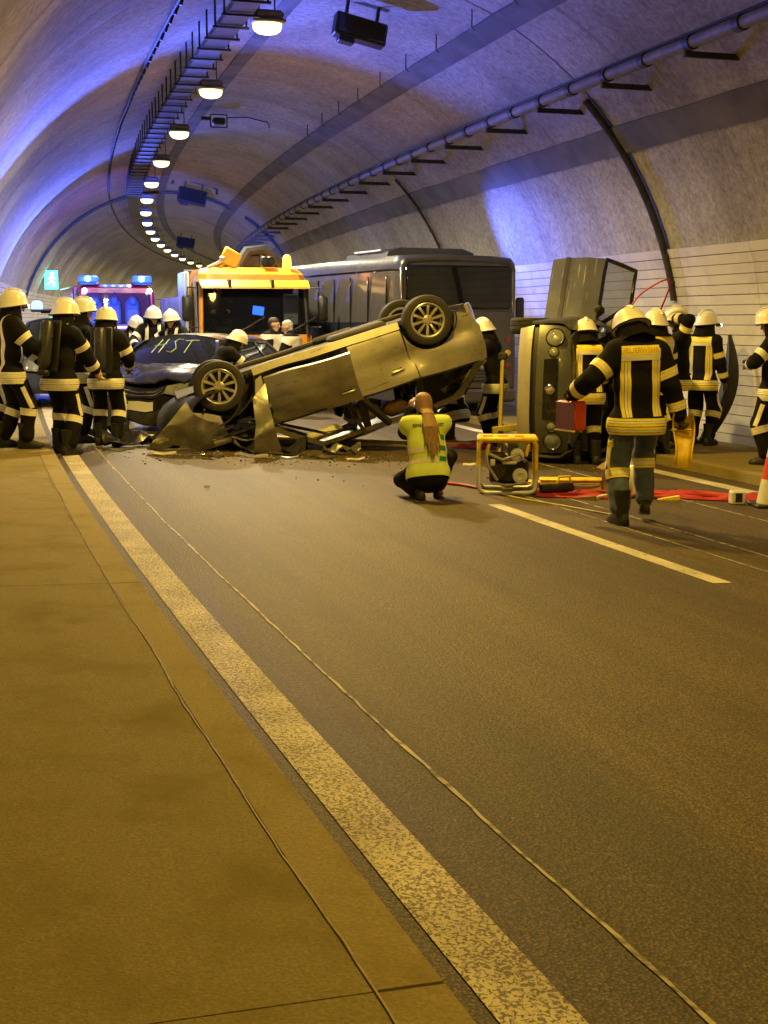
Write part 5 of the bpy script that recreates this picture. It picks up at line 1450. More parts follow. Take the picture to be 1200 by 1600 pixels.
pF = person('firefighter cut by the right edge of the photo, facing left on the walkway', 4.83, 16.2, 62, h=1.86, group=FG, vox=.015, hands={1: (.05, .26, 1.24), -1: (-.08, .27, 1.2)}, elbows={1: (1, .3, -.6), -1: (-1, .3, -.6)}, head=(0, 14), torch=True, band='s')
pA = person('firefighter in a dim jacket standing between the overturned car and the car on its side', 1.62, 19.0, 62, h=1.80, group=FG, vox=.016, lean=14, hands={1: (.25, .42, 1.15), -1: (-.18, .42, 1.0)}, head=(-18, 8), band='s', bulk=1.25, back='none')
pK = person('firefighter crouching behind the tail of the overturned car, boots showing', .98, 19.35, 50, h=1.80, group=FG, vox=.018, lean=38, pelvis=(0, -.12, .52), feet={1: (.18, .22, 0), -1: (-.16, -.12, 0)}, hands={1: (.2, .62, .7), -1: (-.15, .62, .6)}, band='s', head=(0, -10))
# left group
pL1 = person('leftmost whole firefighter, side on, holding gear with tan gloves', -4.46, 15.6, -62, h=1.80, group=FG, vox=.014, lean=3, bulk=1.45, hands={1: (.12, .40, 1.12), -1: (-.10, .42, .98)}, elbows={1: (1, -.5, -.3), -1: (-1, -.5, -.3)}, head=(8, 0), torch=True, band='s', glove='glove_tan', feet={1: (.12, .12, 0), -1: (-.12, -.10, 0)}, back='front')
pL2 = person('firefighter with a dark air cylinder on the back, second from the left', -3.92, 15.75, -28, h=1.80, group=FG, vox=.014, lean=10, bulk=1.45, hands={1: (.22, .42, 1.0), -1: (-.28, .35, 1.0)}, head=(-20, 4), tank=True, band='s', feet={1: (.16, -.05, 0), -1: (-.16, .12, 0)}, back='none', glove='glove_tan')
pL3 = person('firefighter with blue lit helmet, third from the left, back to the camera', -3.62, 17.0, -4, h=1.74, group=FG, vox=.015, lean=4, bulk=1.45, hands={1: (.22, .35, 1.05), -1: (-.20, .32, 1.05)}, head=(5, 12), band='s', tank=True, back='none', feet={1: (.12, 0, 0), -1: (-.15, .1, 0)})
pL4 = person('firefighter half hidden between the two with air cylinders', -4.08, 17.5, -75, h=1.84, group=FG, vox=.018, lean=4, bulk=1.3, band='s', back='none', hands={1: (.15, .38, 1.1), -1: (-.15, .38, 1.05)})
pL0 = person('firefighter cut off by the left edge of the photo', -4.95, 16.1, -40, h=1.86, group=FG, vox=.02, band='s')
pM1 = person('firefighter with a small pale helmet behind the black hatchback, nearest the fire engine', -4.83, 25.2, -150, h=1.72, group=FG, vox=.022, lean=12, band='s', back='front', head=(0, 25))
pM2 = person('firefighter in the middle of the three behind the black hatchback, reaching to its roof', -4.42, 24.9, -160, h=1.88, group=FG, vox=.02, lean=14, hands={1: (.35, .45, 1.15), -1: (-.3, .5, 1.25)}, band='s', back='front', head=(20, 10))
pM3 = person('firefighter bending at the roof of the black hatchback, rightmost of the three', -3.82, 24.5, 150, h=1.84, group=FG, vox=.02, lean=18, hands={1: (.4, .5, 1.2), -1: (-.35, .5, 1.2)}, band='s', back='front', head=(10, 5))
pH = person('firefighter leaning in at the door of the black hatchback behind the upturned wheel', -2.50, 18.85, -62, h=1.62, group=FG, vox=.016, lean=44, hands={1: (.25, .75, .95), -1: (-.25, .70, .9)}, head=(0, 0), band='s', back='none')
# two coordinators in pale vests
def vested(label, x, y, rz, hair, **kw):
    p = person(label, x, y, rz, outfit='vest', helmet=False, hair=hair, vox=.016, **kw)
    jm = p['jacket']; n_ = p['nearest']; up = Vector((0, 0, 1))
    cut_band(jm, 'vest', [(p['neck'] - up * .02, up)], p['vest_zone'], M['vest_w'], p['root'], .012)
    for q in (.0, .12): cut_band(jm, 'reflective_band', [(p['pel'] + up * (q + .03), up), (p['pel'] + up * (q - .03), -up)], lambda c, n: n_(c) == 'torso', M['band_s'], p['root'], .016)
    return p
pV1 = vested('man in a pale vest facing right in front of the orange truck', -2.08, 24.4, -120, 'hair_dark', h=1.78, hands={1: (.15, .35, 1.1), -1: (-.15, .35, 1.1)}, head=(15, 5))
pV2 = vested('grey haired man in a pale vest turned away beside the other vest', -1.66, 24.3, 70, 'hair_grey', h=1.76, hands={1: (.2, .35, 1.0), -1: (-.2, .35, 1.0)}, lean=8, head=(10, 14))
for p, nm in ((pV1, 'a'), (pV2, 'b')):
    pass
# woman crouching with a phone, long hair, hi vis vest
pW = person('woman crouching in a yellow vest with long brown hair, filming the crash', .42, 12.55, 8, outfit='woman', helmet=False, h=1.52, vox=.0125, lean=22, sway=0, twist=4, pelvis=(0, -.05, .40),
            feet={1: (.15, .16, 0, -10), -1: (-.10, -.06, .0, 8)}, knees={1: (.55, 1, .2), -1: (-.35, 1, .1)}, hands={1: (.11, .46, 1.00), -1: (-.12, .44, 1.00)}, elbows={1: (.25, .3, -1), -1: (-.25, .3, -1)}, head=(0, -4), hdir={1: (-.1, .25, 1), -1: (.1, .25, 1)}, palm={1: (-.7, .6, 0), -1: (.7, .6, 0)}, seated=True, curl=.5, bulk=1.5)
def dress_woman(p):
    jm = p['jacket']; n_ = p['nearest']; U = p['U']; Z = U @ Vector((0, 0, 1)); X = U @ Vector((1, 0, 0)); Y = U @ Vector((0, 1, 0)); r = p['root']
    tors = lambda c, n: n_(c) == 'torso'
    k = .022
    v = cut_band(jm, 'vest', [(p['neck'] - Z * .005, Z), (p['pel'] - Z * .15, -Z)], p['vest_zone'], M['vest_y'], r, .016)
    bands = []
    for q, w in ((.10, .055), (-.02, .06)):
        c0 = p['waist'] + Z * (q - .12); cut_band(jm, 'reflective_band', [(c0 + Z * w / 2, Z), (c0 - Z * w / 2, -Z)], tors, M['band_s'], r, .021)
        for zo in (.0,):
            cut_band(jm, 'green_patch', [(c0 + Z * (w / 2 + .012), Z), (c0 - Z * (w / 2 - .012), -Z), (c0 + X * .175, X), (c0 + X * .095, -X)], lambda c, n: tors(c, n) and n.dot(Y) < .1, M['green_patch'], r, .024)
    c0 = p['waist'] + Z * .12
    cut_band(jm, 'green_patch', [(c0 + Z * .04, Z), (c0 - Z * .03, -Z), (c0 + X * .17, X), (c0 + X * .125, -X)], lambda c, n: tors(c, n) and n.dot(Y) < .1, M['green_patch'], r, .024)
    tmesh = text_mesh('EINSATZDIENST', .050, .0005, .0012)
    bv = BVHTree.FromPolygons([q.co for q in v.data.vertices], [q.vertices[:] for q in v.data.polygons])
    base = p['chest'] + Z * .055
    for q in tmesh.vertices:
        a = base + X * q.co.x + Z * q.co.y - Y * .6; h_ = bv.ray_cast(a, Y)
        q.co = (h_[0] if h_[0] else a + Y * .45) - Y * (.004 + q.co.z)
    tmesh.materials.append(M['ink']); link_mesh('lettering', tmesh, r)
    # long hair falling down the back in strands
    hc, Hd = p['hc'], p['Hd']; H_ = []
    H_.append((tuple(hc + Hd @ Vector((0, -.02, .05))), tuple(hc + Hd @ Vector((0, .0, .055))), .098, .094, None, .02))
    rs = random.Random(3)
    for i in range(64):
        f = i / 63; a = R_(-95 + 190 * f); x0 = -.062 + .15 * f
        st = hc + Hd @ Vector((.088 * math.sin(a), -.02 - .085 * math.cos(a), .045))
        m1 = hc + Hd @ Vector((.080 * math.sin(a), -.05 - .085 * math.cos(a), -.06))
        m2 = p['neck'] + U @ Vector((x0 * .8, -.145 - .02 * math.cos(a), .01))
        m3 = p['chest'] + U @ Vector((x0 + .012 * rs.uniform(-1, 1), -.195 - .025 * math.sin(PI * f), .02))
        en = p['chest'] + U @ Vector((x0 * 1.05 + .03 * rs.uniform(-1, 1) + .02, -.195 + .01 * rs.random(), -.17 - .13 * math.sin(PI * f) - .05 * rs.random()))
        r0 = .0085
        H_ += [(tuple(st), tuple(m1), r0 * 1.4, r0 * 1.2, None, .010), (tuple(m1), tuple(m2), r0 * 1.2, r0 * 1.1, None, .006), (tuple(m2), tuple(m3), r0 * 1.1, r0, None, .003), (tuple(m3), tuple(en), r0, .003, None, .002)]
    V, F = surf_nets(H_, .0062, .006); np_obj('hair', V, F, M['hair'], r)
dress_woman(pW)
ph = empty('phone', wpos(pW, (.0, .53, 1.10)), R_(8), 'dark phone held up by the crouching woman', 'phone')
b = MB(); b.box((0, 0, 0), (.15, .009, .075), bev=.003); b.build('phone_body', M['black'], ph); b = MB(); b.box((0, -.0055, 0), (.138, .002, .066)); b.build('phone_screen', emit('phone screen', (.5, .55, .6), .6, (.1, .1, .1)), ph)

# things in the near firefighter's hands
hL = wpos(pC, pC['hand'][-1]); hR = wpos(pC, pC['hand'][1])
cs = empty('tool_case', hL + Vector((-.02, .06, -.03)), R_(28), 'red and purple case carried in the left hand of the near firefighter', 'case')
b = MB(); b.box((0, 0, -.20), (.15, .34, .30), bev=.02); b.build('case_shell', M['red'], cs, smooth=40)
M['purple'] = mat('purple plastic', (0.20, 0.07, 0.24), 0.4, var=.1)
b = MB(); b.box((-.079, 0, -.20), (.012, .32, .28), bev=.005); b.build('case_side', M['purple'], cs)
b = MB(); b.box((-.08, 0, -.355), (.02, .33, .014)); b.build('case_edge', M['band_s'], cs)
b = MB(); b.tube([(0, -.08, -.05), (0, -.07, 0), (0, .07, 0), (0, .08, -.05)], .013, 8); b.build('case_handle', M['red'], cs, smooth=60); cs.scale = (.85, .85, .85)
for yy in (-.1, .1):
    b = MB(); b.box((.078, yy, -.09), (.012, .04, .05), bev=.004); b.build('case_latch', M['black'], cs)
ck = empty('yellow_trough', hR + Vector((.02, -.02, -.02)), R_(-8), 'yellow plastic trough hanging from the right hand of the near firefighter', 'trough')
b = MB(); rg = []
for i in range(13):
    t = i / 12; z = .02 - .44 * t; bow = .05 * math.sin(t * 5.5); wd_ = .085 + .012 * math.sin(t * 6)
    rg.append([(x_ + .02 * math.sin(t * 3), -.02 + bow + d_, z + zz) for x_, d_, zz in ((-wd_, -.05, .03), (-wd_ + .012, .0, .0), (-.02, .012, -.01), (.03, .012, -.01), (wd_ - .012, .0, 0), (wd_, -.05, .03), (wd_ - .012, -.048, .03), (wd_ - .03, .012, 0), (.0, .026, -.01), (-wd_ + .03, .012, 0), (-wd_ + .012, -.048, .03))])
b.rings(rg); b.build('trough_shell', M['tool_y'], ck, smooth=40)
b = MB(); b.tube([(-.085, -.02, -.1), (-.02, .03, -.1), (.085, -.02, -.1)], .012, 6); b.build('trough_rib', M['tool_y'], ck)
# key strap hanging at the near firefighter's left thigh
b = MB(); q = wpos(pC, pC['pel'] + Vector((-.20, .0, -.22))); b.tube([q, q + Vector((-.03, -.01, -.12)), q + Vector((-.035, 0, -.24)), q + Vector((-.01, 0, -.33))], .02, 6, ell=(1, .4)); b.tube([q + Vector((0, 0, .05)), q], .008, 5); b.box(q + Vector((-.02, 0, -.06)), (.05, .03, .06), bev=.01)
props(b.build('belt_strap', M['band_y'], None, smooth=50), 'yellow strap and hook hanging at the thigh of the near firefighter', 'strap')
# ================================================================== COACH, RECOVERY TRUCK, FIRE ENGINE
M['coach_side'] = mat('dull dark glass', (0.012, 0.014, 0.02), 0.25, var=.1, spec=.2)
M['coach'] = paint('silver grey coach paint', (0.06, 0.063, 0.075), 0.4, 0.3)
M['coach_dark'] = paint('dark coach rear', (0.045, 0.042, 0.04), 0.0, 0.45)
M['coach_glass'] = glass('coach window', (0.010, 0.012, 0.018), 0.90, 0.05)
M['cab_glass'] = glass('cab windscreen', (0.01, 0.012, 0.016), 0.5)
M['orange'] = paint('orange truck paint', (0.74, 0.33, 0.025), 0.0, 0.35)
M['amber'] = emit('amber beacon', (1.0, .45, .03), 1.2, (.8, .35, .02))
M['sun_y'] = mat('yellow sun visor', (0.70, 0.42, 0.03), 0.4, var=.1)
M['fire_red'] = paint('fire engine red', (0.22, 0.010, 0.02), 0.0, 0.35)
M['white_paint'] = paint('white paint', (0.75, 0.75, 0.74), 0.0, 0.35)
M['blue_light_paint'] = mat('pale blue light paint', (0.45, 0.55, 0.8), 0.4, var=.1)  # blue light painted as a pale colour on boards and seats
def rbox_rings(x0, x1, y0, y1, z0, z1, r, n=5):
    """rounded rectangle section in x-z"""
    pts = []
    for cx, cz, a0 in ((x1 - r, z1 - r, 0), (x0 + r, z1 - r, 90), (x0 + r, z0 + r * .4, 180), (x1 - r, z0 + r * .4, 270)):
        rr = r if cz > (z0 + z1) / 2 else r * .4
        for i in range(n + 1):
            a = R_(a0 + 90 * i / n); pts.append((cx + rr * math.cos(a), cz + rr * math.sin(a)))
    return [[(x, y0, z) for x, z in pts], [(x, y1, z) for x, z in pts]]
def slab_part(name, x0, x1, y0, y1, z0, z1, m, parent, bev=.02, smooth=40, rot=None):
    b = MB(); b.box(((x0 + x1) / 2, (y0 + y1) / 2, (z0 + z1) / 2), (x1 - x0, y1 - y0, z1 - z0), bev=bev, rot=rot); return b.build(name, m, parent, smooth=smooth)

# coach: frame local y = driving direction (away from the camera), x to the right, z up; rear face at y = 0
coach = empty('coach', label='silver grey coach parked behind the crash, dark rear window facing the camera', cat='coach')
cw, cl, ch = 1.30, 12.0, 3.10
b = MB()
sec = lambda y, s_=1.0, dz=0: [(x * s_, y, z + (dz if z > 1 else 0)) for x, z in [(1.28, .42), (1.30, .8), (1.30, 1.5), (1.275, 2.2), (1.25, 2.80), (1.23, 2.98), (1.14, 3.08), (.7, 3.11), (0, 3.12), (-.7, 3.11), (-1.14, 3.08), (-1.23, 2.98), (-1.25, 2.80), (-1.275, 2.2), (-1.30, 1.5), (-1.30, .8), (-1.28, .42)]]
b.rings([sec(0.03, .97, -.05), sec(.10, 1.0, -.01)] + [sec(y) for y in (.6, 2, 4, 6, 8, 10, 11.6)] + [sec(11.95, .95, -.06)])
b.build('body', M['coach_dark'], coach, smooth=35)
b = MB(); rs_ = [(1.275, 2.86), (1.25, 3.0), (1.16, 3.105), (.7, 3.135), (0, 3.145), (-.7, 3.135), (-1.16, 3.105), (-1.25, 3.0), (-1.275, 2.86)]
b.rings([[(x * f, y, z + dz) for x, z in rs_] + [(x * f * .97, y, z + dz - .05) for x, z in reversed(rs_)] for y, f, dz in ((-.01, .97, -.07), (.06, 1, -.02), (.6, 1, 0), (6, 1, 0), (11.5, 1, 0), (11.9, .96, -.06))]); b.build('roof', M['coach'], coach, smooth=40)
slab_part('rear_window', -1.14, 1.14, -.035, .06, 2.12, 2.93, M['glass_dark'], coach, .05)
slab_part('rear_panel', -1.24, 1.24, -.01, .06, .62, 2.09, M['coach_dark'], coach, .04)
g = slab_part('engine_grille', -.85, .85, -.035, .05, .75, 1.35, M['black'], coach, .02)
for i in range(9): slab_part('grille_slat', -.82, .82, -.05, -.03, .79 + .06 * i, .825 + .06 * i, M['coach_dark'], g, .006)
slab_part('rear_bumper', -1.26, 1.26, -.10, .06, .36, .62, M['coach_dark'], coach, .05)
pl = slab_part('number_plate', -.30, .30, -.03, 0, 1.42, 1.60, M['plate'], coach, .008)
for sg in (1, -1):
    for z, m_ in ((1.55, 'red_glass'), (1.30, 'amber'), (1.05, 'red_glass')):
        b = MB(); b.lathe([(.001, -.04), (.055, -.03), (.06, 0), (.06, .03)], 14, 0, Matrix.Translation((sg * 1.10, -.015, z)) @ Matrix.Rotation(-PI / 2, 4, 'X')); b.build('tail_lamp', M['red_glass'] if m_ != 'amber' else M['sun_y'], coach, smooth=40)
    slab_part('corner_trim', sg * 1.22 - .035, sg * 1.22 + .035, -.02, .08, .65, 2.9, M['coach_dark'] if sg > 0 else M['coach'], coach, .03)
slab_part('side_mirror', 1.36, 1.56, .25, .33, 1.75, 2.35, M['black'], coach, .04)
# left flank: one long dark glazed band split by pillars, seats behind
for i in range(7):
    y0 = .95 + 1.48 * i; y1 = y0 + 1.42
    b = MB(); b.rings([[(-1.302, y0, 1.52), (-1.250, y0, 2.72), (-1.250, y1, 2.72), (-1.302, y1, 1.52)][::1], [(-1.285, y0, 1.52), (-1.235, y0, 2.72), (-1.235, y1, 2.72), (-1.285, y1, 1.52)]])
    b.build('side_window', M['coach_side'], coach)
    slab_part('window_pillar', -1.305, -1.27, y0 - .05, y0 - .005, 1.5, 2.74, M['gloss_black'], coach, .004, rot=None)
for i in range(8):
    y0 = 1.0 + 1.28 * i; b = MB(); b.box((0, 0, 0), (.02, 1.2, .5), bev=.01); b.build('luggage_flap', M['coach_dark'], coach, M=Matrix.Translation((-1.305, y0 + .6, .95)))
b = MB(); b.rings([[(x, y, z) for x, z in ((-1.0, 3.08), (-.95, 3.22), (-.7, 3.30), (.7, 3.30), (.95, 3.22), (1.0, 3.08))] for y in (2.0, 2.25, 5.2, 5.5)]); b.build('roof_unit', M['coach'], coach, smooth=40)
b = MB(); b.box((-.98, 3.6, 3.255), (.02, 2.2, .03)); b.build('roof_strip', M['white_paint'], coach)
for yy in (2.9, 8.8):
    for sg in (1, -1):
        t = empty('wheel', (sg * 1.13, yy, .5), parent=coach); t.matrix_local = Matrix.Translation((sg * 1.13, yy, .5)) @ Matrix.Rotation(sg * PI / 2, 4, 'Y') @ Matrix.Scale(1.45, 4)
        link_mesh('tyre', TYRE, t); link_mesh('rim', RIM_S, t)
s_, l_ = inv(1.3, 23.5)
coach.location = (1.36, 23.9, gz(l_)); coach.rotation_euler = (0, 0, .43); coach.scale = (.94, .56, .97)

# orange recovery truck facing the camera: local -y towards the camera
tk = empty('recovery_truck', label='orange recovery truck with amber roof beacons facing the camera', cat='truck')
b = MB()
def tsec(z, y0, w, r): return [(w, y0 + r, z), (w, 1.75, z), (-w, 1.75, z), (-w, y0 + r, z), (-w + r, y0, z), (w - r, y0, z)]
b.rings([tsec(.55, .0, 1.20, .12), tsec(1.25, .0, 1.22, .12), tsec(1.55, .03, 1.22, .12)]); b.build('cab_lower', M['orange'], tk, smooth=30)
b = MB(); b.rings([tsec(2.62, .20, 1.16, .14), tsec(2.78, .24, 1.13, .16), tsec(2.90, .42, 1.05, .22), tsec(2.94, .7, .8, .2)]); b.build('cab_roof', M['orange'], tk, smooth=30)
slab_part('cab_back', -1.18, 1.18, 1.6, 1.75, 1.5, 2.66, M['black'], tk, .03)
for sg in (1, -1):
    b = MB(); b.tube([(sg * 1.13, .09, 1.5), (sg * 1.10, .24, 2.66)], .055, 8); b.build('cab_pillar', M['orange'] if sg < 0 else M['black'], tk, smooth=50)
    b = MB(); b.prism([(.95, 1.5), (.98, 2.66), (1.10, 2.66), (1.10, 1.5)], 0, sg * 1.20 - .02, sg * 1.20 + .02); b.build('door_pillar', M['orange'], tk)
    b = MB(); b.prism([(.12, 1.58), (.26, 2.62), (.97, 2.62), (.95, 1.52)], 0, sg * 1.185 - .006, sg * 1.185 + .006); b.build('side_window', M['glass'], tk)
    d = slab_part('cab_door', sg * 1.225 - .015, sg * 1.225 + .015, .16, .94, .75, 1.53, M['orange'], tk, .012)
    slab_part('door_handle', sg * 1.245 - .012, sg * 1.245 + .012, .75, .9, 1.25, 1.29, M['black'], d, .008)
    b = MB(); b.tube([(sg * 1.2, .12, 2.5), (sg * 1.42, -.05, 2.5), (sg * 1.44, -.06, 2.3)], .018, 6); b.tube([(sg * 1.2, .1, 1.7), (sg * 1.40, -.02, 1.7)], .018, 6); b.box((sg * 1.44, -.04, 2.08), (.2, .09, .52), bev=.04); mi = b.build('wing_mirror', M['black'], tk, smooth=50)
    slab_part('mirror_glass', sg * 1.44 - .08, sg * 1.44 + .08, .005, .012, 1.86, 2.3, M['chrome'], mi, .003)
    hl = slab_part('headlamp', sg * .92 - .2, sg * .92 + .2, -.03, .03, .78, .98, M['lamp_glass'], tk, .02)
b = MB(); b.rings([[(-1.12, .055, 1.56), (-.5, .0, 1.56), (.5, .0, 1.56), (1.12, .055, 1.56)], [(-1.08, .20, 2.64), (-.5, .16, 2.64), (.5, .16, 2.64), (1.08, .20, 2.64)]], closed=False); b.build('windscreen', M['cab_glass'], tk, smooth=60)
b = MB(); b.rings([[(-1.16, .12, 2.66), (1.16, .12, 2.66), (1.16, .10, 2.62), (-1.16, .10, 2.62)], [(-1.14, -.10, 2.52), (1.14, -.10, 2.52), (1.14, -.11, 2.48), (-1.14, -.11, 2.48)]]); b.build('sun_visor', M['sun_y'], tk)
for q in (-.55, .35): slab_part('visor_bracket', q - .03, q + .03, -.12, .14, 2.5, 2.66, M['black'], tk, .005)
b = MB(); b.box((0, .35, 1.54), (2.1, .5, .14), bev=.05); b.box((-.6, .5, 1.64), (.5, .3, .16), bev=.06); b.build('dashboard', M['black'], tk, smooth=40)
for q in (-.55, .55):
    b = MB(); b.box((q, 1.0, 1.55), (.5, .5, .2), bev=.05); b.box((q, 1.3, 1.95), (.48, .16, .75), bev=.06); b.build('seat', M['seat'], tk, smooth=40)
for q, a in ((-.5, .5), (.1, .55), (.6, .5)):
    b = MB(); b.tube([(q, -.02, 1.55), (q + .5 * math.cos(a), .04, 1.60 + .3 * math.sin(a))], .014, 5); b.box((q + .5 * math.cos(a), .035, 1.62 + .3 * math.sin(a)), (.62, .02, .03), rot=Matrix.Rotation(-.5, 4, 'Y')); b.build('wiper', M['black'], tk)
g = slab_part('grille', -.72, .72, -.02, .03, .95, 1.42, M['black'], tk, .02)
for i in range(5): slab_part('grille_bar', -.70, .70, -.035, -.015, 1.0 + .085 * i, 1.03 + .085 * i, M['orange'], g, .004)
slab_part('front_bumper', -1.22, 1.22, -.12, .1, .42, .74, M['black'], tk, .05)
for q, m_ in ((.78, 'amber'),):
    b = MB(); b.lathe([(.09, 2.9), (.10, 2.93), (.085, 3.12), (.05, 3.17), (.001, 3.18)], 16, 0, Matrix.Translation((q, .45, .02))); b.build('beacon', M['amber'], tk, smooth=50)
for q in (.42, .30):
    b = MB(); b.box((q, .5, 3.05), (.16, .16, .22), bev=.03); b.lathe([(.001, 0), (.075, 0), (.08, .03)], 14, 0, Matrix.Translation((q, .40, 3.05)) @ Matrix.Rotation(PI / 2, 4, 'X')); b.build('work_lamp', M['black'], tk, smooth=40)
b = MB(); b.box((0, 0, 0), (.40, .06, .34), bev=.03, rot=Matrix.Rotation(.5, 4, 'Y')); b.tube([(-.1, .03, -.1), (-.35, .1, -.28)], .03, 6); b.build('roof_sign', M['sun_y'], tk, smooth=40, M=Matrix.Translation((-.42, .5, 3.12)))
b = MB(); b.tube([(-.9, .6, 2.92), (-.55, .5, 3.08)], .04, 6); b.box((-.60, .5, 3.10), (.12, .1, .1), bev=.02); b.build('roof_arm', M['silver'], tk)
b = MB(); b.tube([(-.2, 1.3, 2.9), (.1, 1.4, 3.3), (.5, 1.5, 3.35), (.9, 1.5, 3.0)], .12, 8); b.box((.1, 1.5, 3.1), (.6, .3, .3), bev=.05); b.build('crane_arm', M['black'], tk, smooth=40)
b = MB(); b.box((0, 4.2, 1.75), (2.4, 4.6, .18), bev=.02); b.box((-1.14, 4.2, 2.1), (.06, 4.6, .55), bev=.01); b.box((1.14, 4.2, 2.1), (.06, 4.6, .55), bev=.01); b.box((0, 1.98, 2.35), (2.44, .08, 1.15), bev=.02); b.build('load_bed', M['coach_dark'], tk)
b = MB(); b.box((0, 3.6, .95), (.9, 6.2, .28)); b.build('chassis', M['dark_steel'], tk)
for yy in (.95, 4.6, 5.7):
    for sg in (1, -1):
        t = empty('wheel', parent=tk); t.matrix_local = Matrix.Translation((sg * 1.02, yy, .5)) @ Matrix.Rotation(sg * PI / 2, 4, 'Y') @ Matrix.Scale(1.45, 4)
        link_mesh('tyre', TYRE, t); link_mesh('rim', RIM_S, t)
slab_part('light_stand_in_board', -1.34, -1.24, 1.0, 2.0, 1.6, 2.85, M['blue_light_paint'], tk, .02)  # blue light on the truck side, painted as a pale board
slab_part('view_stand_in_board', .72, 1.04, .55, .58, 1.75, 2.40, M['blue_light_paint'], tk, .01)  # blue-lit view through the side window, painted on a board
M['blue_glow'] = emit('added glowing blue panel', (.03, .16, 1.0), .9, (.02, .05, .2))
slab_part('added_cab_glow_panel', .0, .24, .30, .33, 1.95, 2.13, M['blue_glow'], tk, .01, rot=Matrix.Rotation(.12, 4, 'Y'))  # glowing panel added for the blue light showing through the cab
s_, l_ = inv(-2.5, 25.6)
tk.location = (-2.50, 25.6, gz(l_)); tk.rotation_euler = (0, 0, heading(28) + .02); tk.scale = (.93, 1, .95)
TKM = Matrix.Translation(tk.location) @ Matrix.Rotation(tk.rotation_euler.z, 4, 'Z')
q = TKM @ Vector((-.60, .92, .98))
pT = person('driver sitting in the cab of the orange truck behind the side window', q.x, q.y, 180 + math.degrees(tk.rotation_euler.z), z=q.z, outfit='driver', helmet=False, hair='hair_grey', vox=.022, pelvis=(0, 0, .62), feet={1: (.14, .35, .2), -1: (-.14, .35, .2)}, hands={1: (.2, .40, .95), -1: (-.2, .40, .95)}, seated=True, h=1.76)

# fire engine far on the left, blue lights on
fe = empty('fire_engine', label='red fire engine with blue lights flashing far behind on the left', cat='fire engine')
b = MB(); b.rings([tsec(.55, .0, 1.20, .12), tsec(1.3, .0, 1.22, .12), tsec(1.6, .04, 1.22, .12)]); b.build('cab_lower', M['fire_red'], fe, smooth=30)
b = MB(); b.rings([tsec(2.58, .22, 1.17, .14), tsec(2.75, .26, 1.14, .16), tsec(2.84, .42, 1.05, .22), tsec(2.87, .7, .9, .2)]); b.build('cab_roof', M['fire_red'], fe, smooth=30)
for sg in (1, -1):
    b = MB(); b.tube([(sg * 1.13, .09, 1.5), (sg * 1.10, .24, 2.62)], .06, 8); b.build('cab_pillar', M['fire_red'], fe, smooth=50)
    b = MB(); b.prism([(.12, 1.6), (.26, 2.6), (1.6, 2.6), (1.6, 1.55)], 0, sg * 1.19 - .01, sg * 1.19 + .01); b.build('side_window', M['glass_dark'], fe)
    b = MB(); b.tube([(sg * 1.2, .12, 2.4), (sg * 1.42, -.05, 2.4)], .018, 6); b.box((sg * 1.46, -.04, 2.05), (.22, .1, .62), bev=.04); b.build('wing_mirror', M['black'], fe, smooth=50)
    slab_part('headlamp', sg * .92 - .2, sg * .92 + .2, -.03, .03, .80, 1.0, M['lamp_glass'], fe, .02)
    lb_ = slab_part('light_bar', sg * .85 - .32, sg * .85 + .32, .30, .62, 2.84, 2.92, M['black'], fe, .02)
    slab_part('beacon_lens', sg * .85 - .30, sg * .85 + .30, .30, .60, 2.92, 3.14, M['blue_dim'], lb_, .05)
    b = MB(); b.lathe([(.001, -.1), (.09, -.06), (.11, 0), (.09, .08), (.001, .11)], 14, 0, Matrix.Translation((sg * .85 - .04, .29, 3.03))); b.build('beacon_flash', M['blue_on'], lb_, smooth=60)
    b = MB(); b.lathe([(.001, -.01), (.07, 0), (.075, .03)], 14, 0, Matrix.Translation((sg * 1.02, .05, 2.66)) @ Matrix.Rotation(PI / 2, 4, 'X')); b.build('corner_lamp', M['white_on'], fe, smooth=50)
    b = MB(); b.lathe([(.001, -.01), (.06, 0), (.065, .03)], 14, 0, Matrix.Translation((sg * .80, -.02, 1.28)) @ Matrix.Rotation(PI / 2, 4, 'X')); b.build('grille_flasher', M['blue_on'], fe, smooth=50)
b = MB(); b.rings([[(-1.12, .055, 1.60), (-.5, .0, 1.60), (.5, .0, 1.60), (1.12, .055, 1.60)], [(-1.08, .20, 2.60), (-.5, .16, 2.60), (.5, .16, 2.60), (1.08, .20, 2.60)]], closed=False); b.build('windscreen', M['cab_glass'], fe, smooth=60)
b = MB(); b.box((0, .35, 1.56), (2.1, .5, .14), bev=.05); b.build('dashboard', M['black'], fe)
for q in (-.6, .0, .6):
    b = MB(); b.box((q, 1.1, 1.95), (.46, .2, .9), bev=.08); b.box((q, .95, 2.35), (.26, .14, .3), bev=.06); b.build('seat', M['blue_light_paint'], fe, smooth=40)  # seats coloured pale blue to stand for blue light in the cab
slab_part('grille', -.7, .7, -.02, .03, 1.0, 1.42, M['black'], fe, .02)
slab_part('front_bumper', -1.22, 1.22, -.12, .1, .42, .76, M['white_paint'], fe, .05)
fb = slab_part('front_flasher', -.5, .5, .24, .30, 2.79, 2.85, M['blue_dim'], fe, .01)
for q in (-.35, -.1, .15, .4):
    slab_part('flasher_lens', q - .05, q + .05, .225, .245, 2.80, 2.84, M['white_on'] if q > .3 else M['blue_on'], fb, .004)
slab_part('white_stripe', -1.16, 1.16, -.012, .02, 1.46, 1.54, M['white_paint'], fe, .006)
b = MB(); b.box((0, 4.6, 1.75), (2.44, 5.4, 2.2), bev=.04); b.build('equipment_body', M['fire_red'], fe, smooth=30)
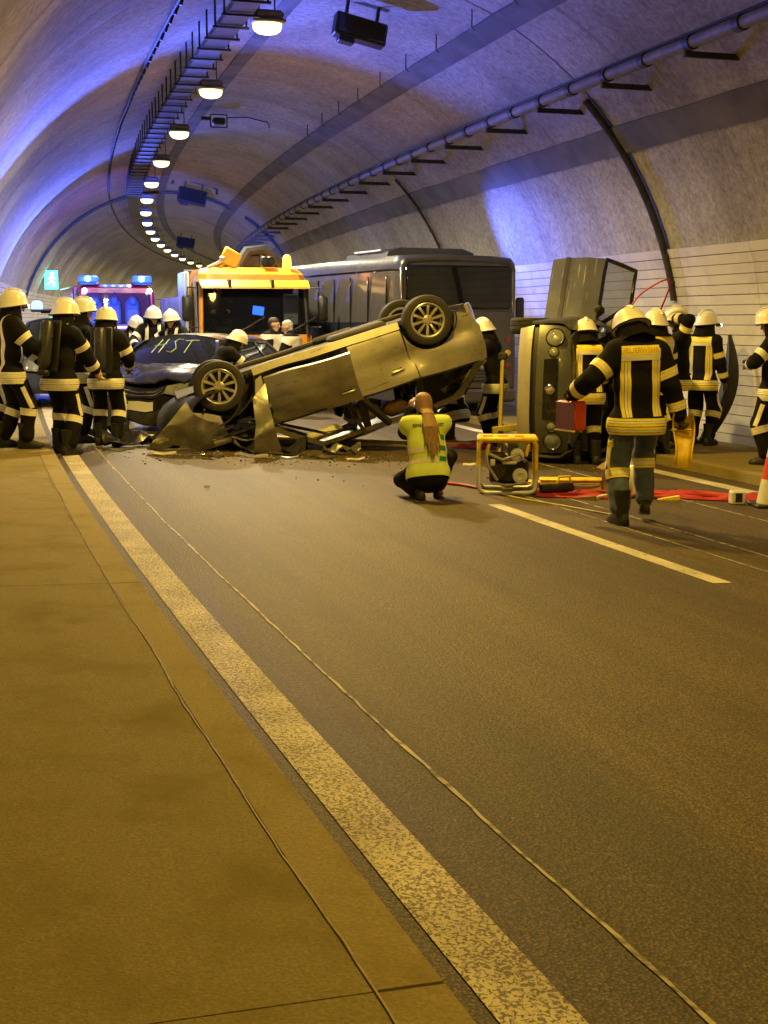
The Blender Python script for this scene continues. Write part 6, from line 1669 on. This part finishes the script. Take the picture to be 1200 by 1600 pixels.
for i in range(3):
    for sg in (1, -1): slab_part('roller_shutter', sg * 1.23 - .012, sg * 1.23 + .012, 2.2 + 1.7 * i, 3.75 + 1.7 * i, 1.0, 2.6, M['silver'], fe, .008)
b = MB(); b.box((0, 3.6, .75), (.9, 6.4, .28)); b.build('chassis', M['dark_steel'], fe)
for yy in (1.0, 5.4):
    for sg in (1, -1):
        t = empty('wheel', parent=fe); t.matrix_local = Matrix.Translation((sg * 1.02, yy, .5)) @ Matrix.Rotation(sg * PI / 2, 4, 'Y') @ Matrix.Scale(1.45, 4)
        link_mesh('tyre', TYRE, t); link_mesh('rim', RIM_S, t)
s_, l_ = inv(-8.5, 42)
fe.location = (-8.5, 42.0, gz(l_) - .05); fe.rotation_euler = (0, 0, heading(42) + .10)

# blue flashes thrown by the beacons: directional lamps at the beacon positions
def flash(parent, loc, target, watts, size, blend=.35, soft=.12):
    ld = bpy.data.lights.new('beacon_light', 'SPOT'); ld.energy = watts; ld.color = BLUE; ld.spot_size = R_(size); ld.spot_blend = blend; ld.shadow_soft_size = soft
    o = bpy.data.objects.new('beacon_light', ld); COL.objects.link(o)
    loc = Vector(loc); d = (Vector(target) - loc).normalized()
    o.matrix_world = Matrix.Translation(loc) @ d.to_track_quat('-Z', 'Y').to_matrix().to_4x4()
    return o
FEM = Matrix.Translation(fe.location) @ Matrix.Rotation(fe.rotation_euler.z, 4, 'Z')
CM = cmd.root.matrix_world.copy()
# ================================================================== TOOLS AND DEBRIS ON THE ROAD
def gp(x, y, dz=0.0): return Vector((x, y, ground_z(x, y) + dz))
# hydraulic power unit in a yellow tubular frame
gn = empty('power_unit', gp(1.27, 13.35), R_(-4), 'portable hydraulic power unit in a yellow and white tubular frame on the road', 'power unit')
w2, d2, hh = .29, .20, .56
M['cap'] = mat('pale metal cap', (.78, .83, .90), .3, .2, var=.08)
for y in (-d2, d2):
    b = MB(); pts = [(-w2, y, .30), (-w2, y, .08), (-w2 + .02, y, .04), (-w2 + .07, y, .02), (w2 - .07, y, .02), (w2 - .02, y, .04), (w2, y, .08), (w2, y, .16)]
    b.tube(pts, .024, 10); b.build('frame_skid', M['cap'], gn, smooth=60)
    for sx in (-1, 1):
        b = MB(); b.tube([(sx * w2, y, .14 if sx > 0 else .28), (sx * w2, y, hh - .05), (sx * (w2 - .03), y, hh)], .021, 8); b.build('frame_post', M['tool_y'], gn, smooth=60)
b = MB(); b.box((0, 0, hh), (.62, .44, .055), bev=.02)
for q in (-.2, -.05, .12): b.box((q, -.1, hh + .035), (.10, .08, .02), bev=.006)
b.build('top_cover', M['tool_y'], gn, smooth=40)
b = MB(); b.box((.02, .02, .22), (.40, .30, .24), bev=.03); b.box((-.1, -.12, .36), (.2, .12, .14), bev=.04); b.build('engine', M['black'], gn, smooth=40)
for c, r, m_ in (((.13, -.19, .19), .078, 'cap'), ((.10, -.17, .40), .07, 'cap'), ((-.10, -.18, .24), .085, 'dark_steel')):
    b = MB(); b.lathe([(.001, 0), (r * .35, 0), (r * .4, .012), (r * .9, .01), (r, .0), (r, -.06), (.001, -.06)], 20, 0, Matrix.Translation(c) @ Matrix.Rotation(PI / 2, 4, 'X')); b.build('pump_cap', M[m_], gn, smooth=40)
b = MB(); b.tube([(-.2, -.18, .42), (-.05, -.24, .36), (.12, -.23, .42), (.18, -.16, .34)], .018, 8); b.tube([(-.15, -.2, .12), (.0, -.26, .10), (.2, -.24, .13)], .014, 6); b.tube([(-.22, -.2, .45), (-.2, -.24, .3), (-.1, -.22, .15)], .016, 6); b.build('hydraulic_line', M['silver'], gn, smooth=60)
b = MB(); b.box((.02, -.21, .33), (.15, .03, .035), bev=.01); b.box((.0, -.23, .08), (.12, .04, .05), bev=.01); b.box((-.15, -.21, .33), (.05, .03, .07), bev=.01); b.build('control_panel', M['white_paint'], gn, smooth=40)
for q in (-.2, .2):
    b = MB(); b.box((q, -.1, .455), (.03, .25, .13), bev=.008, rot=Matrix.Rotation(.2, 4, 'Y')); b.build('frame_brace', M['tool_y'], gn)

def hose(name, pts, r, m, label, cat='hose', n=7, sub=6, group=None):
    P = [Vector(p) for p in pts]; out = []
    for i in range(len(P) - 1):
        p0, p1, p2, p3 = P[max(0, i - 1)], P[i], P[i + 1], P[min(len(P) - 1, i + 2)]
        for k in range(sub):
            t = k / sub; out.append(.5 * ((2 * p1) + (p2 - p0) * t + (2 * p0 - 5 * p1 + 4 * p2 - p3) * t * t + (3 * p1 - p0 - 3 * p2 + p3) * t ** 3))
    out.append(P[-1]); b = MB(); b.tube(out, r, n)
    o = b.build(name, m, None, smooth=60); props(o, label, cat, group); return o
def on(pts, r): return [gp(x, y, r) for x, y in pts]
M['hose_red'] = mat('red hydraulic hose', (0.42, 0.03, 0.025), 0.5, var=.15)
M['hose_w'] = mat('pale hose', (0.60, 0.54, 0.40), 0.6, var=.15)
M['hose_y'] = mat('yellow hose', (0.75, 0.55, 0.10), 0.6, var=.15)
hose('hydraulic_hose', on([(1.0, 13.5), (.82, 13.75), (.6, 13.9), (.3, 14.2), (.2, 14.9), (.5, 15.6), (.9, 16.4)], .016), .016, M['hose_red'], 'red hydraulic hose running left from the power unit past the crouching woman')
hose('hydraulic_hose', on([(1.5, 13.6), (1.75, 14.1), (2.05, 14.0), (2.4, 14.4), (2.75, 14.25), (3.0, 14.6), (2.7, 15.1)], .022), .022, M['hose_red'], 'red hose winding over the road right of the power unit')
hose('hydraulic_hose', on([(1.52, 13.35), (1.72, 13.1), (2.0, 13.2), (2.25, 13.05), (2.55, 13.2), (2.35, 13.5), (1.95, 13.45), (1.75, 13.3)], .02), .02, M['hose_red'], 'red hose looped in front of the yellow box')
hose('starter_cord', on([(1.2, 13.1), (1.38, 12.75), (1.7, 12.35), (1.95, 12.0), (2.12, 11.75)], .008), .008, M['hose_w'], 'thin pale cord curving from the power unit to the near firefighter', 'cord')
for i, (a, lab) in enumerate((([(2.62, 13.75), (2.95, 13.55), (3.3, 13.65), (3.65, 13.45), (4.0, 13.4), (4.25, 13.2)], 'red hose lying across the lane right of the near firefighter'),
                              ([(2.6, 13.55), (3.0, 13.38), (3.4, 13.42), (3.8, 13.28), (4.2, 13.05)], 'second red hose nearest the camera right of the near firefighter'))):
    hose('hydraulic_hose', on(a, .025), .025, M['hose_red'], lab)
# folded red sheet under the hoses
def sheet(name, x0, y0, ux, uy, w, d, m, label, amp=.05, cat='tarpaulin', seed=1):
    b = MB(); vs = []; nx, ny = 26, 12
    for j in range(ny + 1):
        for i in range(nx + 1):
            a, c = i / nx, j / ny; x = x0 + ux * a * w - uy * c * d; y = y0 + uy * a * w + ux * c * d
            e = min(a, 1 - a, c, 1 - c); z = .012 + amp * max(0, noise.noise((x * 4, y * 4, seed)) + .35) * min(1, e * 9)
            vs.append(gp(x + .04 * noise.noise((y * 5, seed, 0)), y + .05 * noise.noise((x * 4, seed, 5)), z))
    fs = [(j * (nx + 1) + i, j * (nx + 1) + i + 1, (j + 1) * (nx + 1) + i + 1, (j + 1) * (nx + 1) + i) for j in range(ny) for i in range(nx)]
    n0 = len(vs); vs += [v - Vector((0, 0, .008)) for v in vs]; fs += [tuple(n0 + q for q in reversed(f)) for f in fs]
    b.add(vs, fs); props(b.build(name, m, None, smooth=50), label, cat)
M['tarp'] = mat('red tarpaulin', (0.40, 0.03, 0.02), 0.55, var=.2, scale=6)
sheet('tarpaulin', 2.75, 13.2, 1, -.05, 1.5, .42, M['tarp'], 'crumpled red sheet on the road right of the near firefighter', .07)
sheet('tarpaulin', 1.55, 12.95, 1, .05, .75, .40, M['tarp'], 'small red sheet under black tools beside the power unit', .05, seed=4)
sheet('tarpaulin', .75, 18.4, 1, .05, .9, .6, M['tarp'], 'red sheet on the road behind the tail of the overturned car', .08, seed=9)
# yellow box, brown carton, wooden cribbing, tools
yb = empty('yellow_box', gp(2.0, 13.75), R_(-6), 'long yellow plastic box on the road right of the power unit', 'box')
b = MB(); b.box((0, 0, .05), (.66, .2, .10), bev=.02); b.build('box_body', M['tool_y'], yb, smooth=40); b = MB(); b.box((0, 0, .112), (.68, .22, .025), bev=.01); b.build('box_lid', M['tool_y'], yb, smooth=40)
yp = empty('yellow_plank', gp(1.72, 14.05), R_(-20), 'flat yellow board lying behind the long yellow box', 'board'); b = MB(); b.box((0, 0, .03), (.6, .12, .05), bev=.01); b.build('board', M['tool_y'], yp)
M['carton'] = mat('brown carton', (0.20, 0.12, 0.06), 0.85, var=.15)
cbx = empty('carton', gp(2.40, 13.55), R_(10), 'brown carton standing between the yellow box and the near firefighter', 'carton')
b = MB(); b.box((0, 0, .13), (.17, .22, .26), bev=.006); b.build('carton_body', M['carton'], cbx)
for sx in (-1, 1):
    b = MB(); b.box((sx * .10, 0, .29), (.10, .21, .006), rot=Matrix.Rotation(sx * .6, 4, 'Y')); b.build('carton_flap', M['carton'], cbx)
cu = empty('spreader_tool', gp(1.88, 13.2, .03), R_(20), 'black hydraulic tool lying on the red sheet before the yellow box', 'tool')
b = MB(); b.tube([(-.3, 0, .05), (.05, 0, .06)], .05, 12); b.build('tool_body', M['black'], cu, smooth=50)
for sg in (1, -1):
    b = MB(); b.rings([[(.05, sg * .02, .04), (.05, sg * .06, .04), (.05, sg * .06, .08), (.05, sg * .02, .08)], [(.2, sg * .07, .045), (.2, sg * .12, .045), (.2, sg * .12, .075), (.2, sg * .07, .075)], [(.36, sg * .02, .05), (.36, sg * .035, .05), (.36, sg * .035, .07), (.36, sg * .02, .07)]]); b.build('tool_arm', M['steel'], cu)
b = MB(); b.tube([(-.12, 0, .1), (-.1, .0, .17), (.02, 0, .17), (.04, 0, .1)], .014, 8); b.build('tool_handle', M['tool_y'], cu, smooth=60)
# loose hand tools in pale wood and steel around it
for i, (x, y, a, m_) in enumerate(((2.15, 13.02, .3, 'hose_w'), (2.02, 12.95, -.4, 'tan'), (2.9, 13.12, .1, 'band_y'))):
    t = empty('wedge', gp(x, y), a, ('pale wooden wedge before the black tool', 'brown wooden wedge beside the black tool', 'yellow wedge by the near firefighter\'s boot')[i], 'wedge'); b = MB(); b.prism([(-.11, 0), (.11, 0), (.11, .045), (-.11, .012)], 1, -.03, .03); b.build('wedge_block', M[m_], t)
wb = empty('white_canister', gp(2.62, 13.3), 0, 'white canister seen between the legs of the near firefighter', 'canister'); b = MB(); b.box((0, 0, .17), (.22, .16, .34), bev=.04); b.build('canister_body', M['white_paint'], wb, smooth=40); b = MB(); b.lathe([(.03, .33), (.03, .39), (.001, .39)], 12); b.build('canister_cap', M['black'], wb); b = MB(); b.tube([(-.08, 0, .34), (-.06, 0, .40), (.0, 0, .41)], .012, 6); b.build('canister_handle', M['white_paint'], wb)
# yellow strut wedged at the car on its side
st = empty('rescue_strut', gp(1.42, 17.3), 0, 'yellow rescue strut leaning upright between the two wrecked cars', 'strut')
b = MB(); M['strut_y'] = mat('dull yellow strut paint', (0.42, 0.36, 0.06), 0.5, var=.2)
b.tube([(.12, 0, .02), (.17, .2, 1.30)], .028, 6); b.build('strut_tube', M['strut_y'], st); b = MB(); b.box((.12, 0, .02), (.26, .22, .04), bev=.01); b.build('strut_foot', M['tool_y'], st); b = MB(); b.box((.17, .2, 1.33), (.12, .08, .10), bev=.02); b.build('strut_head', M['dark_steel'], st)
b = MB(); b.tube([(.13, .03, .25), (.30, .1, .06), (.42, .1, .03)], .016, 6); b.build('strut_strap', M['band_y'], st)
bs_ = empty('support_beam', gp(1.75, 17.35), R_(8), 'dull yellow support bar low behind the strut', 'bar'); b = MB(); b.box((0, 0, .40), (.62, .06, .09), bev=.01, rot=Matrix.Rotation(-.12, 4, 'Y')); b.build('bar', M['strut_y'], bs_); b = MB(); b.box((-.2, 0, .18), (.07, .06, .36)); b.box((.22, 0, .20), (.07, .06, .4)); b.build('bar_leg', M['dark_steel'], bs_)
# hoses on the road under and behind the cars
hose('fire_hose', on([(-4.0, 19.1), (-2.8, 18.9), (-1.5, 18.85), (-.2, 18.8), (.8, 18.7), (1.6, 18.9)], .03), .03, M['hose_y'], 'yellow fire hose on the road beneath and behind the overturned car')
hose('fire_hose', on([(-4.3, 18.4), (-3.6, 18.35), (-3.0, 18.5), (-2.0, 18.2), (-1.0, 18.3), (.3, 18.25)], .026), .026, M['hose_w'], 'pale hose on the road under the overturned car')
# red hose looped above the firefighter with the raised arm
hd_ = wpos(pD, pD['hand'][1])
hose('hose_loop', [(3.22, 17.6, 1.35), (3.30, 17.55, 1.75), (3.50, 17.5, 1.98), (3.80, 17.5, 2.06), tuple(hd_ + Vector((-.10, -.05, .28))), tuple(hd_ + Vector((.02, -.02, .12))), tuple(hd_)], .012, M['hose_red'], 'thin red hose arching over the firefighter with the raised arm')
# traffic cone at the right edge
cn = empty('traffic_cone', gp(3.87, 12.85), 0, 'red and white traffic cone cut by the right edge', 'cone')
M['cone'] = mat('red cone plastic', (0.62, 0.06, 0.05), 0.5, var=.08); 
b = MB(); b.box((0, 0, .02), (.40, .40, .04), bev=.012); b.build('cone_base', M['black'], cn)
def frust(z0, z1, m, nm):
    r = lambda z: .155 - .125 * z / .72
    b = MB(); b.lathe([(r(z0), z0), (r(z1), z1), (r(z1) - .008, z1), (r(z0) - .008, z0), (r(z0), z0)], 24); b.build(nm, m, cn, smooth=50)
frust(.04, .28, M['white_paint'], 'cone_band'); frust(.28, .50, M['cone'], 'cone_body'); frust(.50, .60, M['white_paint'], 'cone_band'); frust(.60, .74, M['cone'], 'cone_tip')
md = empty('marker_block', gp(3.55, 12.95), R_(5), 'small black and white block beside the traffic cone', 'block'); b = MB(); b.box((0, 0, .07), (.14, .12, .14), bev=.015); b.build('block_body', M['white_paint'], md); b = MB(); b.box((0, -.062, .075), (.07, .006, .09), bev=.002); b.build('block_window', M['black'], md)
# torn black panel leaning on the right wall
b = MB(); rg = []
for i in range(22):
    t = i / 21; z = 1.62 * t; wd_ = .24 * math.sin(PI * min(1, .12 + t * .90)) ** .8 + .02
    cx = .22 * math.sin(t * 3.0) - .12 + .12 * t; out = .42 * (1 - t) + .05
    rg.append([(cx - wd_ / 2, -out, z), (cx, -out - .07 * math.sin(PI * t), z), (cx + wd_ / 2, -out + .05, z), (cx + wd_ / 2, -out + .065, z), (cx, -out - .05 * math.sin(PI * t), z), (cx - wd_ / 2, -out + .015, z)])
b.rings(rg)
wl = W(17.15, 10.95); o = b.build('loose_body_panel', M['black'], None, smooth=50, loc=(wl.x - .05, wl.y, gz(10.9) + .12)); o.rotation_euler = (0, 0, heading(17) - PI / 2 + .5)
props(o, 'curved black car panel leaning upright against the right wall', 'car panel')
# extinguisher and hook pole by the wall
wl = W(15.9, 10.82); ex = empty('fire_extinguisher', (wl.x, wl.y, gz(10.8) + .12), 0, 'red extinguisher at the right wall behind the edge firefighter', 'extinguisher')
b = MB(); b.lathe([(.001, 0), (.075, 0), (.085, .02), (.085, .42), (.06, .50), (.025, .53), (.025, .57), (.001, .57)], 20); b.build('cylinder', M['red'], ex, smooth=40)
b = MB(); b.box((0, -.03, .60), (.03, .14, .025)); b.box((0, -.03, .57), (.025, .11, .015)); b.build('valve_lever', M['black'], ex); b = MB(); b.tube([(0, .02, .58), (.08, .0, .5), (.12, -.02, .3), (.11, -.02, .15)], .012, 6); b.build('discharge_hose', M['black'], ex, smooth=60)
hose('hook_pole', [(5.02, 17.3, -.22), (5.12, 17.4, .0), (5.18, 17.5, .30), (5.25, 17.45, .42), (5.2, 17.4, .30)], .018, M['carton'], 'bent brown hook bar lying against the right wall', 'bar')

# fragments under and around the wrecks
random.seed(21)
frag = MB(); black_f = MB()
for i in range(650):
    t = random.random(); x = random.gauss(-1.6, 1.1) if t < .7 else random.gauss(1.6, 1.2); y = random.gauss(16.3, .5) if t < .7 else random.gauss(15.3, 1.2)
    q = random.uniform(.005, .016); p = gp(x, y, q * .5)
    a = random.random() * 6; (frag if i % 3 else black_f).box(p, (q * random.uniform(.8, 2.2), q, q * random.uniform(.4, 1)), rot=a)
M['crumbs'] = mat('glass crumbs', (0.45, 0.48, 0.46), 0.15, var=.2)
for mb, m_, nm in ((frag, M['crumbs'], 'glass_crumbs'), (black_f, M['black'], 'plastic_crumbs')):
    o = mb.build(nm, m_); o['kind'] = 'stuff'
big = [(-3.35, 16.3, .34, 'black', 'long black bumper shard under the torn nose'), (-2.75, 16.0, .30, 'silver', 'pale bent trim strip before the torn nose'), (-1.65, 16.1, .42, 'silver', 'long pale sill strip lying below the hanging door'), (-1.2, 16.0, .25, 'grey', 'grey plastic shard right of the hanging door'), (-.75, 16.25, .30, 'black', 'black trim shard at the crushed roof'), (-2.05, 15.85, .16, 'black', 'small black shard nearest the camera before the wheel'), (-.35, 16.1, .20, 'silver', 'short pale shard at the crushed door pillar'), (-2.35, 16.05, .22, 'chrome', 'shiny strip on the road below the upturned front wheel'), (1.05, 15.9, .14, 'white_paint', 'small white scrap between the two wrecks'), (-1.75, 12.75, .05, 'white_paint', 'tiny white scrap alone on the road before the wreck'), (1.93, 3.05, .012, 'white_paint', 'tiny white speck on the road near the bottom right')]
for x, y, l, m_, lab in big:
    b = MB(); rg = []; a = random.uniform(-.5, .5); l *= .6
    for i in range(7):
        t = i / 6 - .5; wv = .28 * l * (1 - (2 * t) ** 2 * .7); z = .02 + .05 * l * math.sin(i * 1.4)
        rg.append([(t * l * 2, -wv / 2, z), (t * l * 2, 0, z + .12 * l), (t * l * 2, wv / 2, z + .02), (t * l * 2, wv / 2, z + .012), (t * l * 2, 0, z + .12 * l - .008), (t * l * 2, -wv / 2, z - .008)])
    b.rings(rg); o = b.build('car_fragment', M[m_], None, smooth=40, loc=gp(x, y)); o.rotation_euler = (0, 0, a)
    props(o, lab, 'debris', 'fragments scattered round the wrecks')
for i, (x, y, l, m_, lab) in enumerate(((-3.55, 17.6, .55, 'black', 'crumpled black bumper piece between the black hatchback and the upturned wheel'), (-3.3, 17.0, .45, 'darkcar', 'torn black wing panel lying left of the overturned nose'), (-2.9, 17.7, .40, 'under', 'dirty engine part on the road left of the upturned wheel'), (-3.75, 18.1, .28, 'silver', 'pale strip under the front of the black hatchback'), (-1.45, 16.6, .5, 'black', 'black roof trim lying under the hanging door'), (-.55, 16.9, .26, 'grey', 'grey roof strip below the crushed door pillar'))):
    b = MB(); rg = []; a = .7 * i
    for q in range(11):
        t = q / 10 - .5; wv = .5 * l * (1 - (2 * t) ** 2 * .6)
        rg.append([(t * l * 2, (k / 6 - .5) * wv, .04 + .22 * l * (1 + math.sin(q * 1.1 + k * .5)) * (.4 + .6 * math.sin(PI * k / 6)) + .05 * noise.noise((q * .8, k * .9, i))) for k in range(7)])
    rg = [r_ + [(p[0], p[1], p[2] - .015) for p in reversed(r_)] for r_ in rg]
    b.rings(rg); o = b.build('car_fragment', M[m_], None, smooth=30, loc=gp(x, y)); o.rotation_euler = (0, 0, a)
    props(o, lab, 'debris', 'fragments scattered round the wrecks')
M['wing'] = paint('scratched silver wing paint', (0.36, 0.36, 0.345), 0.65, 0.34, (0.14, 0.135, 0.125), (0.07, 0.07, 0.07))
def plate(poly, y0, bow, m, label):
    o = panel(poly, lambda a, c: (a, y0 + bow * math.sin(3.2 * (a - poly[0][0])) + .9 * (c - .34) ** 2 + .05 * noise.noise((a * 6, c * 6, 2)) - .05 * math.exp(-((c - .5 * (a - poly[0][0]) - .12) / .05) ** 2), c), .06, (0, .012, 0)).build('car_fragment', m, None, smooth=50)
    props(o, label, 'debris', 'fragments scattered round the wrecks')
plate([(-2.95, -.02), (-2.88, .08), (-2.70, .27), (-2.52, .50), (-2.46, .58), (-2.40, .47), (-2.30, .39), (-2.18, .34), (-2.02, .33), (-2.04, .22), (-2.13, .13), (-2.09, .02), (-2.3, -.05), (-2.62, .03), (-2.8, -.05)], 15.95, .16, M['wing'], 'pale torn wing panel standing below the upturned front wheel')
plate([(-1.62, -.06), (-1.58, .30), (-1.62, .62), (-1.48, .80), (-1.40, .45), (-1.28, -.06)], 16.0, .10, M['wing'], 'narrow pale panel standing just left of the hanging door')
# flash placement
flash(None, CM @ Vector((-.4, -.42, 1.95)), W(17.5, 3.6, 8.0), 1700, 62, .8)
flash(None, CM @ Vector((-.4, -.42, 1.95)), W(21.5, 7.3, 7.2), 1700, 44, 1.0)
bc = empty('added_blue_beacon', W(27.2, 8.8, gz(8.8)), 0, 'added blue beacon on a stand, unseen behind the coach, tinting the right wall', 'beacon')  # unseen beacon added to throw blue on the right wall
b = MB(); b.tube([(0, 0, 0), (0, 0, 2.6)], .03, 8)
for k_ in range(3): b.tube([(0, 0, .9), (.5 * math.cos(2.1 * k_), .5 * math.sin(2.1 * k_), .02)], .018, 6)
b.build('added_beacon_stand', M['dark_steel'], bc)
b = MB(); b.lathe([(.001, 2.6), (.12, 2.6), (.12, 2.75), (.08, 2.82), (.001, 2.83)], 16); b.build('beacon_lens', M['blue_on'], bc, smooth=50)
flash(None, W(27.0, 8.9, 2.75), W(24.6, 11.0, 2.9), 600, 84, 1.0)  # spot of the added beacon, aimed at the right wall
flash(None, CM @ Vector((-.4, .42, 1.95)), FEM @ Vector((0, 0, 1.9)), 16000, 34, .5)
flash(None, FEM @ Vector((-.85, .1, 3.05)), W(34, .5, 4.5), 700, 90)
flash(None, FEM @ Vector((.85, .0, 3.05)), FEM @ Vector((.5, -6, 1.0)), 120, 120)
